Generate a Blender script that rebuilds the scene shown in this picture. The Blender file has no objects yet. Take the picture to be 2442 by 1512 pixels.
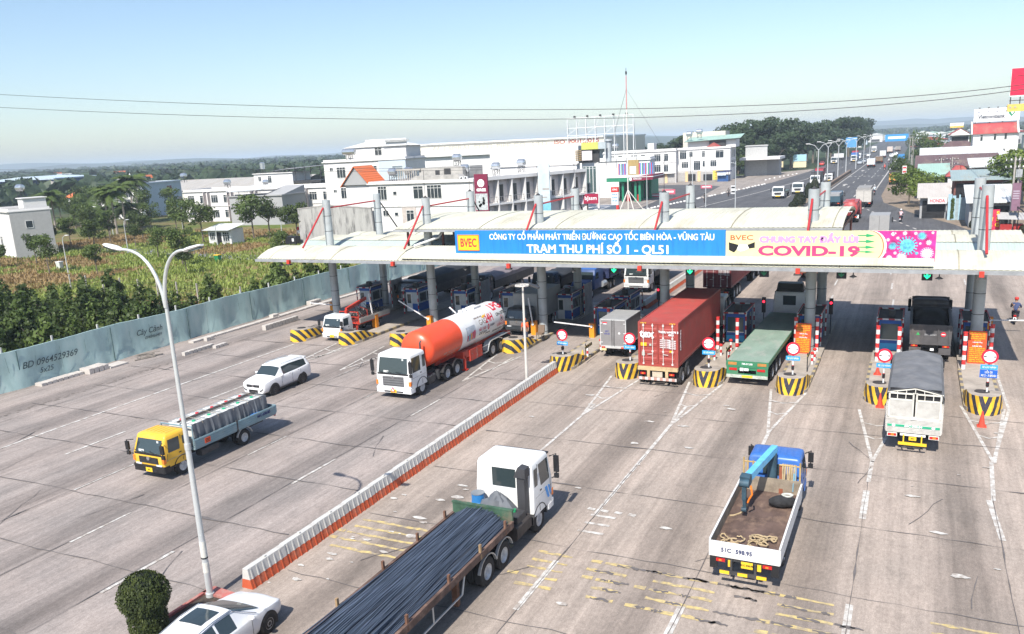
import bpy,bmesh,math,random
from mathutils import Vector,Matrix
random.seed(7)
SC = bpy.context.scene
COL = SC.collection
PI = math.pi
# camera
CAMZ = 14.0
cam = bpy.data.objects.new('camera',bpy.data.cameras.new('camera'))
COL.objects.link(cam)
pitch,roll,yaw = 0.2374955,-0.0520591,-0.4611842
fw = Vector((math.sin(yaw)*math.cos(pitch),math.cos(yaw)*math.cos(pitch),-math.sin(pitch)))
rr = Vector((math.cos(yaw),-math.sin(yaw),0)); uu = rr.cross(fw)
cr,sr = math.cos(roll),math.sin(roll)
r2 = rr*cr + uu*sr; u2 = uu*cr - rr*sr
mw = Matrix((r2,u2,-fw)).transposed().to_4x4(); mw.translation = (0,0,CAMZ)
cam.matrix_world = mw
cam.data.sensor_width = 36.0
cam.data.lens = 1958.26/2442*36.0
cam.data.shift_y = 66.95/2442
cam.data.clip_start = 0.3; cam.data.clip_end = 20000
SC.camera = cam
# sky and sun
SUN = Vector((0.055,-0.88,1.0)).normalized()
world = bpy.data.worlds.new('World'); SC.world = world; world.use_nodes = True
wn,wl = world.node_tree.nodes,world.node_tree.links
bgn = wn['Background']; bgn.inputs['Strength'].default_value = 0.11
skyn = wn.new('ShaderNodeTexSky'); skyn.sky_type = 'NISHITA'; skyn.sun_disc = False
skyn.sun_elevation = math.asin(SUN.z); skyn.sun_rotation = math.atan2(SUN.x,SUN.y)
skyn.air_density = 1.0; skyn.dust_density = .9; skyn.ozone_density = 2.6; skyn.altitude = 20
wl.new(skyn.outputs[0],bgn.inputs[0])
sun = bpy.data.objects.new('sun',bpy.data.lights.new('sun','SUN')); COL.objects.link(sun)
sun.data.energy = 4.2; sun.data.angle = math.radians(0.5); sun.data.color = (1.0,0.955,0.88)
sun.rotation_euler = (-SUN).to_track_quat('-Z','Y').to_euler(); sun.location = (0,0,60)
SC.view_settings.view_transform = 'Standard'; SC.view_settings.look = 'None'
SC.view_settings.exposure = 0.66; SC.view_settings.gamma = 1.0
SC.cycles.max_bounces = 5; SC.cycles.diffuse_bounces = 1; SC.cycles.glossy_bounces = 2
SC.cycles.transmission_bounces = 2; SC.cycles.transparent_max_bounces = 6; SC.cycles.volume_bounces = 0
# materials
MATS = {}
def M(name,col,rough=.6,metal=0.,var=.12,scale=2.0,bump=0.,stretch=None,spec=.4,dirt=None,dscale=1.2,damt=.5,emit=0,dpos=.5):
 if name in MATS: return MATS[name]
 m = bpy.data.materials.new(name); m.use_nodes = True; MATS[name] = m
 nt = m.node_tree; N,L = nt.nodes,nt.links
 b = N['Principled BSDF']; b.inputs['Roughness'].default_value = rough; b.inputs['Metallic'].default_value = metal
 b.inputs['Specular IOR Level'].default_value = spec
 c = Vector(col)
 if var > 0 or dirt:
  tc = N.new('ShaderNodeTexCoord'); src = tc.outputs['Object']
  if stretch:
   mp = N.new('ShaderNodeMapping'); mp.inputs['Scale'].default_value = stretch
   L.new(src,mp.inputs[0]); src = mp.outputs[0]
  nz = N.new('ShaderNodeTexNoise'); nz.inputs['Scale'].default_value = scale; nz.inputs['Detail'].default_value = 5; nz.inputs['Roughness'].default_value = .6
  L.new(src,nz.inputs['Vector'])
  rp = N.new('ShaderNodeValToRGB'); rp.color_ramp.elements[0].position = .3; rp.color_ramp.elements[1].position = .7
  rp.color_ramp.elements[0].color = (*(c*(1-var)),1); rp.color_ramp.elements[1].color = (*[min(1,x) for x in c*(1+var)],1)
  L.new(nz.outputs['Fac'],rp.inputs[0]); out = rp.outputs[0]
  if dirt:
   n2 = N.new('ShaderNodeTexNoise'); n2.inputs['Scale'].default_value = dscale; n2.inputs['Detail'].default_value = 8; n2.inputs['Roughness'].default_value = .7
   L.new(src,n2.inputs['Vector'])
   r3 = N.new('ShaderNodeValToRGB'); r3.color_ramp.elements[0].position = dpos; r3.color_ramp.elements[1].position = dpos+.2
   r3.color_ramp.elements[0].color = (0,0,0,1); r3.color_ramp.elements[1].color = (damt,damt,damt,1)
   L.new(n2.outputs['Fac'],r3.inputs[0])
   mx = N.new('ShaderNodeMix'); mx.data_type = 'RGBA'
   L.new(r3.outputs[0],mx.inputs['Factor']); L.new(out,mx.inputs['A']); mx.inputs['B'].default_value = (*dirt,1)
   out = mx.outputs['Result']
  L.new(out,b.inputs['Base Color'])
  if bump:
   bp = N.new('ShaderNodeBump'); bp.inputs['Strength'].default_value = bump; bp.inputs['Distance'].default_value = .03
   L.new(nz.outputs['Fac'],bp.inputs['Height']); L.new(bp.outputs[0],b.inputs['Normal'])
 else:
  b.inputs['Base Color'].default_value = (*col,1)
 if emit:
  b.inputs['Emission Color'].default_value = (*col,1); b.inputs['Emission Strength'].default_value = emit
 return m
def mathn(N,L,op,a,b=None,c=None):
 n = N.new('ShaderNodeMath'); n.operation = op
 for i,v in enumerate((a,b,c)):
  if v is None: continue
  if isinstance(v,(int,float)): n.inputs[i].default_value = v
  else: L.new(v,n.inputs[i])
 return n.outputs[0]
def M_stripe(name,ca,cb,kx,ky,kz,period,rough=.6,absx=False,duty=.5):
 if name in MATS: return MATS[name]
 m = bpy.data.materials.new(name); m.use_nodes = True; MATS[name] = m
 N,L = m.node_tree.nodes,m.node_tree.links; b = N['Principled BSDF']; b.inputs['Roughness'].default_value = rough
 tc = N.new('ShaderNodeTexCoord'); sp = N.new('ShaderNodeSeparateXYZ'); L.new(tc.outputs['Object'],sp.inputs[0])
 x = mathn(N,L,'ABSOLUTE',sp.outputs[0]) if absx else sp.outputs[0]
 s = mathn(N,L,'MULTIPLY',x,kx); s = mathn(N,L,'MULTIPLY_ADD',sp.outputs[1],ky,s); s = mathn(N,L,'MULTIPLY_ADD',sp.outputs[2],kz,s)
 s = mathn(N,L,'DIVIDE',s,period); s = mathn(N,L,'ADD',s,50.0); s = mathn(N,L,'FRACT',s)
 f = mathn(N,L,'GREATER_THAN',s,duty)
 nz = N.new('ShaderNodeTexNoise'); nz.inputs['Scale'].default_value = 7; nz.inputs['Detail'].default_value = 6; L.new(tc.outputs['Object'],nz.inputs['Vector'])
 mx = N.new('ShaderNodeMix'); mx.data_type = 'RGBA'; mx.inputs['A'].default_value = (*ca,1); mx.inputs['B'].default_value = (*cb,1); L.new(f,mx.inputs['Factor'])
 m2 = N.new('ShaderNodeMix'); m2.data_type = 'RGBA'; m2.inputs['B'].default_value = (.16,.14,.12,1); L.new(mx.outputs['Result'],m2.inputs['A'])
 r = N.new('ShaderNodeValToRGB'); r.color_ramp.elements[0].position = .5; r.color_ramp.elements[1].position = .75
 r.color_ramp.elements[1].color = (.45,.45,.45,1); L.new(nz.outputs['Fac'],r.inputs[0]); L.new(r.outputs[0],m2.inputs['Factor'])
 L.new(m2.outputs['Result'],b.inputs['Base Color'])
 return m
def M_glass(name,col=(.02,.03,.035),rough=.08):
 if name in MATS: return MATS[name]
 m = M(name,col,rough=rough,var=0,spec=.8); return m
# mesh building
class MB:
 def __init__(s): s.v = []; s.f = []; s.mi = []; s.T = None
 def add(s,vs,fs,mi=0):
  o = len(s.v)
  if s.T is not None: vs = [tuple(s.T @ Vector(v)) for v in vs]
  s.v += [tuple(v) for v in vs]; s.f += [tuple(i+o for i in f) for f in fs]; s.mi += [mi]*len(fs)
 def box(s,x0,x1,y0,y1,z0,z1,mi=0):
  s.add([(x0,y0,z0),(x1,y0,z0),(x1,y1,z0),(x0,y1,z0),(x0,y0,z1),(x1,y0,z1),(x1,y1,z1),(x0,y1,z1)],
   [(3,2,1,0),(4,5,6,7),(0,1,5,4),(1,2,6,5),(2,3,7,6),(3,0,4,7)],mi)
 def beam(s,p,q,w,h=None,mi=0,up=(0,0,1)):
  p,q = Vector(p),Vector(q); h = h or w; d = (q-p).normalized(); u = Vector(up)
  if abs(d.dot(u)) > .98: u = Vector((0,1,0))
  a = d.cross(u).normalized(); u = a.cross(d)
  vs = []
  for b in (p,q):
   for sx,sy in ((-1,-1),(1,-1),(1,1),(-1,1)): vs.append(b + a*sx*w/2 + u*sy*h/2)
  s.add(vs,[(0,1,2,3),(7,6,5,4),(0,4,5,1),(1,5,6,2),(2,6,7,3),(3,7,4,0)],mi)
 def cyl(s,p,q,r0,r1=None,n=12,mi=0,caps=True):
  p,q = Vector(p),Vector(q); r1 = r0 if r1 is None else r1
  d = (q-p).normalized(); a = d.orthogonal().normalized(); b = d.cross(a); vs = []
  for c,r in ((p,r0),(q,r1)):
   for i in range(n):
    t = 2*PI*i/n; vs.append(c + (a*math.cos(t) + b*math.sin(t))*r)
  fs = [(i,(i+1)%n,n+(i+1)%n,n+i) for i in range(n)]
  if caps: fs += [tuple(range(n-1,-1,-1)),tuple(range(n,2*n))]
  s.add(vs,fs,mi)
 def tube(s,pts,r,n=6,mi=0):
  pts = [Vector(p) for p in pts]; k = len(pts); vs = []; rad = r if isinstance(r,(list,tuple)) else [r]*k
  pa = None
  for i,p in enumerate(pts):
   d = (pts[min(i+1,k-1)] - pts[max(i-1,0)]).normalized()
   a = d.orthogonal().normalized() if pa is None else (pa - d*pa.dot(d)).normalized()
   pa = a; b = d.cross(a)
   for j in range(n):
    t = 2*PI*j/n; vs.append(p + (a*math.cos(t) + b*math.sin(t))*rad[i])
  fs = [(i*n+j,i*n+(j+1)%n,(i+1)*n+(j+1)%n,(i+1)*n+j) for i in range(k-1) for j in range(n)]
  fs += [tuple(range(n-1,-1,-1)),tuple(range((k-1)*n,k*n))]
  s.add(vs,fs,mi)
 def prism(s,poly,axis,a0,a1,mi=0):
  n = len(poly)
  def P(q,a): return {'x': (a,q[0],q[1]),'y': (q[0],a,q[1]),'z': (q[0],q[1],a)}[axis]
  vs = [P(q,a0) for q in poly] + [P(q,a1) for q in poly]
  fs = [tuple(range(n-1,-1,-1)),tuple(range(n,2*n))] + [(i,(i+1)%n,n+(i+1)%n,n+i) for i in range(n)]
  s.add(vs,fs,mi)
 def loft(s,rings,mi=0,cap0=True,cap1=True,closed=True):
  n = len(rings[0]); vs = [p for r in rings for p in r]; fs = []
  for i in range(len(rings)-1):
   for j in range(n if closed else n-1):
    fs.append((i*n+j,i*n+(j+1)%n,(i+1)*n+(j+1)%n,(i+1)*n+j))
  if cap0: fs.append(tuple(range(n-1,-1,-1)))
  if cap1: fs.append(tuple(range((len(rings)-1)*n,len(rings)*n)))
  s.add(vs,fs,mi)
 def lathe(s,prof,n=20,mi=0,c=(0,0,0),axis='z',caps=True):
  rings = []
  for r,h in prof:
   ring = []
   for i in range(n):
    t = 2*PI*i/n
    q = (r*math.cos(t),r*math.sin(t),h) if axis == 'z' else (r*math.cos(t),h,r*math.sin(t)) if axis == 'y' else (h,r*math.cos(t),r*math.sin(t))
    ring.append((q[0]+c[0],q[1]+c[1],q[2]+c[2]))
   rings.append(ring)
  s.loft(rings,mi,caps,caps)
 def quad(s,a,b,c,d,mi=0): s.add([a,b,c,d],[(0,1,2,3)],mi)
 def strip(s,pts,w,z,mi=0):
  k = len(pts); L_,R_ = [],[]
  for i,p in enumerate(pts):
   a,b = pts[max(i-1,0)],pts[min(i+1,k-1)]; dx,dy = b[0]-a[0],b[1]-a[1]; l = math.hypot(dx,dy) or 1
   ww = (w[i] if isinstance(w,list) else w)/2
   L_.append((p[0]-dy/l*ww,p[1]+dx/l*ww,z)); R_.append((p[0]+dy/l*ww,p[1]-dx/l*ww,z))
  s.add(L_+R_,[(i,k+i,k+i+1,i+1) for i in range(k-1)],mi)
 def mesh(s,name,mats,smooth=35):
  me = bpy.data.meshes.new(name); me.from_pydata([tuple(v) for v in s.v],[],s.f)
  for m in (mats if isinstance(mats,(list,tuple)) else [mats]): me.materials.append(m)
  if any(s.mi): me.polygons.foreach_set('material_index',s.mi)
  if smooth:
   bm = bmesh.new(); bm.from_mesh(me)
   bmesh.ops.recalc_face_normals(bm,faces=bm.faces)
   ang = math.radians(smooth)
   for f in bm.faces: f.smooth = True
   for e in bm.edges:
    e.smooth = len(e.link_faces) == 2 and e.calc_face_angle(9) < ang
   bm.to_mesh(me); bm.free()
  me.update(); return me
 def build(s,name,mats,parent=None,smooth=35,loc=None):
  o = bpy.data.objects.new(name,s.mesh(name,mats,smooth)); COL.objects.link(o)
  if parent: o.parent = parent
  if loc: o.location = loc
  return o
def tag(o,label=None,cat=None,group=None,kind=None):
 if label: o['label'] = label
 if cat: o['category'] = cat
 if group: o['group'] = group
 if kind: o['kind'] = kind
 return o
def thing(name,label,cat,loc=(0,0,0),rz=0.,group=None):
 o = bpy.data.objects.new(name,None); COL.objects.link(o); o.empty_display_size = .3
 o.location = loc; o.rotation_euler = (0,0,rz); return tag(o,label,cat,group)
KIDS = {}
def dup(root,loc,rz=None,label=None,group=None,scale=None):
 r = root.copy(); COL.objects.link(r); r.location = loc
 if rz is not None: r.rotation_euler = (0,0,rz)
 if scale: r.scale = scale if not isinstance(scale,(int,float)) else (scale,)*3
 if label: r['label'] = label
 if group: r['group'] = group
 for ch in root.children:
  c = ch.copy(); COL.objects.link(c); c.parent = r
  for g in ch.children:
   d = g.copy(); COL.objects.link(d); d.parent = c
 return r
def part(name,mb,mat,parent,label=None,smooth=35):
 o = mb.build(name,mat,parent,smooth)
 if label: o['label'] = label
 return o
def text(s,size,mat,parent,loc,rot=(PI/2,0,0),name='lettering',bold=0.,ext=.004,align='CENTER',sx=1.,shear=0.,spacing=1.0):
 cu = bpy.data.curves.new('txt','FONT'); cu.body = s; cu.size = size; cu.align_x = align; cu.align_y = 'CENTER'
 multi = bold > 0 and any(ord(c) > 127 for c in s)
 cu.offset = 0 if multi else bold; cu.extrude = 0 if multi else ext; cu.shear = shear; cu.resolution_u = 3; cu.space_character = spacing
 t = bpy.data.objects.new('txt',cu); COL.objects.link(t)
 me = bpy.data.meshes.new_from_object(t.evaluated_get(bpy.context.evaluated_depsgraph_get())); me.name = name
 bpy.data.objects.remove(t); bpy.data.curves.remove(cu)
 if multi:
  bm = bmesh.new(); bm.from_mesh(me); g0 = list(bm.verts)+list(bm.edges)+list(bm.faces)
  for i,(dx,dy) in enumerate(((1,0),(-1,0),(0,1),(0,-1),(.7,.7),(-.7,.7),(.7,-.7),(-.7,-.7))):
   r = bmesh.ops.duplicate(bm,geom=g0)
   for v in r['geom']:
    if isinstance(v,bmesh.types.BMVert): v.co.x += dx*bold*1.2; v.co.y += dy*bold; v.co.z += .0015*(i+1)
  bm.to_mesh(me); bm.free()
 for v in me.vertices: v.co.x *= sx
 me.materials.clear(); me.materials.append(mat)
 o = bpy.data.objects.new(name,me); COL.objects.link(o); o.location = loc; o.rotation_euler = rot
 if parent: o.parent = parent
 return o
# shared materials
white = M('white_paint',(.78,.78,.77),.45,var=.05,dirt=(.35,.31,.27),damt=.35)
black = M('black_plastic',(.018,.018,.02),.5,var=.2)
dark = M('dark_steel',(.045,.045,.048),.55,var=.3,scale=4,dirt=(.16,.13,.1),damt=.4)
tyre_m = M('tyre_rubber',(.028,.027,.027),.85,var=.3,scale=6)
rim_m = M('rim_steel',(.50,.50,.50),.5,.1,var=.25,scale=5)
glass = M_glass('vehicle_glass',(.035,.05,.055),.06)
house_glass = M_glass('window_glass',(.03,.04,.05),.12)
red_m = M('red_paint',(.62,.035,.03),.5,var=.12)
yellow_m = M('yellow_plate',(.85,.52,.03),.5,var=.08)
orange_lens = M('amber_lens',(.85,.22,.03),.25,var=0)
red_lens = M('red_lens',(.5,.02,.02),.25,var=0)
clear_lens = M('clear_lens',(.7,.72,.75),.15,var=0,spec=.9)
chrome = M('chrome',(.6,.6,.62),.2,.9,var=0)
steel = M('galvanised_steel',(.5,.52,.53),.4,.5,var=.12)
concrete = M('concrete',(.42,.39,.35),.85,var=.2,scale=3,bump=.3)
rust = M('rusty_steel',(.16,.08,.05),.8,var=.35,scale=5,dirt=(.3,.2,.14))
wood_m = M('old_timber',(.33,.22,.12),.8,var=.3,scale=4,stretch=(1,6,1))
blue_sign = M('blue_sign_paint',(.03,.25,.72),.45,var=.05)
dark_blue = M('ink_blue',(.02,.03,.12),.6,var=0)
black_ink = M('black_ink',(.01,.01,.012),.6,var=0)
white_ink = M('white_ink',(.85,.85,.85),.5,var=0)
red_ink = M('red_ink',(.75,.03,.05),.5,var=0)
# ground, roads, markings
def struct(name,mb,m,smooth=None):
 o = mb.build(name,m,None,smooth); o['kind'] = 'structure'; return o
def M_ground():
 m = bpy.data.materials.new('ground_mix'); m.use_nodes = True; N,L = m.node_tree.nodes,m.node_tree.links
 b = N['Principled BSDF']; b.inputs['Roughness'].default_value = .95; b.inputs['Specular IOR Level'].default_value = .1
 tc = N.new('ShaderNodeTexCoord')
 def noise(sc,det=6,rough=.6):
  n = N.new('ShaderNodeTexNoise'); n.inputs['Scale'].default_value = sc; n.inputs['Detail'].default_value = det; n.inputs['Roughness'].default_value = rough
  L.new(tc.outputs['Object'],n.inputs['Vector']); return n.outputs['Fac']
 def ramp(f,a,b_,ca,cb):
  r = N.new('ShaderNodeValToRGB'); r.color_ramp.elements[0].position = a; r.color_ramp.elements[1].position = b_
  r.color_ramp.elements[0].color = (*ca,1); r.color_ramp.elements[1].color = (*cb,1); L.new(f,r.inputs[0]); return r.outputs[0]
 def mix(f,a,b_):
  x = N.new('ShaderNodeMix'); x.data_type = 'RGBA'; L.new(f,x.inputs['Factor']); L.new(a,x.inputs['A']); L.new(b_,x.inputs['B']); return x.outputs['Result']
 g = ramp(noise(.9),.3,.7,(.075,.11,.02),(.19,.23,.05))
 d = ramp(noise(1.3),.3,.7,(.19,.12,.06),(.34,.25,.13))
 c = mix(ramp(noise(.06,5),.44,.58,(0,0,0),(1,1,1)),g,d)
 far = ramp(noise(.02,8),.35,.65,(.02,.035,.018),(.06,.085,.04))
 ge = N.new('ShaderNodeSeparateXYZ'); L.new(tc.outputs['Object'],ge.inputs[0])
 ln = N.new('ShaderNodeVectorMath'); ln.operation = 'LENGTH'; L.new(tc.outputs['Object'],ln.inputs[0])
 mr = N.new('ShaderNodeMapRange'); mr.inputs['From Min'].default_value = 150; mr.inputs['From Max'].default_value = 320; L.new(ln.outputs['Value'],mr.inputs[0])
 c = mix(mr.outputs[0],c,far)
 L.new(c,b.inputs['Base Color']); return m
g_ = MB(); g_.quad((-9000,-400,0),(6000,-400,0),(6000,12000,0),(-9000,12000,0)); struct('ground',g_,M_ground())
def M_road(name,ca,cb,tr,oil=.45,shade=.8,off=0.):
 m = bpy.data.materials.new(name); m.use_nodes = True; N,L = m.node_tree.nodes,m.node_tree.links
 b = N['Principled BSDF']; b.inputs['Roughness'].default_value = .85; b.inputs['Specular IOR Level'].default_value = .25
 tc = N.new('ShaderNodeTexCoord')
 def noise(sc,stretch,det=6,rough=.6):
  mp = N.new('ShaderNodeMapping'); mp.inputs['Scale'].default_value = stretch; L.new(tc.outputs['Object'],mp.inputs[0])
  n = N.new('ShaderNodeTexNoise'); n.inputs['Scale'].default_value = sc; n.inputs['Detail'].default_value = det; n.inputs['Roughness'].default_value = rough
  L.new(mp.outputs[0],n.inputs['Vector']); return n.outputs['Fac']
 def rng(f,a,b_,lo,hi):
  r = N.new('ShaderNodeMapRange'); r.inputs['From Min'].default_value = a; r.inputs['From Max'].default_value = b_
  r.inputs['To Min'].default_value = lo; r.inputs['To Max'].default_value = hi; L.new(f,r.inputs[0]); return r.outputs[0]
 mx = N.new('ShaderNodeMix'); mx.data_type = 'RGBA'; mx.inputs['A'].default_value = (*ca,1); mx.inputs['B'].default_value = (*cb,1)
 L.new(rng(noise(.35,(1,.5,1)),.35,.65,0,1),mx.inputs['Factor'])
 sp = N.new('ShaderNodeSeparateXYZ'); L.new(tc.outputs['Object'],sp.inputs[0])
 ph = mathn(N,L,'MULTIPLY_ADD',sp.outputs[0],2*PI/4.68,off)
 ph = mathn(N,L,'ADD',ph,mathn(N,L,'MULTIPLY',noise(.3,(.3,.12,1),2),1.6))
 band = mathn(N,L,'COSINE',ph)
 band = rng(band,0.0,1.0,0,1)
 band = mathn(N,L,'MULTIPLY',band,rng(noise(.25,(1,.16,1),4),.3,.68,.15,1))
 streak = rng(noise(3.0,(1,.035,1),8,.7),.32,.68,.78,1.16)
 fine = rng(noise(9,(1,.6,1),8,.75),.3,.7,.80,1.18)
 grain = rng(noise(38,(1,.8,1),3,.8),.3,.7,.74,1.26)
 patch = rng(noise(1.3,(1,.5,1),8,.72),.5,.75,1.0,.74)
 k = mathn(N,L,'MULTIPLY',mathn(N,L,'MULTIPLY',streak,grain),fine); k = mathn(N,L,'MULTIPLY',k,patch)
 k = mathn(N,L,'MULTIPLY',k,rng(band,0,1,1,1-oil))
 cb_ = N.new('ShaderNodeMix'); cb_.data_type = 'RGBA'; cb_.blend_type = 'MULTIPLY'; cb_.inputs['Factor'].default_value = 1
 cc = N.new('ShaderNodeCombineColor')
 for i in range(3): L.new(k,cc.inputs[i])
 L.new(mx.outputs['Result'],cb_.inputs['A']); L.new(cc.outputs[0],cb_.inputs['B'])
 L.new(cb_.outputs['Result'],b.inputs['Base Color'])
 bp = N.new('ShaderNodeBump'); bp.inputs['Strength'].default_value = .25; bp.inputs['Distance'].default_value = .02; L.new(fine,bp.inputs['Height']); L.new(bp.outputs[0],b.inputs['Normal'])
 return m
road_warm = M_road('road_concrete_warm',(.42,.345,.292),(.345,.29,.248),0,.52,off=2.55)
road_grey = M_road('road_concrete_grey',(.385,.325,.292),(.285,.25,.23),0,.45,off=1.2)
road_dark = M_road('road_asphalt',(.12,.118,.122),(.095,.095,.1),0,.2,off=0)
fore_m = M_road('forecourt_concrete',(.36,.31,.27),(.28,.245,.22),0,.15)
verge_m = M('verge_dirt',(.26,.2,.15),.95,var=.3,scale=.8,dirt=(.12,.11,.06),dscale=.5,damt=.7)
def sheet(name,pts,z,m):
 b = MB(); b.add([(x,y,z) for x,y in pts],[tuple(range(len(pts)))]); return struct(name,b,m)
sheet('forecourt',[(-52,76),(-30,76),(-30,330),(-36,330),(-52,300),(-90,262),(-90,240),(-76,165),(-60,110)],.010,fore_m)
sheet('road_verge',[(12,60),(40,60),(40,130),(12,180),(2,240),(-4,330),(-9,330),(-9,100)],.012,verge_m)
sheet('left_carriageway',[(-52.9,-8),(-19.6,-8),(-19.6,112),(-53.3,112)],.016,road_grey)
sheet('right_carriageway',[(-19.6,-8),(22,-8),(22,70),(13.5,104),(12,112),(-19.6,112)],.020,road_warm)
sheet('highway',[(-53,100),(14.2,100),(9.4,115),(6.6,125.5),(4.9,133.4),(.3,147.6),(-5.5,172.4),(-6.6,190),(-7,1600),(-33,1600),(-34.5,310),(-37.5,250),(-41.3,217),(-47.9,175),(-50.5,150)],.026,road_dark)
sheet('service_road',[(-51,160),(-45.5,190),(-50,238),(-57,246),(-64,250),(-78,251),(-77,240),(-62,232),(-56,205)],.022,road_dark)
sheet('side_street',[(-130,97),(-90,90),(-62,88),(-62,91.5),(-90,94),(-130,102)],.006,M('street_grey',(.2,.2,.21),.9,var=.2))
# painted lines
paint = M('road_paint_white',(.62,.6,.56),.7,var=.15,scale=5,dirt=(.34,.29,.25),dscale=3.2,damt=1.0,dpos=.42)
ypaint = M('road_paint_yellow',(.60,.46,.19),.75,var=.2,scale=6,dirt=(.3,.25,.2),dscale=3.5,damt=1.0,dpos=.42)
crack_m = M('crack_tar',(.14,.125,.12),.85,var=.2,scale=5)
Z1,Z2 = .032,.036
pm = MB()
ZC = [0]
def zz():
 ZC[0] += 1; return Z1+.0008*(ZC[0] % 9)
def line(x,y0,y1,w=.15,x1=None): pm.strip([(x,y0),(x if x1 is None else x1,y1)],w,zz())
line(-42.15,6,20); line(-42.2,19.5,48.3,.16,-42.5)
for k in range(7): line(-24.05,16.2+9.7*k-9.7,19.3+9.7*k-9.7)
for k in range(5): line(-37.9,25.05+9.6*k-9.6,28.6+9.6*k-9.6)
for k in range(4): line(-33.2,22+9.6*k,25.2+9.6*k,.12)
for k in range(4): line(-28.6,18.4+9.6*k,21.2+9.6*k,.12)
line(-10.45,20.3,23.6,.2); line(-10.45,27.5,41.3,.16,-10.4); line(-5.75,19.0,22.3,.24); line(-5.72,34,38.9,.16)
line(-1.1,21.6,24.2,.22); line(-1.1,30.4,33.1,.24); line(-1.08,34.0,36.4,.16,-1.05)
line(3.35,30.2,33.6,.2,3.15); line(3.3,33.6,37.8,.16,3.5); line(-15.2,30.5,40.5,.14); line(-15.15,22.5,26,.16)
def chevron(cx,tip,y1,hw=.95):
 pm.strip([(cx,tip),(cx-hw,y1)],.14,zz()); pm.strip([(cx,tip),(cx+hw,y1)],.14,zz())
 for t in (.45,.72):
  yy = tip+(y1-tip)*t; w = hw*t
  pm.strip([(cx-w,yy),(cx,yy-.35),(cx+w,yy)],.12,zz())
for cx,tip,y1 in ((-15.2,38.5,46),(-10.4,38.3,46),(-5.75,38.6,45.8),(-1.05,36.3,43.5),(3.6,37.6,45.5)): chevron(cx,tip,y1)
for cx in (-24.6,-29.3,-34.0,-38.3): chevron(cx,42.4,49)
line(4.75,45.4,62,.14,4.6); line(3.6,38,45.4,.14,4.75)
for k in range(6): line(4.6-.1*k,68+7*k,71+7*k,.14); line(-1.2-.3*k,71+8*k,74+8*k,.14); line(-6-.3*k,72+8*k,75.2+8*k,.14)
for k in range(5): line(-25.5,80+8*k,83+8*k,.14); line(-30,78+8*k,81+8*k,.14)
# far markings
pm.strip([(-18.5,150),(-18.5,300),(-18.6,460)],.25,Z1); pm.strip([(-8.5,160),(-8.5,300),(-8.7,460)],.28,Z1)
pm.strip([(-39.9,164.8),(-34.4,209.5),(-29.6,262),(-30.2,330)],.28,Z1)
pm.strip([(.6,125),(3.6,114),(7.4,100)],.25,Z1)
for k in range(9): pm.strip([(-7.6+k*.93,158-k*3.7),(-7.2+k*.93,156.4-k*3.7)],.25,Z1)
for k in range(14):
 line(-11.8,170+18*k,176+18*k,.22); line(-15.2,165+18*k,171+18*k,.22); line(-25.5,190+18*k,196+18*k,.22)
for k in range(8): pm.box(-18.2+1.25*k,-17.6+1.25*k,268,269.6,Z1-.003,Z1)
for y in (225,300): pm.add([(-16.9,y,Z1),(-16.4,y,Z1),(-16.4,y+5,Z1),(-15.9,y+5,Z1),(-16.65,y+9,Z1),(-17.4,y+5,Z1),(-16.9,y+5,Z1)],[(0,1,2,3,4,5,6)])
for k in range(4): pm.strip([(-10.9+.55*k,27.9),(-10.6+.55*k,27.85)],.2,Z2)
for y in (26.0,26.7,27.4): pm.strip([(-10.6,y),(-9.6,y)],.16,Z2)
o = pm.build('lane_markings',paint,None,None); o['kind'] = 'structure'
# yellow rumble strips, five rows right across the carriageway, worn through under the wheels
ym = MB(); rnd = random.Random(3)
for r,y in enumerate((21.8,22.38,22.93,23.45,24.02)):
 for lane0 in (-18.75,-14.4,-11.2,-8.7,-6.9,-3.0,1.2):
  x = lane0 - .03*r; w = {-18.75: 3.0,-14.4: 2.2,-11.2: 1.3,-8.7: .9,-6.9: 2.0,-3.0: 1.6,1.2: 2.6}[lane0]
  pts = []; n = int(w/.25)
  for i in range(n+1): pts.append((x+w*i/n,y+rnd.uniform(-.03,.03)))
  ym.strip(pts,[rnd.uniform(.08,.2) for _ in pts],Z1)
  if rnd.random() < .6: ym.strip([(x-.5,y),(x-.12,y+.01)],[.16,.22],Z1)
ym.build('rumble_strips',ypaint,None,None)['kind'] = 'structure'
sm = MB()
for _ in range(70):
 y = rnd.choice((21.8,22.38,22.93,23.45,24.02)); x = rnd.uniform(-9.6,5.5); w = rnd.uniform(.25,.8)
 sm.strip([(x+w*i/6,y+rnd.uniform(-.06,.05)) for i in range(7)],[rnd.uniform(.03,.17) for _ in range(7)],Z2)
# slab joints and cracks
def wob(x0,y0,x1,y1,amp=.08,n=None,w=(.02,.07)):
 L_ = math.hypot(x1-x0,y1-y0); n = n or max(4,int(L_/.7)); pts = []
 ox = oy = 0
 for i in range(n+1):
  t = i/n; ox = ox*.6+rnd.uniform(-amp,amp); oy = oy*.6+rnd.uniform(-amp,amp)
  pts.append((x0+(x1-x0)*t+ox*.4,y0+(y1-y0)*t+oy))
 sm.strip(pts,[rnd.uniform(*w)*(3 if rnd.random() < .05 else 1) for _ in pts],.043+.0008*rnd.randrange(9))
for y in (15,19.7,24.7,29.65,34.7,39.6,43.5):
 wob(-19.0,y+rnd.uniform(-.1,.1),9.5,y,.07,w=(.004,.045))
for y in (9.5,13.5,17.6,21.95,26.4,30.6,34.8,39.2,43.6,48):
 wob(-52+rnd.uniform(0,4),y,-20.8,y+rnd.uniform(-.15,.15),.06,w=(.005,.07))
for x in (-10.42,-5.74,-1.1,3.3): wob(x,8,x,34,.04,w=(.008,.035))
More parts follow.
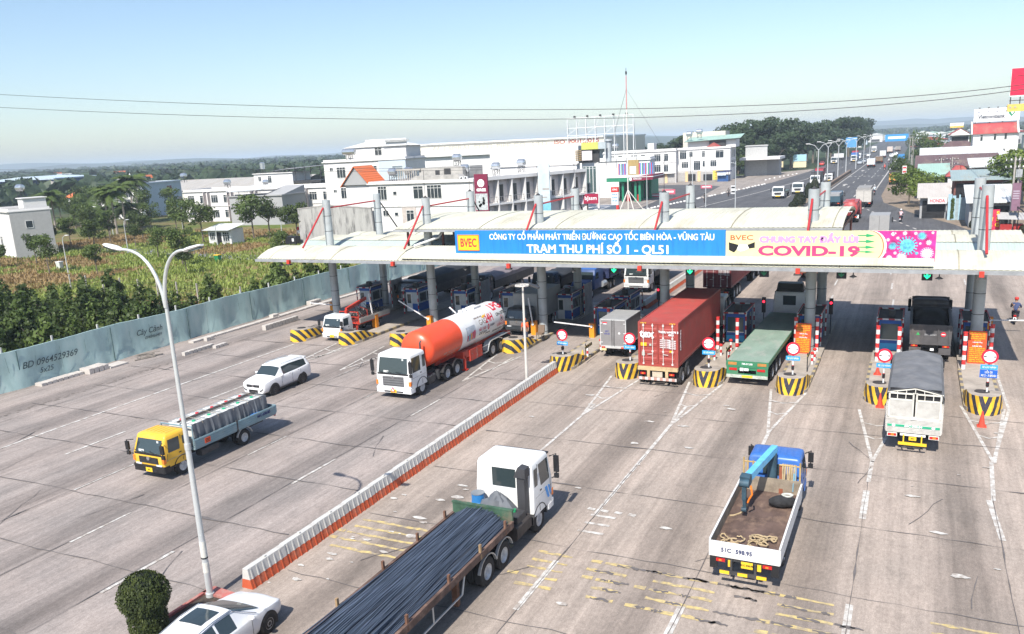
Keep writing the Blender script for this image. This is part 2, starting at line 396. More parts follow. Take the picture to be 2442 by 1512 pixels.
for x in (-46.8,-33.3,-28.7,-24.2): wob(x,8,x+.1,47,.06,w=(.01,.05))
for _ in range(14):
 x,y = rnd.uniform(-50,-22),rnd.uniform(12,45); wob(x,y,x+rnd.uniform(-2,2),y+rnd.uniform(1,4),.2,w=(.01,.04))
for _ in range(14):
 x,y = rnd.uniform(-17,6),rnd.uniform(18,43); wob(x,y,x+rnd.uniform(-1.5,1.5),y+rnd.uniform(.8,2.5),.15,w=(.01,.04))
sm.build('road_cracks',crack_m,None,None)['kind'] = 'structure'
# pale scraped patches
bm_ = MB()
for _ in range(70):
 x,y = (rnd.uniform(-19.2,-15.5),rnd.uniform(17,28.5)) if rnd.random() < .35 else (rnd.uniform(-19,8),rnd.uniform(16,48))
 r = rnd.uniform(.03,.16); bm_.add([(x+r*2*math.cos(t)*rnd.uniform(.6,1.2),y+r*math.sin(t)*rnd.uniform(.5,1.2),.052) for t in [k*PI/5 for k in range(10)]],[tuple(range(10))])
bm_.build('scuffed_paint_patches',paint,None,None)['kind'] = 'structure'
# toll station
def M_roof(name,col,period=.3):
 m = M(name,col,.55,var=.10,scale=.5,stretch=(1,.25,1),dirt=(.34,.28,.19),dscale=.45,damt=.6)
 N,L = m.node_tree.nodes,m.node_tree.links; tc = N.new('ShaderNodeTexCoord'); sp = N.new('ShaderNodeSeparateXYZ'); L.new(tc.outputs['Object'],sp.inputs[0])
 s = mathn(N,L,'SINE',mathn(N,L,'MULTIPLY',sp.outputs[0],2*PI/period)); bp = N.new('ShaderNodeBump'); bp.inputs['Strength'].default_value = .55; bp.inputs['Distance'].default_value = .04
 L.new(s,bp.inputs['Height']); L.new(bp.outputs[0],N['Principled BSDF'].inputs['Normal']); return m
roof_m = M_roof('roof_sheet_cream',(.62,.605,.49)); sky_m = M_roof('skylight_sheet',(.46,.54,.49))
col_m = M('column_paint',(.42,.45,.46),.4,.1,var=.1,scale=1.5,dirt=(.25,.24,.22),damt=.4)
strut_m = M('strut_red',(.42,.03,.035),.5,var=.15)
def roof_sheet(b,prof,x0,x1,th=.1,n=1,edge=True):
 top = [(y,z) for y,z in prof]; k = len(prof)
 nx = max(1,int((x1-x0)/.15)) if edge else 1
 xs = [x0+(x1-x0)*i/nx for i in range(nx+1)]
 vs = []
 for i,x in enumerate(xs):
  d = .025 if i % 2 else 0.
  vs += [(x,y,z+d) for y,z in top]
 fs = [(i*k+j,(i+1)*k+j,(i+1)*k+j+1,i*k+j+1) for i in range(nx) for j in range(k-1)]
 b.add(vs,fs)
 b.prism([(y,z-.035) for y,z in top] + [(y,z-th) for y,z in reversed(top)],'x',x0+.03,x1-.03)
canopy = thing('toll_canopy','long cream corrugated canopy on round columns spanning the whole toll plaza','canopy',(0,0,0))
V1 = [(50.6,6.2),(51.2,6.5),(52,6.75),(53,6.88),(54,6.83),(54.9,6.68),(55.5,6.5)]
VS = [(55.6,6.5),(56.4,6.72),(57.1,6.87)]
V2 = [(57.1,6.9),(58.3,7.04),(59.6,7.06),(60.9,6.92),(61.8,6.72),(62.3,6.58)]
V3 = [(62.4,6.6),(63.2,6.78),(64.2,6.84),(65.2,6.7),(65.9,6.45)]
VU = [(53.6,8.2),(54.2,8.36),(55.2,8.54),(56.5,8.70),(58.5,8.83),(60.8,8.83),(63,8.66),(64.6,8.42),(65.4,8.2)]
XL,XR = -47.8,6.4
for nm,pr,m,x0,x1 in (('front_roof',V1,roof_m,XL,XR),('skylight',VS,sky_m,XL,XR),('middle_roof',V2,roof_m,XL,XR),('rear_roof',V3,roof_m,XL,XR),('upper_roof',VU,roof_m,-36.3,-3.9)):
 b = MB(); roof_sheet(b,pr,x0,x1)
 if nm != 'skylight':
  x = x0+1.3
  while x < x1: b.loft([[(x+dx,y,z+.032) for dx in (0,.06)] for y,z in pr],1,False,False,False); x += 6.1
 part(nm,b,[m,M('seam_grime',(.30,.27,.2),.8,var=.4,scale=2)],canopy,{'upper_roof': 'raised barrel roof over the middle lanes','skylight': 'greenish translucent skylight strip'}.get(nm),smooth=50)
b = MB(); b.prism([(50.55,6.44),(51.4,6.78),(53.2,7.0),(53.2,6.92),(51.4,6.70),(50.55,6.36)],'x',-33.9,1.1); part('awning',b,roof_m,canopy)
gm = M('gutter_grey',(.3,.31,.32),.5,var=.2,scale=2)
b = MB(); b.box(XL,XR,50.36,50.6,5.98,6.17); b.box(XL,XR,65.8,66.0,6.1,6.4); b.box(-36.3,-3.9,53.4,53.6,8.0,8.16); b.box(XL-.08,XL-.01,50.5,66,6.0,6.1); part('gutter',b,gm,canopy)
b = MB()
for x in [XL+.3+k*2.1 for k in range(26)]: b.beam((x,50.7,6.02),(x,65.8,6.3),.12,.2)
for y in (55,58.6,62.2): b.beam((XL,y,6.2),(XR,y,6.2),.2,.25)
for x in [-36+k*3.2 for k in range(11)]:
 b.beam((x,53.8,8.05),(x,65.2,8.1),.12,.2)
 b.beam((x,55.0,6.4),(x,55.0,8.1),.14); b.beam((x,62.2,6.4),(x,62.2,8.1),.14)
part('roof_frame',b,M('frame_maroon',(.10,.035,.03),.6,var=.2),canopy)
CX = [-43.75,-34.15,-24.6,-15.3,-5.75,3.7]
for i,x in enumerate(CX):
 for j,y in enumerate((55.0,62.2)):
  b = MB(); b.cyl((x,y,0),(x,y,10.45),.33,n=20)
  b.cyl((x,y,5.5),(x,y,5.95),.40,n=20)
  for k in range(8): b.cyl((x,y,1.25*k+.4),(x,y,1.25*k+.44),.336,n=20,mi=1)
  c = part('column',b,[col_m,dark],canopy)
  if 0 < i < 5:
   b = MB(); b.cyl((x,y,10.45),(x,y,10.62),.2,.02,n=12); b.tube([(x,y,10.6),(x,y,12.6)],.018,5); part('lightning_rod',b,dark,canopy)
 b = MB(); b.tube([(x-.05,54.62,9.85),(x-.05,51.6,6.95)],.075,8); part('strut',b,strut_m,canopy)
 b = MB(); b.tube([(x+.05,62.5,9.8),(x+.05,65.3,6.9)],.06,8); part('strut',b,dark,canopy,'dark rear strut')
 b = MB(); b.tube([(x,55.3,9.8),(x,61.9,9.85)],.06,8); part('tie_bar',b,strut_m,canopy)
b = MB(); b.tube([(-32.6,54.9,8.1),(-32.75,54.2,7.5),(-33.7,52.2,7.1)],.09,8); part('downpipe',b,white,canopy)
# floodlights and small lane lamps under the front eave
flood_m = M('flood_red',(.6,.05,.03),.5,var=0)
for i,x in enumerate([-44.2,-34.4,-24.9,-15.6,-6.0,3.4]):
 t = thing('floodlight','red floodlight under the canopy eave, %s from left' % ['first','second','third','fourth','fifth','sixth'][i],'floodlight',(x,50.3,5.98),group='red floodlights along the front eave')
 b = MB(); b.box(-.12,.12,-.2,.02,-.1,.2); part('housing',b,flood_m,t)
 b = MB(); b.box(-.22,.22,-.22,.05,-.2,-.1); part('lamp',b,dark,t)
for i,x in enumerate([-45.2,-28.5,-20.3,-3.0,1.4]):
 t = thing('hanging_lamp','small black bell lamp hanging under the eave, %s from the left' % ['first','second','third','fourth','fifth'][i],'lamp',(x,50.55,5.7),group='black bell lamps under the front eave')
 b = MB(); b.lathe([(.02,.3),(.03,.12),(.1,.08),(.22,0)],12); part('shade',b,black,t)
 b = MB(); b.lathe([(.07,.02),(.07,-.06),(.02,-.1)],8); part('bulb',b,white,t)
ga = M('led_green',(.02,.9,.35),.4,var=0,emit=1.2); gdim = M('led_green_dim',(.02,.2,.09),.4,var=0)
for i,(x,lit) in enumerate([(-17.5,1),(-12.5,1),(-8.0,0),(-3.65,0),(.8,1)]):
 t = thing('lane_signal',['lit green arrow lane signal left of the fourth column','lit green arrow lane signal above the red container','dim green arrow lane signal above the green trailer','unlit arrow lane signal right of the fifth column','lit green arrow lane signal above the dump truck'][i],'lane signal',(x,50.8,5.85),group='arrow lane signals hung from the canopy')
 b = MB(); b.box(-.27,.27,-.08,.08,-.3,.3); part('housing',b,black,t)
 b = MB(); b.prism([(-.05,.2),(.05,.2),(.05,-.05),(.16,.05),(.16,-.06),(0,-.22),(-.16,-.06),(-.16,.05),(-.05,-.05)],'y',-.095,-.082); part('arrow',b,ga if lit else gdim,t)
# signs on the roof
def fit(s,x0,x1,zc,caph,mat,parent,y,bold=.012,name='lettering',**k):
 o = text(s,caph/.727,mat,parent,((x0+x1)/2,y,zc),name=name,bold=bold,**k)
 xs = [v.co.x for v in o.data.vertices]; w = max(xs)-min(xs); c = (max(xs)+min(xs))/2
 for v in o.data.vertices: v.co.x = (v.co.x-c)*(x1-x0)/w
 zs = [v.co.y for v in o.data.vertices]
 return o
SY = 51.25
sg = thing('station_sign','blue roof sign with white lettering and a yellow logo box','sign',(0,0,0))
b = MB(); b.box(-29.58,-10.42,SY,SY+.12,6.52,8.33); part('panel',b,M('sign_blue',(.02,.22,.62),.45,var=.08,scale=1.2,stretch=(3,1,.3),dirt=(.01,.12,.40),dscale=1.4,damt=.6),sg)
b = MB()
for x in range(-29,-10,3): b.beam((x,SY+.12,8.1),(x,SY+1.4,6.75),.07)
part('bracing',b,dark,sg)
fit('CÔNG TY CỔ PHẦN PHÁT TRIỂN ĐƯỜNG CAO TỐC BIÊN HÒA - VŨNG TÀU',-26.8,-11.1,7.88,.40,white_ink,sg,SY-.006,bold=.014)
fit('TRẠM THU PHÍ SỐ 1 - QL51',-23.95,-14.0,7.06,.56,white_ink,sg,SY-.006,bold=.022)
b = MB(); b.box(-29.35,-27.62,SY-.05,SY-.002,6.92,8.04); lg = part('logo_box',b,M('sign_yellow',(.85,.55,.02),.5,var=.05),sg)
b = MB()
for q in ((-29.35,-29.30,6.92,8.04),(-27.67,-27.62,6.92,8.04),(-29.30,-27.67,6.92,6.97),(-29.30,-27.67,7.99,8.04)): b.box(q[0],q[1],SY-.062,SY-.052,q[2],q[3])
part('border',b,M('border_orange',(.7,.2,.03),.5,var=0),lg)
fit('BVEC',-29.12,-27.83,7.45,.6,red_ink,lg,SY-.056,bold=.02)
cv = thing('health_banner','pale yellow roof banner reading COVID-19 with green arrows and pink virus art','banner',(0,0,0))
b = MB(); b.box(-10.40,1.13,SY,SY+.1,6.47,8.26); part('panel',b,M('banner_cream',(.75,.70,.36),.5,var=.08,scale=1.5),cv)
b = MB()
for x in (-9,-6,-3,0): b.beam((x,SY+.1,8.0),(x,SY+1.4,6.75),.07)
part('bracing',b,dark,cv)
pinkm = M('banner_magenta',(.55,.03,.22),.5,var=.55,scale=2.2)
arc = [(-2.2+.75*math.cos(t)*1.0,7.365+.895*math.sin(t)) for t in [PI/2-k*PI/16 for k in range(17)]]
b = MB(); b.prism([(1.13,6.47),(1.13,8.26)] + arc,'y',SY-.01,SY-.002); part('art_field',b,pinkm,cv)
b = MB(); b.prism([(x+.10,z) for x,z in arc] + [(x,z) for x,z in reversed(arc)],'y',SY-.02,SY-.012); part('art_edge',b,white_ink,cv)
b = MB(); b.prism([(x-.05,z) for x,z in arc] + [(x-.09,z) for x,z in reversed(arc)],'y',SY-.012,SY-.003); part('art_line',b,red_ink,cv)
vw,vb = M('virus_white',(.8,.7,.78),.5,var=.2,scale=8),M('virus_cyan',(.12,.48,.72),.5,var=.6,scale=5)
rv = random.Random(4)
for (x,z,r,m) in ((-.3,7.42,.52,vb),(-.55,6.78,.26,vw),(.72,7.0,.33,vw),(.42,7.98,.24,vb),(-1.05,7.4,.22,vb),(.78,7.6,.15,vw),(-1.05,8.08,.12,vw),(-.95,8.12,.07,vw),(-1.2,6.72,.16,vw),(.22,6.62,.13,vb),(.95,6.56,.1,vw),(-1.3,7.75,.1,vw),(-1.45,7.05,.1,vw),(.1,8.12,.1,vw),(-.45,8.12,.12,vw),(.2,7.0,.1,vb),(-.8,7.85,.09,vw),(.95,8.15,.08,vw),(-.9,7.0,.09,vw),(.35,7.55,.07,vw)):
 b = MB(); n = 18 if r > .15 else 9; pts = []
 for k in range(n):
  for dt,rr_ in ((-.5,.72),(-.2,.72),(-.22,.95),(-.32,1.02),(.32,1.02),(.22,.95),(.2,.72)):
   a = 2*PI*(k+dt*.9)/n; pts.append((x+r*rr_*math.cos(a),z+r*rr_*math.sin(a)))
 b.prism(pts,'y',SY-.024,SY-.011); part('virus_drawing',b,m,cv)
fit('BVEC',-10.12,-8.76,7.85,.30,M('ink_orange',(.75,.08,.03),.5,var=0),cv,SY-.006,bold=.004)
fit('CHUNG TAY ĐẨY LÙI',-8.4,-2.85,7.74,.36,M('ink_pink',(.75,.32,.75),.5,var=.05),cv,SY-.006,bold=.03)
fit('COVID-19',-8.46,-2.75,7.05,.58,M('ink_crimson',(.75,.05,.17),.5,var=.1),cv,SY-.006,bold=.035)
b = MB()
for z,s in ((8.0,1),(7.66,1),(7.33,.9),(7.06,.7)): b.prism([(-2.9,z+.025),(-2.45,z+.03),(-2.45,z+.1*s),(-1.98,z-.01),(-2.45,z-.1*s),(-2.45,z-.03),(-2.9,z-.02)],'y',SY-.016,SY-.004)
part('arrows',b,M('ink_green',(.02,.36,.14),.5,var=0),cv)
b = MB(); b.prism([(-10.22,7.58),(-9.62,7.42),(-9.75,7.12),(-9.9,6.95),(-10.2,7.1)],'y',SY-.01,SY-.003); b.prism([(-9.1,7.42),(-8.66,7.6),(-8.66,7.25),(-9.0,7.2)],'y',SY-.01,SY-.003); part('cuffs',b,black_ink,cv)
b = MB(); b.prism([(-9.62,7.42),(-9.3,7.46),(-9.1,7.42),(-9.0,7.22),(-9.25,7.08),(-9.5,7.02),(-9.74,7.12)],'y',SY-.014,SY-.005); part('handshake',b,white_ink,cv)
# islands
isl_m = M('island_concrete',(.40,.35,.30),.9,var=.18,scale=1.5,bump=.2,dirt=(.2,.17,.14))
YB = ((.80,.48,.03),(.03,.03,.05))
nose_r = M_stripe('nose_stripes_v',*YB,1.0,.35,-.38,.42,absx=True)
nose_l = M_stripe('nose_stripes_slant',*YB,.35,1.0,.85,.62)
kerb_s = M_stripe('kerb_dashes',(.45,.36,.2),(.16,.15,.15),0,1,0,1.1)
man_m = M('cast_iron',(.05,.045,.045),.8,var=.2)
def nose(y,r):
 out = []
 prof = [(0.0,.95),(.4,.93),(.9,.9),(1.5,.86),(1.9,.78),(2.4,.58),(2.9,.4),(3.5,.27)]
 n = 8; vs = []; fs = []
 def hw(t): return .86*math.sqrt(max(0,1-((1.25-min(t,1.25))/1.35)**2.0))+.0
 rows = []
 for t,h in prof:
  w = max(hw(t),.24); wt = max(w-.10,.12)
  rows.append([(-w,t,0),(-w+.03,t,h*.5),(-wt,t+(.12 if t < .3 else 0),h),(-wt*.4,t+(.1 if t < .3 else 0),h+.01),(wt*.4,t+(.1 if t < .3 else 0),h+.01),(wt,t+(.12 if t < .3 else 0),h),(w-.03,t,h*.5),(w,t,0)])
 return rows
inames = {}
ILX = [(-43.0,48.4,'l'),(-38.4,48.5,'l'),(-34.2,49.2,'l'),(-29.4,49.3,'l'),(-24.9,49.4,'l'),(-19.8,46.0,'r'),(-15.25,45.5,'r'),(-10.35,45.1,'r'),(-5.65,44.9,'r'),(-1.08,44.5,'r'),(3.62,44.2,'r')]
ORD = ['first','second','third','fourth','fifth','sixth','seventh','eighth','ninth','tenth','eleventh','twelfth','thirteenth','fourteenth','fifteenth','sixteenth','seventeenth','eighteenth','nineteenth','twentieth']
for i,(x,y0,sd) in enumerate(ILX):
 t = thing('traffic_island','raised concrete toll island with striped nose, %s from the left' % ORD[i],'traffic island',(x,y0,0),group='toll islands between the lanes')
 rows = nose(0,0); b = MB()
 side = MB(); top = MB()
 for q in (0,1,5,6):
  vs = [r_[q] for r_ in rows]+[r_[q+1] for r_ in rows]; k = len(rows)
  side.add(vs,[(j,j+1,k+j+1,k+j) for j in range(k-1)])
 side.add(rows[0],[tuple(range(8))])
 vs = [p for r_ in rows for p in r_[2:6]]; top.add(vs,[(4*j+c,4*j+c+1,4*j+5+c,4*j+4+c) for j in range(len(rows)-1) for c in range(3)])
 part('nose',side,nose_r if sd == 'r' else nose_l,t,smooth=40); part('nose_top',top,isl_m,t)
 b = MB(); hwid = .86; yend = 19.5 if sd == 'r' else 18
 b.prism([(-hwid,.9),(-hwid+.05,yend-.8),(-.4,yend),(.4,yend),(hwid-.05,yend-.8),(hwid,.9),(hwid-.12,.6),(-hwid+.12,.6)],'z',0,.2); part('slab',b,isl_m,t)
 b = MB()
 for s in (-1,1): b.box(s*hwid-.02,s*hwid+.02,1.4,8,.02,.203); b.box(min(s*hwid,s*(hwid-.14)),max(s*hwid,s*(hwid-.14)),1.4,8,.2,.206)
 part('kerb',b,kerb_s,t)
 b = MB(); b.cyl((-.1,1.15,.89),(-.1,1.15,.925),.34,n=20); part('manhole_cover',b,man_m,t)
# round restriction signs on the right-hand noses
rw = M_stripe('red_white_pole',(.75,.75,.74),(.6,.03,.03),0,0,1,.56)
def round_sign(x,y,zc,label,r=.37,extra=None):
 t = thing('traffic_sign',label,'traffic sign',(x,y,.9),group='round red ring signs on the island noses')
 z = zc-.9
 b = MB(); b.tube([(0,0,0),(0,0,z+.1)],.045,8); part('post',b,rw,t)
 b = MB(); b.cyl((0,-.05,z),(0,-.075,z),r,n=32); part('disc',b,M('sign_red',(.7,.02,.05),.4,var=0),t)
 b = MB(); b.cyl((0,-.078,z),(0,-.082,z),r*.73,n=32); part('face',b,white_ink,t)
 b = MB()
 for s in (-1,1): b.prism([(s*r*.68,z+.035),(s*r*.2,z),(s*r*.68,z-.035)],'y',-.09,-.083)
 part('symbol',b,black_ink,t)
 b = MB(); b.box(-.37,.37,-.07,-.05,z-.66,z-.42); p_ = part('plate',b,M('plate_blue',(.03,.35,.8),.45,var=0),t)
 fit('XE LƯU HÀNH',-.3,.3,z-.54,.11,white_ink,p_,-.076,bold=.002)
 b = MB(); b.box(-.07,.07,-.1,.06,.32,.52); part('junction_box',b,black,t)
 if extra:
  b = MB(); b.box(-.38,.38,-.07,-.05,z-1.08,z-.68); p2 = part('plate',b,M('plate_dark_blue',(.02,.12,.5),.45,var=0),t)
  fit('LỐI ĐI',-.16,.16,z-.8,.11,white_ink,p2,-.076,bold=.002); fit('XE 2 - 3 BÁNH',-.33,.33,z-.97,.11,white_ink,p2,-.076,bold=.002)
 return t
round_sign(-19.75,47.0,2.18,'round red ring sign at the far end of the red and white barrier')
round_sign(-15.15,46.6,2.3,'round red ring sign beside the rear left corner of the red container')
round_sign(-10.3,46.3,2.35,'round red ring sign between the red container and the green trailer')
round_sign(-5.6,46.0,2.4,'round red ring sign before the left orange notice board')
round_sign(-1.0,45.6,2.42,'round red ring sign left of the grey tarpaulin truck')
round_sign(3.72,45.3,2.75,'round red ring sign with two blue plates right of the tarpaulin truck',extra=1)
# booths
booth_blue = M('booth_blue',(.02,.10,.38),.5,var=.15); booth_light = M('booth_sky_blue',(.04,.35,.7),.5,var=.1); booth_white = M('booth_white',(.6,.62,.62),.5,var=.1,dirt=(.3,.28,.25))
booth_dark = M('booth_roof',(.06,.05,.05),.7,var=.3)
rwg = M_stripe('red_white_guard',(.78,.78,.77),(.5,.02,.03),0,0,1,.62); rwy = M_stripe('red_white_rail',(.7,.7,.7),(.45,.03,.03),1,1,0,.7)
def booth(x,y,dirn,label,first=None):
 t = thing('toll_booth',label,'toll booth',(x,y,.2),group='toll booths on the islands')
 w = .62; D = 2.7; h = 2.0
 if dirn == 'r':
  b = MB(); b.box(-w,w,0,D,0,.68); b.box(-w,w,0,D,1.72,h)
  for sx in (-w,w-.08): b.box(sx,sx+.08,0,.08,.68,1.72); b.box(sx,sx+.08,D-.08,D,.68,1.72); b.box(sx,sx+.08,1.2,1.28,.68,1.72)
  part('body',b,booth_blue,t)
  b = MB(); b.box(-w+.08,w-.08,.03,.05,.70,1.70); part('window',b,M_glass('booth_glass',(.05,.09,.10),.1),t)
  b = MB()
  for s in (-1,1): b.box(s*w-.02,s*w-.0+.0,.1,1.18,.70,1.70); b.box(s*w-.02,s*w,1.3,D-.1,.70,1.70)
  part('side_window',b,glass,t)
  b = MB(); b.box(-w+.03,w-.03,-.012,-.004,.02,.45); part('skirt',b,booth_light,t)
  b = MB(); b.box(-w+.06,w-.06,-.02,-.004,.66,.72); part('sill',b,white,t)
 else:
  b = MB(); b.box(-w,w,0,D,0,1.72); part('body',b,booth_white,t)
  b = MB(); b.box(-w-.02,w+.02,-.02,D,1.73,h); part('fascia',b,booth_blue,t)
  b = MB(); b.box(-w+.62,w+.004,-.006,D,.02,.72); part('panel',b,booth_blue,t)
  b = MB(); b.box(-w+.04,-w+.6,-.03,-.005,.02,1.66); d_ = part('door',b,white,t)
  b = MB(); b.box(-w+.13,-w+.51,-.04,-.033,.75,1.55); part('pane',b,glass,d_)
  b = MB(); b.box(w+.006,w+.016,.3,1.3,.85,1.6); b.box(w+.006,w+.016,1.5,2.5,.85,1.6); part('side_window',b,glass,t)
 b = MB(); b.box(-w-.1,w+.1,-.1,D+.1,h,h+.1); part('roof',b,booth_dark,t)
 b = MB(); b.box(-.1,.25,.4,.8,h+.1,h+.5); b.box(-.06,.21,.38,.4,h+.14,h+.46); part('air_conditioner',b,dark,t)
 b = MB()
 for s in (-1,1):
  b.tube([(s*(w+.12),-.25,-.2),(s*(w+.12),-.25,h-.1),(s*(w+.12),-.1,h+.13),(s*(w+.12),D+.2,h+.17),(s*(w+.12),D+.3,-.2)],.05,8)
 part('guard_frame',b,rwg,t)
 for y_,z_ in ((-.22,.05),(D,.17)): b = MB(); b.tube([(-w-.12,y_,h+z_),(w+.12,y_,h+z_)],.05,8); part('guard_rail',b,rwy,t)
 return t
for x,y,l in ((-19.95,55.7,'blue toll booth beside the small grey box truck, lit at its top edge'),(-15.3,55.9,'blue toll booth hidden beside the red container'),(-10.6,55.7,'blue toll booth between the red container and the green trailer'),(-5.85,56.0,'blue toll booth behind the left orange notice board'),(-1.02,55.7,'blue toll booth standing in the sun left of the dump truck'),(3.7,56.0,'blue toll booth behind the right orange notice board')):
 booth(x,y,'r',l)
for x,y,l in ((-44.5,60.2,'toll booth behind the white crane truck with scrap load'),(-39.55,60.3,'white toll booth with door left of the orange tank end'),(-34.7,60.4,'white toll booth with door above the middle of the gas tank'),(-30.0,60.3,'toll booth with blue band behind the rear of the gas tank'),(-25.0,60.2,'white toll booth with door right of the dark box truck'),(-20.2,60.3,'dark toll booth with blue band in front of the white tractor cab')):
 booth(x,y,'l',l)
# corrugated shields behind left booths
for x,y,l in ((-42.6,61.6,'leaning grey sheet panel beside the leftmost booth'),(-33.6,62.0,'grey sheet panel beside the third toll booth'),(-24.0,62.0,'brown sheet panel beside the booth right of the box truck')):
 t = thing('metal_screen',l,'screen',(x,y,.2)); b = MB()
 for k in range(4): b.box(-.02+.01*(k % 2),.03+.01*(k % 2),k*.45,k*.45+.43,0,2.5)
 part('sheet',b,M('sheet_grey',(.3,.28,.28),.6,var=.2),t)
 b = MB(); b.tube([(0,0,0),(0,0,2.6)],.04,6); b.tube([(0,1.8,0),(0,1.8,2.6)],.04,6); part('frame',b,rwg,t)
# tall red and white guard posts in front of the booths
gp0 = None; n_ = 0
posts = [(-1.6,52.85,'left of the sunlit blue booth'),(-.42,52.75,'right of the sunlit blue booth'),(3.0,52.2,'left of the right orange notice board'),(4.5,54.6,'right of the right orange notice board'),(-6.5,54.3,'left of the left orange notice board'),(-5.2,54.3,'right of the left orange notice board'),(-11.3,53.4,'left of the booth beside the red container'),(-10.0,53.2,'right of the booth beside the red container'),(-19.3,54.6,'behind the small grey box truck')]
for x,y,w in posts:
 t = thing('guard_post','tall red and white banded post ' + w,'post',(x,y,.2),group='tall banded posts before the booths')
 b = MB(); b.cyl((0,0,0),(0,0,2.15),.11,n=14); part('pole',b,rw,t)
 b = MB(); b.cyl((0,0,2.15),(0,0,2.19),.125,n=14); part('cap',b,red_m,t)
# short capped bollards
for x,y,w in [(-5.12,51.1,'nearer of two right of the left orange board'),(-5.08,52.1,'farther of two right of the left orange board'),(-10.9,50.6,'front left of the booth beside the container'),(-10.75,51.8,'behind the front left bollard beside the container'),(-10.0,50.6,'next to the tilted barrier right of the container'),(-9.75,51.9,'left of the green trailer bed'),(-19.0,49.4,'next to the traffic cone near the orange gate box'),(-18.75,51.3,'left corner of the grey box truck'),(-10.4,53.2,'right in front of the booth beside the container')]:
 t = thing('bollard','short red and white bollard, ' + w,'bollard',(x,y,.2),group='short bollards on the islands')
 b = MB(); b.cyl((0,0,0),(0,0,.62),.07,n=12); part('post',b,M_stripe('bollard_bands',(.75,.75,.74),(.55,.03,.03),0,0,1,.4),t)
 b = MB(); b.lathe([(.03,.62),(.12,.66),(.12,.72),(.06,.78),(.0,.79)],12); part('cap',b,red_m,t)
# orange notice boards
ob = M('board_orange',(.74,.075,.015),.5,var=.06); oy = M('board_yellow_ink',(.85,.55,.02),.5,var=0)
rows_ = ['MỨC PHẠT HÀNH CHÍNH','HÀNH VI ĐI VÀO LÀN','DÀNH RIÊNG THU PHÍ','KHÔNG DỪNG','PHẠT TIỀN TỪ','1.000.000 đồng','ĐẾN','2.000.000 đồng','ĐỐI VỚI HÀNH VI','ĐIỀU KHIỂN XE','KHÔNG ĐỦ ĐIỀU KIỆN','THU PHÍ TỰ ĐỘNG','KHÔNG DỪNG ĐI VÀO','LÀN ĐƯỜNG DÀNH','RIÊNG THU PHÍ','ĐIỆN TỬ TỰ ĐỘNG']
bb = None
for x,y,l in ((-5.98,53.6,'orange notice board of yellow lines leaning at the column left of the empty lane'),(3.72,53.6,'orange notice board of yellow lines leaning at the rightmost column')):
 t = thing('notice_board',l,'notice board',(x,y,.2),group='orange notice boards')
 tb = MB(); tb.prism([(.0,0),(.03,0),(.33,1.9),(.30,1.9)],'x',-.47,.47); part('board',tb,ob,t)
 rx = PI/2-math.atan2(.30,1.9)
 for k,s in enumerate(rows_):
  z = 1.8-k*.112; yy = .30*z/1.9-.008
  o = text(s,.085,white_ink if k in (5,7) else oy,t,(0,yy,z),rot=(rx,0,0),bold=.0025,ext=.002)
  xs = [v.co.x for v in o.data.vertices]; w = max(xs)-min(xs); tw = .34 if k in (4,) else .12 if k == 6 else .5 if k in (5,7) else .78
  for v in o.data.vertices: v.co.x *= tw/w
# barrier gates
gy_ = M('gate_orange',(.85,.30,.02),.5,var=.1)
def gate(x,y,ang,label,L_=3.4,hgt=1.0,side=1):
 t = thing('barrier_gate',label,'barrier gate',(x,y,.2),group='toll barrier gates')
 b = MB(); b.box(-.19,.19,-.19,.19,0,hgt); part('cabinet',b,gy_,t)
 b = MB(); b.box(-.2,.2,-.2,.2,hgt,hgt+.05); part('cap',b,M('gate_cap',(.5,.14,.01),.5,var=0),t)
 b = MB(); p = Vector((0,-.24,hgt-.15)); d = Vector((math.cos(ang)*side,0,math.sin(ang))); b.beam(p,p+d*L_,.07,.1,up=(0,1,0)); b.cyl(p-Vector((0,.03,0)),p+Vector((0,.06,0)),.1); part('arm',b,M_stripe('arm_bands',(.8,.8,.8),(.72,.70,.70),1,0,0,.8),t)
gate(-39.1,53.9,math.radians(97),'orange barrier gate with raised arm beside the white scrap truck',2.0)
gate(-25.15,54.5,math.radians(98),'orange barrier gate with raised arm beside the dark box truck',2.0)
gate(-20.6,54.7,math.radians(176),'orange barrier gate with lowered white arm left of the grey box truck',2.9)
gate(-34.2,54.4,math.radians(152),'orange barrier gate with half raised arm above the orange tank end',3.0)
gate(-47.6,59.3,math.radians(178),'yellow barrier gate with lowered arm at the roadside kerb',2.4,.7)
gate(5.0,63.4,math.radians(2),'barrier gate at the rightmost booth with lowered arm by the motorbike',2.0,.8)
# red signal lamps
led_r = M('led_red',(1,.02,.05),.4,var=0,emit=2.5)
for x,y,l in ((-17.9,62.5,'red signal lamp left of the third column'),(-9.3,59.2,'red signal lamp right of the middle blue booth'),(-4.85,59.5,'red signal lamp at the left edge of the empty lane')):
 t = thing('signal_lamp',l,'signal lamp',(x,y,.2),group='red signal lamps at booth exits')
 b = MB(); b.tube([(0,0,0),(0,0,2.0)],.04,6); part('post',b,dark,t)
 b = MB(); b.box(-.13,.13,-.08,.08,1.4,2.5); part('housing',b,black,t)
 b = MB(); b.cyl((0,-.085,2.2),(0,-.1,2.2),.085,n=16); part('lens',b,led_r,t)
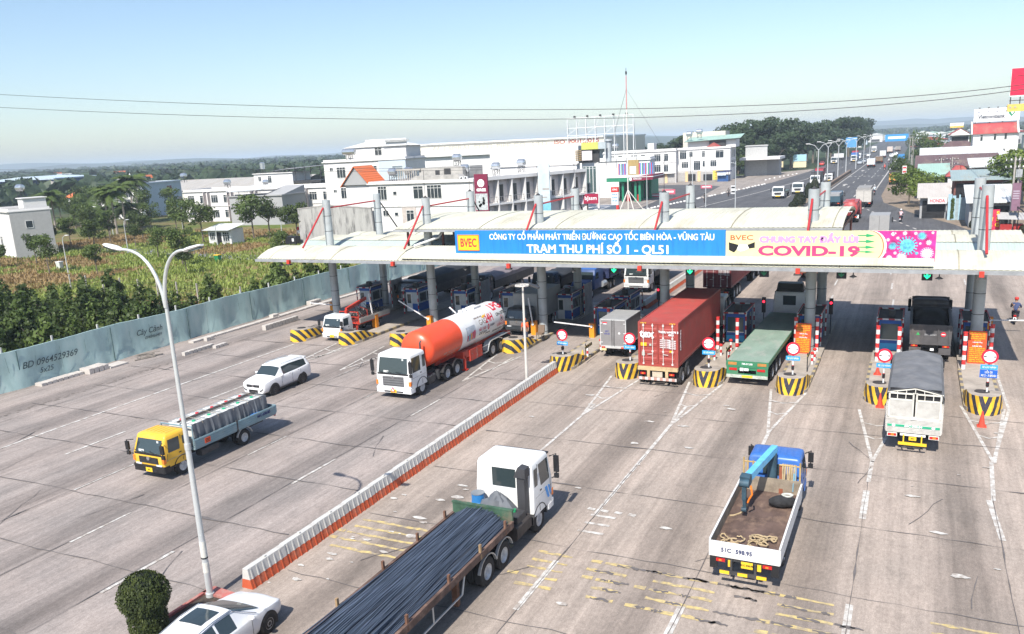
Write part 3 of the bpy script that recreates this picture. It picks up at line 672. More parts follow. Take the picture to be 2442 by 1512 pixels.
# traffic cones
cone_m = M('cone_red',(.62,.07,.04),.6,var=.15)
for x,y,h,l in ((-1.06,44.2,.75,'red traffic cone before the nose left of the tarpaulin truck'),(3.4,42.5,.75,'red traffic cone alone on the road before the rightmost nose'),(-1.42,49.8,.5,'small red traffic cone on the island behind the round sign'),(-19.15,48.9,.55,'faded yellow traffic cone beside the orange gate box')):
 t = thing('traffic_cone',l,'traffic cone',(x,y,.02 if y < 45 else .2)); b = MB(); b.box(-.2,.2,-.2,.2,0,.04); part('base',b,cone_m,t)
 b = MB(); b.lathe([(.15,.04),(.03,h),(0,h)],16); part('body',b,cone_m if h != .55 else M('cone_yellow',(.75,.42,.06),.6,var=.15),t)
# small slanted height boards on the islands
for x,y,l in ((-5.2,49.3,'thin black frame board on the island left of the empty lane'),(-.6,49.0,'thin black frame board beside the tarpaulin truck'),(-9.95,49.6,'striped black swing board between container and trailer'),(-18.7,48.3,'black swing frame beside the first right-hand nose')):
 t = thing('swing_board',l,'board',(x,y,.2),group='black swing boards on the islands')
 b = MB(); b.tube([(0,0,0),(0,0,1.15)],.03,6); part('post',b,black,t)
 b = MB(); b.box(-.02,.02,-.05,1.15,.8,1.0); part('board',b,M_stripe('swing_stripes',(.5,.38,.1),(.02,.02,.02),0,1,1,.3,duty=.3),t)
# chair beside third column
t = thing('armchair','worn brown office chair at the foot of the third column','chair',(-24.1,53.2,.2))
b = MB(); b.box(-.25,.25,-.25,.25,.38,.5); part('seat',b,M('vinyl_brown',(.2,.14,.1),.7),t)
b = MB(); b.prism([(.2,.5),(.32,.5),(.38,1.0),(.28,1.0)],'x',-.25,.25); part('backrest',b,M('vinyl_brown',(.2,.14,.1),.7),t)
b = MB()
for sx in (-.2,.2):
 for sy in (-.2,.2): b.tube([(sx,sy,0),(sx,sy,.4)],.02,5)
part('legs',b,dark,t)
# traffic mirror lamp mast by the tanker
t = thing('mast_light','slim white mast with an octagonal ring of lamps between tanker and grey box truck','mast light',(-20.35,42.7,0))
b = MB(); b.tube([(0,0,0),(.02,0,6.0)],[.09,.06],10); part('pole',b,M('mast_white',(.6,.57,.52),.5,var=.1),t)
b = MB()
for k in range(8):
 a,c = 2*PI*k/8,2*PI*(k+1)/8; b.beam((.42*math.cos(a),.42*math.sin(a),6.1),(.42*math.cos(c),.42*math.sin(c),6.1),.07,.07)
for k in range(4): a = PI*k/4; b.beam((-.42*math.cos(a),-.42*math.sin(a),6.08),(.42*math.cos(a),.42*math.sin(a),6.08),.04)
part('ring',b,M('mast_white',(.6,.57,.52)),t)
for a in (PI*.05,PI*.3,PI*.8,PI*1.0):
 b = MB(); b.T = Matrix.Rotation(a,4,'Z') @ Matrix.Translation((.72,0,6.05)) @ Matrix.Rotation(.35,4,'Y'); b.box(-.3,.3,-.16,.16,-.05,.05); part('lamp',b,dark,t)
# vehicles (local frame: front at y=0, +y forward)
WM = {}
def wheel(parent,x,y,r,w,side,rimm=None,deep=False):
 key = (round(r,3),round(w,3),side,rimm.name if rimm else '',deep)
 if key not in WM:
  b = MB(); h = w/2
  b.lathe([(r*.55,-h),(r*.9,-h),(r*.985,-h*.75),(r,-h*.35),(r,h*.35),(r*.985,h*.75),(r*.9,h),(r*.55,h)],28,axis='x',caps=False)
  tm = b.mesh('tyre',tyre_m,30)
  b = MB(); o = h*.93*side; i = (h*.3 if deep else h*.7)*side
  b.lathe([(0,i),(r*.18,i),(r*.2,i+.03*side),(r*.42,i+.01*side),(r*.52,o),(r*.575,o),(r*.575,-o),(0,-o)],20,axis='x')
  for k in range(8):
   a = 2*PI*k/8; b.cyl((i+.005*side,r*.27*math.cos(a),r*.27*math.sin(a)),(i+.04*side,r*.27*math.cos(a),r*.27*math.sin(a)),r*.035,n=6)
  WM[key] = (tm,b.mesh('rim',rimm or rim_m,30))
 t = bpy.data.objects.new('wheel',WM[key][0]); COL.objects.link(t); t.parent = parent; t.location = (x,y,r)
 q = bpy.data.objects.new('rim',WM[key][1]); COL.objects.link(q); q.parent = t
 return t
def rrect(yb,yf,hw,r,z,n=4,rf=None):
 rf = rf or r; pts = []
 for (cx,cy,a0,rad) in ((hw-rf,yf-rf,0,rf),(-hw+rf,yf-rf,PI/2,rf),(-hw+r,yb+r,PI,r),(hw-r,yb+r,3*PI/2,r)):
  for k in range(n+1):
   a = a0+PI/2*k/n; pts.append((cx+rad*math.cos(a),cy+rad*math.sin(a),z))
 return pts
def lerp_ring(R,z):
 for a,b in zip(R,R[1:]):
  if a[0] <= z <= b[0]:
   t = (z-a[0])/(b[0]-a[0]+1e-9); return [p+(q-p)*t for p,q in zip(a,b)]
 return list(R[-1])
def cab(root,w,L,z0,zt,paint_m,belt=.52,slant=.22,grille=None,lamp='low',visor=False,mirror='big',plate=None,bumper=None,rear_window=True,badge=None,bump_m=None,cl=None,backwards_detail=False,roofr=.10,lamp_m=None):
 hw = w/2; H = zt-z0; zb = z0+H*belt
 R = [(z0+.22,-L,-.02,hw-.01,.05),(z0+H*.35,-L,0,hw,.05),(zb,-L,-.01,hw,.05),(zt-.16,-L+.04,-slant,hw-.07,.06),(zt-.07,-L+.07,-slant-.04,hw-.10,.08),(zt-.02,-L+.13,-slant-.13,hw-.17,.1),(zt,-L+.26,-slant-.3,hw-.32,.1)]
 b = MB(); b.loft([rrect(r[1],r[2],r[3],r[4]+.02,r[0],rf=roofr) for r in R]); body = part('cab',b,paint_m,root,cl,smooth=50)
 def yf(z): return lerp_ring(R,z)[2]
 def hx(z): return lerp_ring(R,z)[3]
 z1,z2 = zb+.03,zt-.22
 b = MB(); nz,nx = 4,8; vs = []
 for i in range(nz+1):
  z = z1+(z2-z1)*i/nz; hh = hx(z)-.05
  for j in range(nx+1):
   t = -1+2*j/nx; x = t*hh; vs.append((x,yf(z)+.014-.05*max(0,abs(t)-.8)*5*.5,z))
 b.add(vs,[(i*(nx+1)+j,i*(nx+1)+j+1,(i+1)*(nx+1)+j+1,(i+1)*(nx+1)+j) for i in range(nz) for j in range(nx)])
 ws = part('windshield',b,glass,root)
 b = MB(); xs_ = hw*.25; b.box(xs_,xs_+.34,yf(z1+.06)+.004,yf(z1+.06)+.022,z1+.03,z1+.14); b.box(-hw*.6,-hw*.6+.12,yf(z2-.1)+.006,yf(z2-.1)+.026,z2-.14,z2-.04); part('sticker',b,M('sticker_white',(.6,.62,.6),.6,var=.1),root)
 b = MB(); b.box(-hw+.12,hw-.12,yf(z1-.04)-.01,yf(z1-.04)+.018,z1-.10,z1-.01); part('cowl',b,black,root)
 b = MB()
 for x in (-hw*.55,-.02,hw*.45): b.beam((x,yf(z1)+.03,z1-.05),(x+.42,yf(z1+.08)+.035,z1+.09),.018)
 part('wiper',b,black,root)
 for s in (-1,1):
  b = MB(); pts = [(-.30,z1+.02),(-.34,zb+.03),(-L*.62,zb+.03),(-L*.66,z2-.02),(-slant-.12,z2-.02)]
  b.add([(s*(hx(z)+.008),y,z) for y,z in pts],[tuple(range(len(pts)))]); part('side_window',b,glass,root)
  b = MB(); yy = -L*.70
  b.beam((s*(hw+.003),yy,z0+.3),(s*(hx(z2)+.004),yy-.02,z2+.03),.012); b.beam((s*(hw+.003),-.2,z0+.5),(s*(hw+.003),-.24,zb),.012); b.box(s*(hw+.003)-.008,s*(hw+.003)+.008,yy+.06,yy+.2,zb-.16,zb-.11); part('door_seam',b,black,root)
  b = MB(); b.box(s*(hw+.004)-.004,s*(hw+.004)+.004,-L*.9,-.12,zb-.30,zb-.285); part('crease',b,M('crease_grey',(.3,.3,.3),.5),root)
  if L > 1.5:
   b = MB(); b.box(s*(hx(zb+.3)+.006)-.006,s*(hx(zb+.3)+.006)+.006,-L+.14,-L*.76,zb+.08,z2-.06); part('rear_quarter_window',b,glass,root)
  b = MB(); xo = hw+.13
  b.tube([(s*(hw-.06),-.1,zt-.3),(s*xo,.12,zt-.25),(s*xo,.12,zb-.05),(s*(hw-.02),-.02,zb-.1)],.024,5); ar = part('mirror_arm',b,black,root)
  b = MB(); b.box(s*xo-.10,s*xo+.10,.07,.16,zb+.12,zt-.33); b.box(s*xo-.09,s*xo+.09,.07,.15,zb-.12,zb+.06); part('mirror',b,black,ar)
  zl = z0+.28 if lamp == 'low' else z0+.42
  b = MB(); b.box(s*hw*.66-.17,s*hw*.66+.17,-.06,.025,zl-.07,zl+.09); part('headlight',b,lamp_m or clear_lens,root)
  b = MB(); b.box(min(s*(hw-.13),s*(hw+.006)),max(s*(hw-.13),s*(hw+.006)),-.13,.015,zl+.16,zl+.42) if lamp == 'low' else b.box(min(s*(hw-.1),s*(hw+.006)),max(s*(hw-.1),s*(hw+.006)),-.16,.02,zl-.06,zl+.1)
  part('indicator',b,orange_lens,root)
  b = MB(); b.box(s*(hw-.2)-.16,s*(hw-.2)+.16,-L*.62,-L*.30,z0+.1,z0+.16); part('step',b,dark,root)
 b = MB(); gz0,gz1 = z0+.34,zb-.16
 gw = hw*.62
 if grille != 'none':
  b.box(-gw,gw,-.03,.012,gz0+.05,gz1)
  g = part('grille',b,M('grille_grey',(.16,.16,.165),.45,var=.1) if grille != 'black' else black,root)
  b = MB()
  for k in range(4): z = gz0+.09+(gz1-gz0-.12)*k/3.6; b.box(-gw+.04,gw-.04,.012,.026,z,z+.02)
  part('grille_bar',b,dark if grille != 'chrome' else chrome,g)
  b = MB(); b.cyl((0,.012,gz1-.06),(0,.035,gz1-.06),.095,n=20); part('badge',b,chrome,g)
 b = MB(); b.loft([rrect(-.5,.04,hw+.01,.06,z) for z in (z0-.02,z0+.2)]); b.box(-hw,hw,-.3,.03,z0+.2,z0+.3); part('bumper',b,bump_m or paint_m,root)
 b = MB(); b.box(-hw*.55,hw*.55,.02,.052,z0+.02,z0+.1); part('air_intake',b,black,root)
 if plate:
  b = MB(); b.box(-.2,.2,.045,.06,z0+.0,z0+.2); p_ = part('licence_plate',b,yellow_m,root)
  text(plate,.085,black_ink,p_,(0,.063,z0+.1),rot=(PI/2,0,PI),bold=.003,ext=.001)
 if visor:
  b = MB(); b.box(-hw+.12,hw-.12,-slant+.0,-slant+.2,zt-.2,zt-.14); part('sun_visor',b,black,root)
 b = MB(); b.box(-hw+.03,hw-.03,-L-.008,-L-.002,z0+.3,z0+.34); part('rear_seam',b,black,root)
 if rear_window:
  b = MB(); b.box(-hw*.40,hw*.40,-L-.012,-L+.08,zb+.10,zt-.3); b.box(-hw*.40,hw*.40,-L+.0,-L+.05,zb+.10,zt-.3); part('rear_window',b,glass,root)
 return body
def chassis(root,y0,y1,z=.75,w=.85):
 b = MB()
 for s in (-1,1): b.box(s*w/2-.05,s*w/2+.05,y1,y0,z-.13,z+.13)
 y = y0-.4
 while y > y1: b.box(-w/2,w/2,y-.04,y+.04,z-.08,z+.08); y -= 1.1
 return part('chassis',b,dark,root)
def axle_pair(root,y,hw,r,w=.28,dual=False,rimm=None):
 for s in (-1,1):
  wheel(root,s*(hw-w/2),y,r,w,s,rimm,deep=dual)
  if dual: wheel(root,s*(hw-w*1.62),y,r,w,s,rimm)
 b = MB(); b.cyl((-hw+.2,y,r),(hw-.2,y,r),.1,n=8); part('axle',b,dark,root)
def mudguard(root,y,r,hw,m=None,w=.5,name='mudguard',a0=15,a1=165):
 for s in (-1,1):
  b = MB(); pts = []
  R1 = r+.1
  for k in range(9):
   a = math.radians(a0+(a1-a0)*k/8); pts.append((y+R1*math.cos(a),r+R1*math.sin(a)))
  out = pts+[(q[0]+(q[0]-y)*.04,q[1]+.03) for q in reversed(pts)]
  b.prism(out,'x',min(s*hw,s*(hw-w)),max(s*hw,s*(hw-w))); part(name,b,m or black,root,smooth=40)
def tank_box(root,x,y0,y1,z0,z1,w=.5,m=None,name='fuel_tank'):
 b = MB(); b.loft([[(x+w/2*cx,y,(z0+z1)/2+(z1-z0)/2*cz) for cx,cz in ((-1,-.7),(-.7,-1),(.7,-1),(1,-.7),(1,.7),(.7,1),(-.7,1),(-1,.7))] for y in (y1,y0)]); return part(name,b,m or dark,root)
def tail_lamps(root,hw,y,z,w=.4,h=.16):
 for s in (-1,1):
  b = MB(); b.box(s*hw-w/2,s*hw+w/2,y-.04,y,z,z+h); l_ = part('tail_lamp',b,red_lens,root)
  b = MB(); b.box(s*hw-w*.2,s*hw+w*.12,y-.046,y-.041,z+.02,z+h-.02); part('lens',b,orange_lens,l_)
def plate(root,y,z,s,back=True,w=.34,h=.2,x=0):
 b = MB(); b.box(x-w/2,x+w/2,y-.02,y,z,z+h); p_ = part('licence_plate',b,yellow_m,root)
 text(s,.08,black_ink,p_,(x,y-.023,z+h/2),bold=.003,ext=.001); return p_
AWAY,TOWARD = 0.0,PI
# 1 gas tanker
cabwhite = M('cab_white',(.80,.80,.79),.3,var=.03,spec=.5,dirt=(.5,.47,.42),damt=.3)
t = thing('gas_tanker','white articulated gas tanker with bright orange tank front and LPG lettering','tanker truck',(-26.7,38.02,0),TOWARD)
cab(t,2.36,1.85,.42,2.68,cabwhite,belt=.50,slant=.20,plate='51C',lamp='low',cl='white flat-fronted cab')
chassis(t,-.8,-6.4,.8)
axle_pair(t,-1.25,1.16,.5); axle_pair(t,-4.25,1.16,.5,dual=True); axle_pair(t,-5.45,1.16,.5,dual=True)
mudguard(t,-4.25,.5,1.2); mudguard(t,-5.45,.5,1.2); mudguard(t,-1.25,.5,1.2,black,a0=0,a1=180)
tank_box(t,-.98,-1.95,-2.75,.4,.95,.42); tank_box(t,.98,-1.95,-3.5,.4,.95,.42,steel)
b = MB(); b.cyl((-1.2,-2.35,.7),(-1.13,-2.35,.7),.22,n=16); b.cyl((-1.05,-3.15,.45),(-1.05,-3.15,1.0),.16,n=12); part('air_tank',b,dark,t)
b = MB(); b.tube([(-.72,-2.0,.9),(-.72,-2.0,2.95),(-.72,-2.12,3.05)],.06,8); part('exhaust_stack',b,dark,t)
b = MB(); b.prism([(0,.07),(.3,.07),(.15,.36)],'y',.07,.085); p_ = part('warning_triangle',b,red_ink,t); p_.location = (-.12,0,.42)
b = MB(); b.prism([(.06,.1),(.24,.1),(.15,.27)],'y',.087,.092); q_ = part('face',b,white_ink,p_)
tw = M('tank_white',(.80,.80,.80),.3,var=.03,spec=.5,dirt=(.5,.46,.4),damt=.35); to = M('tank_orange',(.80,.085,.03),.35,var=.05,spec=.5)
R_,zc = 1.17,2.28; TY0,TYm,TY1 = -2.35,-6.35,-13.0
b = MB(); prof = [(0.0,TY0)] + [(R_*math.sin(a),TY0-.55*(1-math.cos(a))) for a in [PI/2*k/8 for k in range(1,9)]] + [(R_,TYm)]
b.lathe(prof,48,c=(0,0,zc),axis='y'); tk = part('tank_front',b,to,t,'orange front half of the tank',smooth=60)
b = MB(); prof = [(R_+.003,TYm)] + [(R_,TY1+.55)] + [(R_*math.cos(a),TY1+.55*(1-math.sin(a))) for a in [PI/2*k/8 for k in range(1,8)]] + [(0.0,TY1)]
b.lathe(prof,48,c=(0,0,zc),axis='y'); tk2 = part('tank_rear',b,tw,t,'white rear half of the tank',smooth=60)
b = MB()
for y in (-8.4,-8.9,-9.8,-10.2): b.cyl((.05,y,zc+R_-.05),(.05,y,zc+R_+.16),.16,n=14)
b.box(-.3,.35,-10.6,-9.6,zc+R_-.04,zc+R_+.1); b.tube([(.3,-8.2,zc+R_),(.7,-8.1,zc+R_+.4)],.05,6); part('valve',b,tw,t)
def wrap_text(s,size,mat,parent,y,ang,R,zc,side=-1,sx=1.,bold=.01,name='lettering',dirn=1):
 o = text(s,size,mat,parent,(0,0,0),rot=(0,0,0),name=name,bold=bold,ext=0)
 bm = bmesh.new(); bm.from_mesh(o.data); bmesh.ops.subdivide_edges(bm,edges=[e for e in bm.edges if e.calc_length() > .08],cuts=2); bmesh.ops.triangulate(bm,faces=bm.faces); bm.to_mesh(o.data); bm.free()
 for v in o.data.vertices:
  u,h = v.co.x*sx,v.co.y; a = ang + h/R
  v.co = Vector((side*(R+.006)*math.cos(a),y-u if side < 0 else y+u,zc+(R+.006)*math.sin(a)))
 return o
LR = M('lpg_red',(.62,.02,.05),.4,var=0)
wrap_text('LPG',.95,LR,tk2,-11.9,.98,R_,zc,sx=.85,bold=.03)
wrap_text('UN-1075',.32,black_ink,tk2,-11.9,.42,R_,zc,bold=.01)
wrap_text('GAS',.52,M('gas_grey',(.25,.2,.17),.5,var=0),tk2,-9.25,.36,R_,zc,bold=.004)
wrap_text('24H',.78,LR,tk2,-10.25,.42,R_,zc,sx=.85,bold=.025,)
wrap_text('PETRO VIỆT NAM',.13,M('gas_grey',(.25,.2,.17)),tk2,-8.95,.70,R_,zc)
wrap_text('BẬT GAS',.25,LR,tk2,-9.1,-.02,R_,zc,bold=.006); wrap_text('0',.5,LR,tk2,-9.95,-.06,R_,zc,bold=.02); wrap_text('CHẠM',.22,black_ink,tk2,-10.5,-.02,R_,zc,bold=.004); wrap_text('CHỈ QUA',.25,black_ink,tk2,-9.15,-.24,R_,zc,bold=.006); wrap_text('HOTLINE 1900',.1,black_ink,tk2,-9.9,-.38,R_,zc)
wrap_text('CẤM LỬA',.28,LR,tk2,-11.85,-.22,R_,zc,bold=.006); wrap_text('KHÔNG ĐƯỢC GẦN',.2,black_ink,tk2,-11.6,-.48,R_,zc,bold=.004)
wrap_text('ĐIỆN THOẠI KHẨN CẤP',.2,M('faded_white_ink',(.75,.5,.4),.5,var=0),tk,-5.2,-.50,R_,zc,bold=.003); wrap_text('0251 3 835 114',.18,M('faded_white_ink',(.75,.5,.4)),tk,-5.2,-.70,R_,zc)
def patch(parent,mat,y0,y1,a0,a1,R,zc,name='picture',e=.004):
 b = MB(); n = 8; vs = []
 for i in range(n+1):
  a = a0+(a1-a0)*i/n
  for y in (y0,y1): vs.append((-(R+e)*math.cos(a),y,zc+(R+e)*math.sin(a)))
 b.add(vs,[(2*i,2*i+1,2*i+3,2*i+2) for i in range(n)]); return part(name,b,mat,parent)
pn = patch(tk2,M('poster_pale',(.42,.46,.52),.4,var=.3,scale=3),-6.95,-8.15,-.42,.42,R_,zc,'poster')
for k,c in enumerate(((.45,.03,.12),(.02,.28,.42),(.75,.33,.04),(.6,.02,.08),(.6,.02,.08))): patch(pn,M('bottle_%d' % k,c,.4,var=.1),-6.98-.23*k,-7.16-.23*k,-.36,-.05+.04*k,R_,zc,'bottle_picture',.007)
b = MB(); n = 24; vs = []
for i in range(n):
 a = 2*PI*i/n
 for rr_ in (.17,.21): vs.append((-(R_+.006)*math.cos(.13+rr_*math.sin(a)/R_),-11.95-rr_*math.cos(a),zc+(R_+.006)*math.sin(.13+rr_*math.sin(a)/R_)))
b.add(vs,[(2*i,2*i+1,(2*i+3) % (2*n),(2*i+2) % (2*n)) for i in range(n)]); part('no_fire_symbol',b,LR,tk2)
patch(tk2,black_ink,-11.88,-12.0,.06,.2,R_,zc,'flame_symbol')
fl = MB(); vs = []
for u,a in ((0,.62),(.3,.72),(.55,.70),(.75,.80),(.62,.66),(.4,.62),(.2,.55)): vs.append((-(R_+.012)*math.cos(a),-9.35-u,zc+(R_+.012)*math.sin(a)))
fl.add(vs,[tuple(range(7))]); part('flame_logo',fl,M('flame_yellow',(.85,.5,.04),.5,var=0),tk2)
tr = M('trailer_red',(.55,.05,.03),.5,var=.1,dirt=(.2,.1,.08))
b = MB()
for s in (-1,1): b.box(s*.45-.06,s*.45+.06,-13.2,-4.0,1.0,1.22)
b.box(-1.1,1.1,-7.2,-6.4,.85,1.3); b.box(-1.1,1.1,-13.3,-12.9,.75,1.25); part('trailer_frame',b,tr,t)
b = MB(); b.box(-1.16,-.6,-8.9,-7.2,.5,1.25); bx = part('equipment_box',b,tr,t)
b = MB()
for y in (-7.5,-8.0,-8.25,-8.75): b.box(-1.175,-1.162,y-.03,y+.03,.95,.98); b.box(-1.175,-1.162,y-.03,y+.03,.68,.71)
b.box(-1.175,-1.162,-8.14,-8.11,.5,1.25); part('hinge',b,chrome,bx)
b = MB(); b.box(-1.1,-.95,-6.75,-6.6,.1,1.0); b.box(-1.2,-.85,-6.85,-6.5,.05,.1); b.box(.95,1.1,-6.75,-6.6,.1,1.0); part('landing_leg',b,tr,t)
b = MB(); b.tube([(-1.12,-9.0,.55),(-1.12,-10.0,.55),(-1.12,-10.0,1.0),(-1.12,-9.0,1.0)],.03,6); part('side_guard',b,steel,t)
for y in (-10.4,-11.62,-12.85): axle_pair(t,y,1.18,.52,.32)
for s in (-1,1):
 b = MB(); pts = [(-9.7,.6),(-9.85,.95),(-10.1,1.13),(-10.5,1.17),(-12.75,1.17),(-13.15,1.13),(-13.4,.9)]
 b.prism(pts+[(y,z+.04) for y,z in reversed(pts)],'x',min(s*1.2,s*.75),max(s*1.2,s*.75)); part('mudguard',b,steel,t)
tail_lamps(t,.8,-13.3,.95)
# worker beside tanker: hi-vis
# 2 yellow flatbed truck
cy_ = M('cab_yellow',(.80,.46,.045),.35,var=.05,dirt=(.5,.38,.2),damt=.35); bed_m = M('bed_grey_blue',(.20,.30,.34),.45,var=.1,dirt=(.3,.3,.28))
t = thing('flatbed_truck','small truck with a yellow cab and grey blue drop-side bed carrying wrapped tanks','truck',(-30.75,24.15,0),TOWARD)
cab(t,1.95,1.55,.42,2.12,cy_,belt=.50,slant=.26,grille='black',plate='60C',lamp='low',bump_m=black,cl='yellow cab',mirror='big')
text('F U S O',.12,dark,t,(0,.02,1.08),rot=(PI/2,0,PI),bold=.006)
b = MB()
for x in (-.6,-.36,-.12,.12,.36,.6): b.box(x-.02,x+.02,-1.3,-.6,2.115,2.135)
part('roof_rib',b,cy_,t)
chassis(t,-.5,-6.9,.72,.8); axle_pair(t,-1.05,.95,.42,.24); axle_pair(t,-5.0,.95,.42,.24,dual=True); mudguard(t,-5.0,.42,1.02,steel,.1); mudguard(t,-1.05,.42,.99,black,.3)
b = MB(); b.box(-1.05,1.05,-7.3,-1.75,.92,1.0); b.box(-.5,.5,-7.3,-1.75,.85,.92); part('bed_floor',b,bed_m,t)
def dropside(root,y0,y1,x,z0,z1,m,name='side_board',ribs=4,th=.05):
 b = MB(); b.box(x-th/2,x+th/2,y1,y0,z0,z1)
 for k in range(ribs): z = z0+(z1-z0)*(k+.5)/ribs; b.box(x-th/2-.018,x+th/2+.018,y1,y0,z-.025,z+.025)
 return part(name,b,m,root)
for s in (-1,1):
 dropside(t,-1.75,-4.45,s*1.05,1.0,1.42,bed_m); dropside(t,-4.55,-7.3,s*1.05,1.0,1.42,bed_m)
 b = MB(); b.box(s*1.05-.04,s*1.05+.04,-4.54,-4.46,.9,1.5); part('stake',b,dark,t)
b = MB(); b.box(-1.05,1.05,-7.36,-7.3,1.0,1.42)
for z in (1.1,1.21,1.32): b.box(-1.05,1.05,-7.375,-7.36,z-.02,z+.02)
part('tailgate',b,bed_m,t)
b = MB(); b.tube([(-1.0,-1.78,1.0),(-1.0,-1.78,2.05),(1.0,-1.78,2.05),(1.0,-1.78,1.0)],.04,6); b.tube([(-1.0,-1.78,1.5),(1.0,-1.78,1.5)],.03,6); part('headboard',b,bed_m,t)
text('60C-608.80',.2,dark_blue,t,(-1.098,-6.35,1.22),rot=(PI/2,0,-PI/2),bold=.006)
b = MB(); b.box(-1.1,-1.085,-2.7,-2.35,1.05,1.3); hz_ = part('hazard_plate',b,M('hazard_orange',(.85,.1,.02),.5,var=.1),t)
b = MB()
for k in range(3): b.box(-1.105,-1.1,-2.66,-2.39,1.1+.065*k,1.125+.065*k)
part('print',b,black_ink,hz_)
tail_lamps(t,.75,-7.32,.8); plate(t,-7.35,.62,'60C'); tank_box(t,-.75,-2.2,-3.3,.45,.8,.4)
# load: row of white cube tanks wrapped in grey tarpaulin
tarp_g = M('tarp_grey',(.13,.14,.155),.6,var=.2,scale=2)
ibc = M('tank_plastic',(.72,.72,.68),.5,var=.06)
n_ld = 0
for k in range(5):
 y0 = -2.0-k*.97
 for s,wd in ((-1,.78),(1,.78)):
  q = thing('cube_tank','white plastic cube tank on the yellow truck, %s of the %s row' % (ORD[k],'near' if s < 0 else 'far'),'tank',(-30.75+s*-1*.40+.0,24.15-y0,1.0),TOWARD,group='white cube tanks on the yellow truck')
  b = MB(); b.loft([rrect(-.94,0,.385,.06,z) for z in (0,1.0)] + [rrect(-.88,-.06,.33,.06,1.04)]); part('body',b,ibc,q)
  b = MB()
  for y in (-.05,-.47,-.9): b.box(-.39,.39,y-.012,y+.012,1.05,1.075)
  for x in (-.38,0,.38): b.box(x-.012,x+.012,-.93,-.02,1.045,1.065)
  part('cage',b,steel,q)
  b = MB(); b.cyl((0,-.47,1.04),(0,-.47,1.1),.085,n=14); part('lid',b,M('lid_%d' % ((k*3+(s > 0)) % 3),((.02,.4,.2),(.55,.04,.05),(.6,.6,.6))[(k*3+(s > 0)) % 3],.5,var=0),q)
tp = thing('tarpaulin','grey tarpaulin wrapped round the side of the tanks on the yellow truck','tarpaulin',(-30.75,24.15,1.0),TOWARD)
b = MB(); rt = random.Random(5); n = 60; vs = []
for i in range(n+1):
 y = -1.95-(5.0)*i/n; o1 = rt.uniform(0,.06); vs += [(-.84-.10*rt.random(),y,.0),(-.84-o1*1.6,y,.38),(-.83-o1,y,.76),(-.80,y,1.07+.02*math.sin(i*.7))]
b.add(vs,[(i*4+j,i*4+j+1,i*4+5+j,i*4+4+j) for i in range(n) for j in range(3)])
vs = []
for i in range(13): x = -.82+1.64*i/12; o1 = rt.uniform(0,.05); vs += [(x,-6.95-o1,0),(x,-6.93-o1,1.06)]
b.add(vs,[(2*i,2*i+1,2*i+3,2*i+2) for i in range(12)])
part('cloth',b,tarp_g,tp,smooth=25)
pl = thing('load_pole','pair of long steel poles lashed on top of the tanks on the yellow truck','pole',(-30.75,24.15,2.12),TOWARD)
b = MB(); b.beam((.02,-1.9,.02),(.02,-7.2,.02),.06); b.beam((-.12,-2.0,.02),(-.12,-7.1,.02),.05); part('poles',b,M('pole_brown',(.1,.085,.075),.7),pl)
b = MB()
for y in (-2.6,-3.6,-4.6,-5.6,-6.5): b.tube([(-.86,y,-.15),(-.8,y,.0),(0,y,.06),(.8,y,0)],.014,4)
part('ropes',b,M('rope',(.3,.25,.2),.8),pl)
for x,y,c,l in ((-29.98,28.2,(.75,.72,.68),'white bucket standing in the open side of the yellow truck bed'),(-29.95,28.85,(.75,.55,.35),'pale orange sack in the open side of the yellow truck bed'),(-29.95,30.1,(.03,.22,.7),'blue crate in the rear of the yellow truck bed')):
 q = thing('bucket' if 'bucket' in l else 'sack' if 'sack' in l else 'crate',l,l.split()[1] if 'sack' not in l else 'sack',(x,y,1.0)); b = MB()
 if 'crate' in l:
  b.box(-.16,.16,-.3,.3,0,.35); b.box(-.18,.18,-.32,.32,.3,.38)
 elif 'sack' in l: b.lathe([(.15,0),(.2,.15),(.17,.3),(.05,.36),(0,.36)],12)
 else: b.lathe([(.13,0),(.17,.32),(.185,.33),(.185,.36),(.16,.36),(0,.3)],16)
 part('body',b,M('goods_%d' % int(y*10),c,.6,var=.08),q)
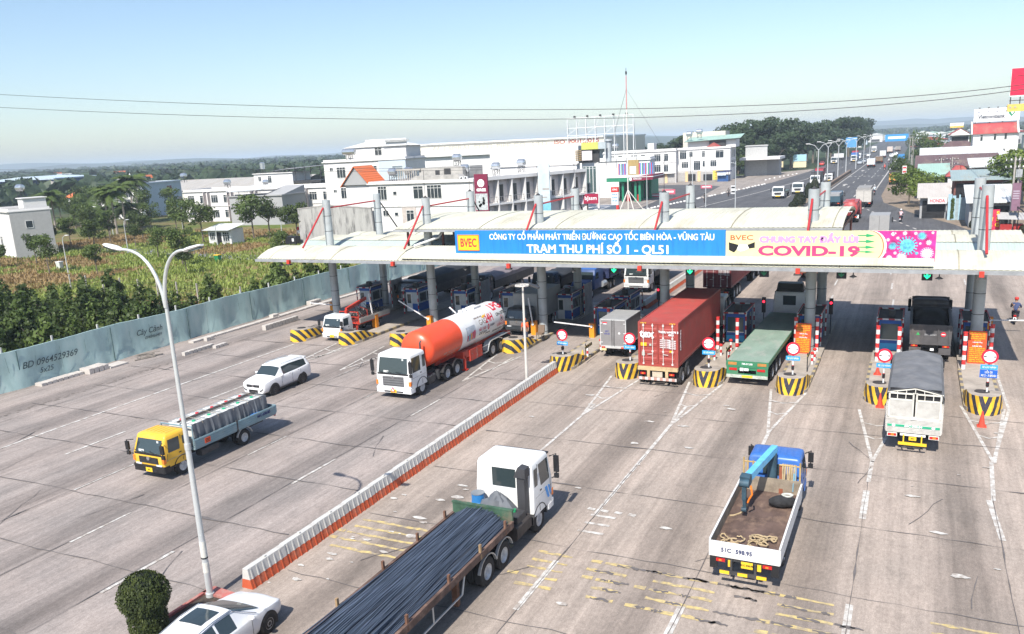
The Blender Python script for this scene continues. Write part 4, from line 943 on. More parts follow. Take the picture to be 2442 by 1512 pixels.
# cars: lofted sections along y (front y=0)
def car(name,label,loc,rz,stations,zbot,paint_m,wheels,cfg,group=None,detail=True):
 t = thing(name,label,'car',loc,rz,group)
 ws0,ws1,rw0,rw1 = cfg['ws0'],cfg['ws1'],cfg['rw0'],cfg['rw1']
 rows = []
 for (y,hb,hw,zb,ht,zt) in stations:
  cab_ = zt > zb+.08
  rows.append([(-hb+.08,y,zbot),(-hb,y,zbot+.12),(-hw,y,zbot+(zb-zbot)*.55),(-hw+.02,y,zb-.05),(-hw+.06,y,zb),(-ht-.02,y,zt-.06 if cab_ else zb+(zt-zb)*.5),(-ht+.08,y,zt),(-ht*.45,y,zt+.025),(0,y,zt+.035),
     (ht*.45,y,zt+.025),(ht-.08,y,zt),(ht+.02,y,zt-.06 if cab_ else zb+(zt-zb)*.5),(hw-.06,y,zb),(hw-.02,y,zb-.05),(hw,y,zbot+(zb-zbot)*.55),(hb,y,zbot+.12),(hb-.08,y,zbot)])
 def cr(P,n):
  out = []
  for i in range(len(P)-1):
   a,b_,c,d = P[max(0,i-1)],P[i],P[i+1],P[min(len(P)-1,i+2)]
   for q in range(n):
    u = q/n; out.append(tuple(.5*((2*b_[m])+(c[m]-a[m])*u+(2*a[m]-5*b_[m]+4*c[m]-d[m])*u*u+(3*b_[m]-a[m]-3*c[m]+d[m])*u**3) for m in range(3)))
  return out+[P[-1]]
 UI,UJ = (3,2) if detail else (1,1)
 rows = [cr(r,UJ) for r in rows]; rows = list(zip(*[cr(list(c),UI) for c in zip(*rows)]))
 k = len(rows[0]); V = [p for r in rows for p in r]; F = {'body': [],'windshield': [],'rear_window': [],'left': [],'right': []}
 for i in range(len(rows)-1):
  for j in range(k-1):
   f = (i*k+j,i*k+j+1,(i+1)*k+j+1,(i+1)*k+j); d = 'body'; i_,j_ = i,j; i,j = i//UI,j//UJ
   if ws0 <= i < ws1 and 5 <= j <= 10: d = 'windshield' if 6 <= j <= 9 or True else d
   if rw0 <= i < rw1 and 6 <= j <= 9: d = 'rear_window'
   if i in cfg['side'] and j == 4: d = 'left'
   if i in cfg['side'] and j == 11: d = 'right'
   i,j = i_,j_; F[d].append(f)
 F['body'] += [tuple(range(k)),tuple(range((len(rows)-1)*k,len(rows)*k))]
 for nm,fs in F.items():
  if not fs: continue
  used = sorted({i for f in fs for i in f}); mp = {o: n for n,o in enumerate(used)}
  b = MB(); b.add([V[i] for i in used],[tuple(mp[i] for i in f) for f in fs])
  p_ = part({'left': 'side_window','right': 'side_window'}.get(nm,nm),b,paint_m if nm == 'body' else glass,t,smooth=40)
 r,w,hw = wheels['r'],.22,wheels['hw']
 for y in wheels['y']:
  for s in (-1,1):
   wheel(t,s*(hw-w/2+.015),y,r,w,s,cfg.get('rim'))
   b = MB(); n = 14; pts = [(y+(r+.07)*math.cos(a),r+(r+.07)*math.sin(a)) for a in [PI*(-.12+1.24*q/n) for q in range(n+1)]]
   b.prism(pts,'x',min(s*(hw-.22),s*(hw+.006)),max(s*(hw-.22),s*(hw+.006))); part('wheel_arch',b,black,t)
 return t
carwhite = M('car_white',(.80,.80,.80),.18,var=.02,spec=.6)
alloy = M('alloy_dark',(.10,.10,.105),.35,.4,var=.2); alloy_l = M('alloy_light',(.4,.4,.42),.3,.6,var=.2)
SUV = [(0.0,.72,.76,.80,.55,.80),(-.08,.82,.84,.90,.62,.92),(-.45,.86,.90,.99,.70,1.02),(-1.0,.88,.92,1.05,.74,1.09),(-1.12,.88,.92,1.06,.76,1.12),(-1.62,.88,.93,1.08,.70,1.56),(-1.75,.88,.93,1.08,.70,1.60),(-1.9,.88,.93,1.08,.70,1.62),(-2.45,.88,.93,1.09,.70,1.65),(-2.55,.88,.93,1.09,.70,1.65),(-3.25,.88,.93,1.11,.69,1.63),(-3.35,.88,.93,1.12,.69,1.63),(-3.95,.87,.91,1.16,.66,1.58),(-4.1,.86,.90,1.17,.65,1.55),(-4.3,.84,.87,1.10,.78,1.14),(-4.38,.78,.80,.8,.7,.82)]
def suv(label,loc,rz,pm,group=None,detail=True,name='white_suv',sc=1):
 t = car(name,label,loc,rz,SUV,.32,pm,dict(r=.36,hw=.92,y=(-.86,-3.42)),dict(ws0=4,ws1=5,rw0=13,rw1=14,side=(6,7,8,9,10,11),rim=alloy),group,detail)
 if not detail: return t
 b = MB(); b.box(-.5,.5,-.02,.015,.68,.84); b.box(-.34,.34,.0,.03,.36,.52); g = part('grille',b,black,t)
 b = MB(); b.box(-.45,.45,.015,.024,.79,.805); b.cyl((0,.01,.76),(0,.03,.76),.06,n=14); part('badge',b,chrome,g)
 for s in (-1,1):
  b = MB(); b.loft([[(s*.5,.0,.72),(s*.5,.0,.82),(s*.55,-.02,.84)],[(s*.80,-.18,.80),(s*.80,-.18,.90),(s*.8,-.2,.91)]]); part('headlight',b,M('lamp_dark',(.12,.13,.14),.15,var=0,spec=.9),t)
  b = MB(); b.prism([(.52,.42),(.72,.5),(.78,.68),(.66,.55),(.5,.5)] if s > 0 else [(-.52,.42),(-.72,.5),(-.78,.68),(-.66,.55),(-.5,.5)],'y',-.03,-.0+.012); part('fog_lamp',b,black,t)
  b = MB(); b.lathe([(0,-.1),(.07,-.08),(.085,0),(.07,.08),(0,.1)],10,c=(s*1.0,-1.5,1.13),axis='x'); part('mirror',b,pm,t)
  b = MB(); b.box(s*.905-.012,s*.93+.012,-2.4,-2.25,.98,1.02); b.box(s*.905-.012,s*.93+.012,-3.2,-3.05,1.0,1.04); part('door_handle',b,chrome,t)
  b = MB(); b.box(s*.88-.02,s*.94,-3.0,-1.3,.30,.38); part('side_step',b,dark,t)
  b = MB(); b.tube([(s*.62,-1.9,1.67),(s*.62,-2.1,1.71),(s*.62,-3.7,1.68),(s*.62,-3.9,1.62)],.02,6); part('roof_rail',b,steel,t)
  b = MB(); b.box(s*.70-.1,s*.78+.06,-4.34,-4.18,.98,1.14); part('tail_lamp',b,red_lens,t)
  b = MB()
  for yy in (-1.55,-2.5,-3.3): b.beam((s*.932,yy,.42),(s*.925,yy,1.06),.01)
  part('door_seam',b,black,t)
 b = MB(); b.box(-.17,.17,.0,.03,.54,.66); p_ = part('licence_plate',b,white_ink,t)
 b = MB(); b.box(-.62,.62,-4.28,-4.02,1.55,1.59); part('spoiler',b,pm,t)
 b = MB(); b.lathe([(0,0),(.1,.06),(.12,.2),(.06,.34),(0,.36)],10,c=(-.35,-1.95,1.05)); part('driver',b,M('vest_yellow',(.75,.7,.03),.7,var=0),t,'yellow shirt seen through the side window')
 return t
suv('white sports utility car with dark windows driving ahead of the gas tanker',(-35.3,35.72,0),TOWARD,carwhite)
# white saloon at the lower edge, facing away
SED = [(0.0,.62,.66,.62,.45,.62),(-.12,.76,.80,.72,.58,.74),(-.5,.84,.88,.80,.66,.84),(-.85,.87,.90,.85,.7,.90),(-1.02,.88,.91,.88,.72,.94),(-1.95,.88,.91,.92,.60,1.36),(-2.1,.88,.91,.92,.60,1.39),(-2.2,.88,.91,.92,.60,1.40),(-2.72,.88,.91,.94,.60,1.42),(-2.8,.88,.91,.94,.60,1.42),(-3.5,.88,.91,.96,.58,1.36),(-3.6,.88,.91,.96,.57,1.34),(-4.25,.85,.88,.98,.62,1.04),(-4.6,.8,.83,.96,.6,1.0),(-4.68,.74,.76,.7,.55,.72)]
t = car('white_saloon','white saloon car with a dark sunroof beside the round clipped shrub',(-17.85,17.3,0),.06,SED,.24,carwhite,dict(r=.33,hw=.91,y=(-.85,-3.6)),dict(ws0=4,ws1=5,rw0=11,rw1=12,side=(6,7,9),rim=alloy_l))
b = MB()
rows = []
for y in (-2.25,-2.5,-2.75,-3.0): z = 1.45+.012*(y < -2.4); rows.append([(-.40,y,z-.004),(-.2,y,z+.006),(0,y,z+.012),(.2,y,z+.006),(.40,y,z-.004)])
b.loft(rows,cap0=False,cap1=False,closed=False); part('sunroof',b,glass,t)
for s in (-1,1):
 b = MB(); b.lathe([(0,-.11),(.065,-.08),(.08,0),(.06,.09),(0,.12)],10,c=(s*.98,-1.62,1.0),axis='x'); part('mirror',b,carwhite,t)
 b = MB(); b.box(s*.905-.01,s*.915+.01,-2.65,-2.48,.86,.89); b.box(s*.905-.01,s*.915+.01,-3.35,-3.2,.88,.91); part('door_handle',b,chrome,t)
 b = MB(); b.loft([[(s*.45,-.02,.6),(s*.45,-.04,.68),(s*.5,-.06,.7)],[(s*.80,-.25,.66),(s*.80,-.27,.76),(s*.78,-.3,.77)]]); part('headlight',b,clear_lens,t)
 b = MB(); b.tube([(s*.58,-2.0,1.40),(s*.575,-2.7,1.435),(s*.55,-3.5,1.37)],.012,5); part('roof_trim',b,steel,t)
 b = MB(); b.tube([(s*.88,-1.3,.95),(s*.62,-2.0,1.37),(s*.615,-2.75,1.40),(s*.60,-3.5,1.33),(s*.88,-4.0,.99)],.014,5); part('window_trim',b,chrome,t)
 b = MB(); b.beam((s*.915,-1.55,.35),(s*.91,-1.55,.9),.008); b.beam((s*.915,-2.78,.35),(s*.91,-2.78,.92),.008); part('door_seam',b,black,t)
# 3 rebar lorry
cw2 = M('cab_white_worn',(.78,.78,.77),.4,var=.04,dirt=(.45,.38,.3),damt=.4,dscale=2)
t = thing('steel_lorry','white cab articulated lorry with a rusty open trailer loaded with steel bars','lorry',(-13.05,26.75,0),AWAY)
cab(t,2.36,1.75,.55,2.85,cw2,belt=.52,slant=.2,grille='none',visor=True,cl='white cab with blue swooshes')
for s in (1,-1):
 b = MB(); b.prism([(-.75,1.55),(-.55,1.55),(-.35,1.05),(-.5,1.05)],'x',s*1.185,s*1.192); b.prism([(-.45,1.55),(-.3,1.5),(-.2,1.15),(-.3,1.15)],'x',s*1.185,s*1.192); part('blue_swoosh',b,M('swoosh_blue',(.05,.3,.75),.4,var=0),t)
chassis(t,-.8,-6.5,.85); axle_pair(t,-1.25,1.14,.5); axle_pair(t,-4.2,1.14,.5,dual=True); axle_pair(t,-5.4,1.14,.5,dual=True)
mudguard(t,-1.25,.5,1.19,black,.35,a0=0,a1=180); mudguard(t,-4.2,.5,1.18,steel,.1); mudguard(t,-5.4,.5,1.18,steel,.1)
b = MB(); b.box(.72,1.02,-2.15,-1.82,.9,2.55); b.prism([(.62,2.45),(1.08,2.45),(1.08,2.8),(.8,2.85)],'y',-2.2,-1.8); part('air_intake_stack',b,M('stack_grey',(.05,.05,.055),.6),t)
b = MB(); b.box(-1.0,1.0,-3.3,-1.85,.95,1.0); part('catwalk',b,dark,t)
tank_box(t,.95,-2.0,-3.2,.5,1.05,.45,M('tank_rust',(.06,.05,.045),.7,var=.3)); b = MB(); b.box(.5,1.1,-3.0,-2.3,1.05,1.3); part('battery_box',b,dark,t)
q = thing('oil_drum','blue drum with grey lid behind the white cab of the steel lorry','drum',(-13.95,24.6,1.0)); b = MB(); b.lathe([(.24,0),(.25,.02),(.24,.28),(.255,.3),(.24,.32),(.24,.6),(.255,.62)],18); part('body',b,M('drum_blue',(.03,.2,.5),.5),q); b = MB(); b.cyl((0,0,.615),(0,0,.65),.25,n=18); part('lid',b,M('lid_grey',(.2,.22,.24),.5),q)
q = thing('tarpaulin','crumpled grey tarpaulin heaped behind the white cab of the steel lorry','tarpaulin',(-13.05,24.45,1.0)); b = MB(); rt = random.Random(9); rings = []
for k,(rad,z) in enumerate(((.62,0),(.6,.2),(.48,.42),(.33,.6),(.15,.78),(.03,.84))): rings.append([(rad*1.25*math.cos(a)*rt.uniform(.82,1.12),rad*.75*math.sin(a)*rt.uniform(.8,1.15),z*rt.uniform(.88,1.1)) for a in [2*PI*i/22 for i in range(22)]])
b.loft(rings); part('cloth',b,tarp_g,q,smooth=20)
q = thing('jerrycan','small red and green can on the catwalk of the steel lorry','can',(-12.3,24.2,1.0)); b = MB(); b.box(-.1,.1,-.08,.08,0,.2); part('body',b,red_m,q); b = MB(); b.cyl((.0,0,.2),(.05,0,.42),.07,.05); part('bottle',b,M('bottle_green',(.02,.25,.1),.4),q)
rtrail = M('trailer_rust',(.12,.075,.06),.8,var=.4,scale=3,dirt=(.28,.18,.13),dscale=1.5,damt=.8); rgreen = M('trailer_green',(.05,.11,.07),.7,var=.3,scale=3,dirt=(.2,.12,.09),dscale=1.5,damt=.9)
TX0 = -3.45
b = MB(); b.box(-1.12,1.12,-15.5,TX0-.05,1.18,1.3)
for s in (-1,1): b.box(s*.45-.07,s*.45+.07,-15.5,TX0-.3,.95,1.2)
part('trailer_bed',b,rtrail,t)
b = MB(); b.box(-1.18,1.18,TX0-.08,TX0,1.2,1.85); b.box(-1.2,1.2,TX0-.1,TX0+.02,1.8,1.86); part('headboard',b,rgreen,t)
for s in (-1,1):
 b = MB(); b.box(s*1.17-.035,s*1.17+.035,-15.5,TX0-.05,1.2,1.42); b.box(s*1.17-.05,s*1.17+.05,-15.5,TX0-.05,1.40,1.45)
 part('side_rail',b,rtrail,t)
 for y in (-4.1,-5.9,-7.9,-10.2,-12.4):
  b = MB(); b.beam((s*1.17,y,1.2),(s*1.18,y,1.72),.07,.09); part('stake',b,wood_m if (y,s) in ((-5.9,1),(-10.2,-1)) else rust,t)
 b = MB(); b.tube([(s*1.12,-7.1,.6),(s*1.12,-10.6,.6),(s*1.12,-10.8,1.15)],.035,6); b.tube([(s*1.12,-7.1,.6),(s*1.12,-6.9,1.15)],.035,6); b.tube([(s*1.12,-8.8,.6),(s*1.12,-8.8,1.15)],.03,6); part('side_guard',b,steel,t)
for y in (-11.6,-12.85,-14.1): axle_pair(t,y,1.14,.5,.3,dual=True)
b = MB(); b.box(.8,1.0,-7.2,-7.05,.2,1.1); b.box(-1.0,-.8,-7.2,-7.05,.2,1.1); part('landing_leg',b,rust,t)
# the load: bundles of thin dark bars
rebar_m = M('rebar_dark',(.09,.115,.16),.55,.3,var=.5,scale=2,stretch=(14,.25,6))
q = thing('steel_bars','long bundle of dark blue grey steel bars lying on the rusty trailer','steel bars',(-13.05,26.75,1.30)); rt = random.Random(11)
b = MB()
def heap(u): return .42*(1-abs(u)**2.2)+.10
nb = 270
for k in range(nb):
 u = rt.uniform(-1,1); z = heap(u)*(rt.uniform(.55,1.0)**.4); x0 = u*1.05; d = rt.uniform(-.14,.14) if rt.random() < .7 else rt.uniform(-.5,.5)
 y0 = TX0-.15-rt.uniform(0,.35); y1 = -15.4-rt.uniform(0,.6); n = 9; pts = []
 for i in range(n):
  s_ = i/(n-1); x = x0+d*s_+.05*math.sin(s_*6+k)*rt.uniform(.3,1); x = max(-1.1,min(1.1,x))
  pts.append((x,y0+(y1-y0)*s_,max(.03,z*(1-.12*s_)+.035*math.sin(s_*7+k*1.7))))
 b.tube(pts,.012+.009*rt.random(),4)
part('bars',b,rebar_m,q,smooth=0)
b = MB(); rows = []
for i in range(2):
 y = (TX0-.3,-15.6)[i]; rows.append([(u*1.08,y,heap(u)*.86) for u in [-1+2*j/14 for j in range(15)]]+[(1.08,y,0),(-1.08,y,0)])
b.loft(rows); part('core',b,M('rebar_core',(.03,.036,.05),.7,var=.4,scale=3,stretch=(10,.3,6)),q)
# 4 blue crane truck seen from behind
blue_cab = M('cab_blue',(.045,.15,.46),.35,var=.12,dirt=(.2,.24,.3),damt=.35)
t = thing('crane_truck','blue cab drop-side truck with a small light blue loader crane and an empty worn bed','truck',(-4.22,31.6,0),AWAY)
cab(t,2.0,1.55,.55,2.22,blue_cab,belt=.50,slant=.24,grille='none',cl='blue cab')
b = MB()
for x in (-.6,-.36,-.12,.12,.36,.6): b.box(x-.02,x+.02,-1.3,-.6,2.215,2.238)
part('roof_rib',b,blue_cab,t)
chassis(t,-.5,-7.3,.78,.8); axle_pair(t,-1.1,.96,.43,.24); axle_pair(t,-5.6,.98,.43,.25,dual=True); mudguard(t,-5.6,.43,1.05,black,.1); mudguard(t,-1.1,.43,.99,black,.3)
BY0,BY1 = -2.2,-7.5
floor_m = M('bed_planks_worn',(.115,.075,.06),.8,var=.4,scale=1.6,stretch=(1,.7,1),dirt=(.30,.20,.14),dscale=1.8,damt=.8)
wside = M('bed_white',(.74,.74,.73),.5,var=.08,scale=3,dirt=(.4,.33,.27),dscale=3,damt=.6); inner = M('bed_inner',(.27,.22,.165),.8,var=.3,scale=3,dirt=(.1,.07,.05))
b = MB(); b.box(-1.06,1.06,BY1,BY0,1.0,1.08); part('bed_floor',b,floor_m,t)
b = MB(); b.box(-1.0,1.0,BY1,BY0,.86,1.0); part('bed_frame',b,dark,t)
for s in (-1,1):
 b = MB(); b.box(s*1.075-.015+.015*s,s*1.075+.015+.015*s,BY1,BY0,.98,1.52); b.box(s*1.075-.03,s*1.075+.03,BY1,BY0,1.5,1.54); sb = part('side_board',b,wside,t)
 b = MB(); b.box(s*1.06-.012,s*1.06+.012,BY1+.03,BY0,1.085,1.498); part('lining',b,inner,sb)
b = MB(); b.box(-1.09,1.09,BY1-.05,BY1-.01,.98,1.50)
for x0,x1 in ((-1.05,-.42),(-.32,.33),(.42,1.05)):
 for z in (1.05,1.42): b.box(x0,x1,BY1-.065,BY1-.05,z,z+.03)
 for x in (x0,x1-.03): b.box(x,x+.03,BY1-.065,BY1-.05,1.08,1.42)
tg = part('tailgate',b,wside,t)
text('51C',.19,dark_blue,tg,(-.34,BY1-.07,1.24),bold=.003); text('598.95',.19,dark_blue,tg,(.0,BY1-.07,1.24),bold=.003)
tg.children[0].location.x = -.55
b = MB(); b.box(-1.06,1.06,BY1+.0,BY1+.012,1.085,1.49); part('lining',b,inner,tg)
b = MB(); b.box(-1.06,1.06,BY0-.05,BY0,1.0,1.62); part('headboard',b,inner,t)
plate(t,BY1-.03,.70,'51C 598.95',w=.36,h=.22,x=.1); tail_lamps(t,.72,BY1-.02,.82,.28,.1)
b = MB(); b.box(-.72,.72,BY1-.18,BY1-.12,.48,.60); b.box(-.4,-.34,BY1-.15,BY1,.5,.95); b.box(.34,.4,BY1-.15,BY1,.5,.95); rb = part('rear_guard',b,dark,t)
b = MB()
for x0,x1 in ((-.72,-.42),(-.16,.14),(.42,.72)): b.box(x0,x1,BY1-.19,BY1-.182,.485,.595)
for x in (-.48,.42): b.box(x,x+.12,BY1-.09,BY1-.06,.7,.92)
part('reflector',b,yellow_m,rb)
for s in (-1,1):
 b = MB(); b.box(s*.95-.12,s*.95+.12,BY1-.02,BY1+.02,.55,.95); part('mud_flap',b,black,t)
# crane
lb = M('crane_blue',(.14,.48,.78),.4,var=.12,dirt=(.1,.12,.14),damt=.5)
b = MB(); b.box(-.35,.35,-2.15,-1.62,.9,1.35); b.cyl((-.02,-1.9,1.3),(-.02,-1.9,2.5),.17,n=16); cp = part('crane_pedestal',b,M('crane_dark',(.04,.08,.11),.6,var=.4),t)
b = MB(); b.beam((.04,-1.75,2.62),(-.5,-4.5,2.42),.22,.26); part('crane_boom',b,lb,t)
b = MB(); b.beam((-.5,-4.35,2.44),(-.53,-4.62,2.38),.34,.34); b.beam((-.52,-4.7,2.3),(-.52,-4.7,1.75),.14,.16); b.cyl((-.68,-4.7,2.35),(-.36,-4.7,2.35),.14,n=12); b.beam((-.52,-4.7,1.75),(-.5,-4.68,1.4),.1); b.cyl((-.6,-4.7,1.38),(-.44,-4.7,1.38),.09); part('crane_hook_head',b,M('crane_dark',(.04,.08,.11)),t)
b = MB(); b.tube([(-.3,-4.72,2.3),(-.25,-4.75,2.0),(-.35,-4.72,1.8),(-.4,-4.7,1.65)],.035,6); part('crane_hose',b,orange_lens,t)
for s in (-1,1):
 b = MB(); b.tube([(s*1.0,-2.15,1.0),(s*1.0,-2.15,2.3)],.035,6); b.tube([(s*1.0,-2.15,2.15),(s*.27,-2.15,2.15)],.03,6); b.beam((s*.85,-2.15,1.0),(s*.85,-2.15,2.2),.05); b.beam((s*.66,-2.15,1.0),(s*.66,-2.15,2.2),.05)
 part('load_rack',b,M('rack_tan',(.4,.28,.12),.7,var=.3),t)
b = MB(); b.beam((.36,-2.25,1.05),(.34,-2.1,2.1),.14,.06); part('rust_plate',b,M('plate_rust',(.26,.08,.04),.8,var=.3),t)
b = MB(); b.cyl((-.95,-2.0,1.05),(-.95,-2.0,1.35),.12,n=12); part('hydraulic_tank',b,lb,t)
b = MB(); b.beam((.86,-2.2,1.1),(.82,-2.15,2.15),.05); b.tube([(.8,-2.2,1.9),(.78,-2.25,1.2)],.03,5); part('outrigger',b,M('outrigger_blue',(.2,.36,.45),.5),t)
sling = M('sling_tan',(.42,.32,.19),.85,var=.2,scale=6)
q = thing('sling_bundle','tan lifting slings draped over the rack behind the blue cab','slings',(-3.62,29.5,1.1)); b = MB()
for k in range(6): x = -.2+.08*k; b.tube([(x,-.02,1.1),(x,-.08,.9),(x+.02*(-1)**k,-.1,.4),(x-.02,-.09,.05)],.035,5)
part('straps',b,sling,q)
rt = random.Random(21)
for nm,cx,cy,n in (('long loose tan strap coiled at the left rear of the empty truck bed',-4.75,24.85,5),('tangled heap of tan straps at the right rear of the empty truck bed',-3.85,25.15,10)):
 q = thing('strap_heap',nm,'straps',(cx,cy,1.08)); b = MB()
 for k in range(n):
  x,y = rt.uniform(-.25,.25),rt.uniform(-.22,.25); a = rt.uniform(0,6); pts = []
  for i in range(14):
   pts.append((x,y,.02+.05*rt.random()+.012*k)); a += rt.uniform(-.3,1.0); x += .085*math.cos(a); y += .085*math.sin(a)
   x = max(-.42,min(.42,x)); y = max(-.4,min(.42,y))
  b.tube(pts,.026,5)
 part('straps',b,sling,q)
q = thing('strap_tail','short tan strap hanging from the crane hook into the bed','strap',(-4.72,27.4,1.08)); b = MB(); b.tube([(0,0,.28),(-.05,-.05,.12),(-.2,-.25,.02),(-.38,-.5,.02),(-.5,-.55,.02)],.03,5); part('strap',b,sling,q)
q = thing('net_bundle','bulky black rolled net lying in the truck bed by the right side board','bundle',(-3.62,28.15,1.08),.25); b = MB(); rings = []
for i in range(9):
 u = -1+2*i/8; rad = .23*math.sqrt(max(.05,1-u*u*.9)); rings.append([(u*.48,rad*math.cos(a)*rt.uniform(.93,1.05),.22+rad*math.sin(a)*rt.uniform(.93,1.05)) for a in [2*PI*j/16 for j in range(16)]])
b.loft(rings); part('roll',b,M('net_black',(.025,.025,.027),.9,var=.4,scale=8),q,smooth=30)
b = MB()
for k in range(3): b.tube([(.15+.16*math.cos(a)*(1+.1*k),.05+.12*math.sin(a),.43+.02*k) for a in [2*PI*j/12 for j in range(13)]],.018,5)
part('rope',b,M('rope_white',(.55,.55,.5),.8),q)
# 5 grey tarpaulin truck from behind
canv = M('canvas_grey',(.15,.155,.165),.75,var=.18,scale=1.5,dirt=(.26,.25,.24),dscale=1.2,damt=.5)
slat_w = M('slat_white',(.60,.58,.54),.5,var=.1,scale=3,dirt=(.36,.31,.26),dscale=2,damt=.6); frame_w = M('frame_cream',(.68,.66,.60),.5,var=.08,dirt=(.38,.32,.25),damt=.5)
t = thing('tarpaulin_truck','tall truck with a grey canvas roof and white ribbed tail doors with a green stripe','truck',(.55,46.6,0),-.01)
cab(t,2.1,1.6,.55,2.4,cw2,grille='none'); chassis(t,-.5,-8.6,.8); axle_pair(t,-1.2,.98,.46,.26); axle_pair(t,-6.4,1.0,.46,.26,dual=True); mudguard(t,-6.4,.46,1.06,black,.1)
hw,y0,y1,zf,zt = 1.08,-1.9,-8.75,1.0,2.95
b = MB(); b.box(-hw,hw,y1+.05,y0,zf-.1,zf); part('bed_floor',b,dark,t)
for s in (-1,1):
 b = MB(); b.box(s*hw-.03,s*hw+.03,y1,y0,zf,2.3)
 for k in range(12): z = zf+.05+k*.105; b.box(s*hw-.045,s*hw+.045,y1,y0,z,z+.06)
 part('side_panel',b,slat_w,t)
b = MB(); b.box(-hw,hw,y0-.04,y0,zf,zt-.2); part('front_panel',b,slat_w,t)
# tail: lower ribbed board with green band, two ribbed doors, barred opening under the canvas
b = MB(); b.box(-hw,hw,y1-.02,y1+.03,zf-.05,1.62)
for k in range(11): z = zf-.03+k*.058; b.box(-hw+.03,hw-.03,y1-.04,y1-.02,z,z+.034)
lw = part('tail_board',b,slat_w,t)
b = MB(); b.box(-hw+.05,hw-.05,y1-.048,y1-.041,1.22,1.32); part('green_band',b,M('band_green',(.02,.36,.2),.5,var=.15),lw)
fit('60C-340.84',-.35,.35,1.27,.09,white_ink,lw,y1-.052,bold=.004)
for s in (-1,1): b = MB(); b.cyl((s*.78,y1-.05,1.27),(s*.78,y1-.056,1.27),.07,n=14); part('emblem',b,white_ink,lw)
for s in (-1,1):
 b = MB(); x0,x1 = (min(s*.03,s*1.04),max(s*.03,s*1.04)); b.box(x0,x1,y1-.0,y1+.02,1.66,2.42)
 for k in range(14): z = 1.69+k*.052; b.box(x0+.05,x1-.05,y1-.016,y1,z,z+.03)
 dr = part('tail_door',b,slat_w,t)
 b = MB()
 for x in (x0,x1-.07): b.box(x,x+.07,y1-.03,y1+.03,1.62,2.78)
 for z in (1.62,2.42,2.70): b.box(x0,x1,y1-.03,y1+.03,z,z+.06)
 for x in (x0+.33,x0+.66): b.box(x,x+.03,y1-.025,y1+.025,2.45,2.72)
 part('frame',b,frame_w,dr)
b = MB(); b.box(-1.0,1.0,y1+.06,y1+.1,2.45,2.95); part('dark_opening',b,black,t)
b = MB(); b.beam((-hw,y1,2.76),(0,y1,2.98),.05); b.beam((hw,y1,2.76),(0,y1,2.98),.05)
for x in (-.7,-.35,0,.35,.7): b.beam((x,y1,2.74),(x,y1,2.97-abs(x)*.2),.03)
for s in (-1,1): b.tube([(s*.06,y1-.05,1.6),(s*.06,y1-.05,2.75)],.025,6)
b.box(-.12,.12,y1-.07,y1-.03,1.58,1.72); part('tail_frame',b,frame_w,t)
rt = random.Random(2); b = MB(); rows = []; ny = 16
for i in range(ny+1):
 y = y1-.06+(y0-y1+.06)*i/ny; bow = 1.0 if i % 4 == 0 else .0; dz = .035*bow+rt.uniform(-.012,.012); dz -= .02
 rows.append([(-hw-.05+.02*rt.random(),y,2.28+.05*rt.random()),(-hw-.05,y,2.62+dz),(-hw+.06,y,2.80+dz),(-.5,y,2.93+dz),(0,y,3.02+dz),(.5,y,2.93+dz),(hw-.06,y,2.80+dz),(hw+.05,y,2.62+dz),(hw+.05-.02*rt.random(),y,2.28+.05*rt.random())])
b.loft(rows,cap0=False,cap1=True,closed=False); part('canvas_roof',b,canv,t,'grey canvas roof over hoops',smooth=28)
for s in (-1,1):
 b = MB(); b.box(s*.82-.2,s*.82+.2,y1-.06,y1,.76,.93); lp_ = part('tail_lamp',b,frame_w,t)
 b = MB(); b.box(s*.82-.17,s*.82+.17,y1-.07,y1-.061,.79,.90); part('lens',b,red_lens,lp_)
 b = MB(); b.box(s*.82-.05,s*.82+.08,y1-.076,y1-.071,.80,.89); part('amber_lens',b,orange_lens,lp_)
b = MB(); b.box(-.5,.5,y1-.08,y1-.03,.84,.93); part('bumper_beam',b,white,t); plate(t,y1-.05,.64,'60C',w=.3,h=.17)
b = MB(); b.box(-.56,.56,y1-.16,y1-.1,.44,.56); b.box(-.38,-.33,y1-.12,y1,.5,.9); b.box(.33,.38,y1-.12,y1,.5,.9); part('rear_guard',b,yellow_m,t)
# 6 dump truck
dgrey = M('dump_grey',(.085,.08,.082),.6,var=.2,scale=2,dirt=(.2,.16,.13),damt=.5)
t = thing('dump_truck','dark grey tipper truck stopped in the shade ahead of the tarpaulin truck','dump truck',(1.25,60.9,0),AWAY)
cab(t,2.2,1.9,.7,2.9,dgrey,grille='none'); chassis(t,-.5,-6.6,.9); axle_pair(t,-1.4,1.08,.52,.3); axle_pair(t,-4.6,1.08,.52,.3,dual=True); axle_pair(t,-5.85,1.08,.52,.3,dual=True); mudguard(t,-5.85,.52,1.12,dark,.5)
b = MB(); yb,yf = -7.05,-2.1
b.add([(-1.1,yb,1.15),(1.1,yb,1.15),(1.1,yf,1.15),(-1.1,yf,1.15),(-1.16,yb-.0,2.35),(1.16,yb,2.35),(1.16,yf,2.5),(-1.16,yf,2.5),(-1.0,yb+.08,2.35),(1.0,yb+.08,2.35),(1.0,yf-.08,2.5),(-1.0,yf-.08,2.5),(-1.0,yb+.08,1.25),(1.0,yb+.08,1.25),(1.0,yf-.08,1.25),(-1.0,yf-.08,1.25)],
 [(0,1,5,4),(1,2,6,5),(2,3,7,6),(3,0,4,7),(3,2,1,0),(4,5,9,8),(5,6,10,9),(6,7,11,10),(7,4,8,11),(8,9,13,12),(9,10,14,13),(10,11,15,14),(11,8,12,15),(12,13,14,15)])
bd = part('tipper_body',b,dgrey,t)
b = MB()
for x in (-1.05,-.45,.45,1.05): b.beam((x,yb-.03,1.2),(x*.9,yb-.03,2.3),.08)
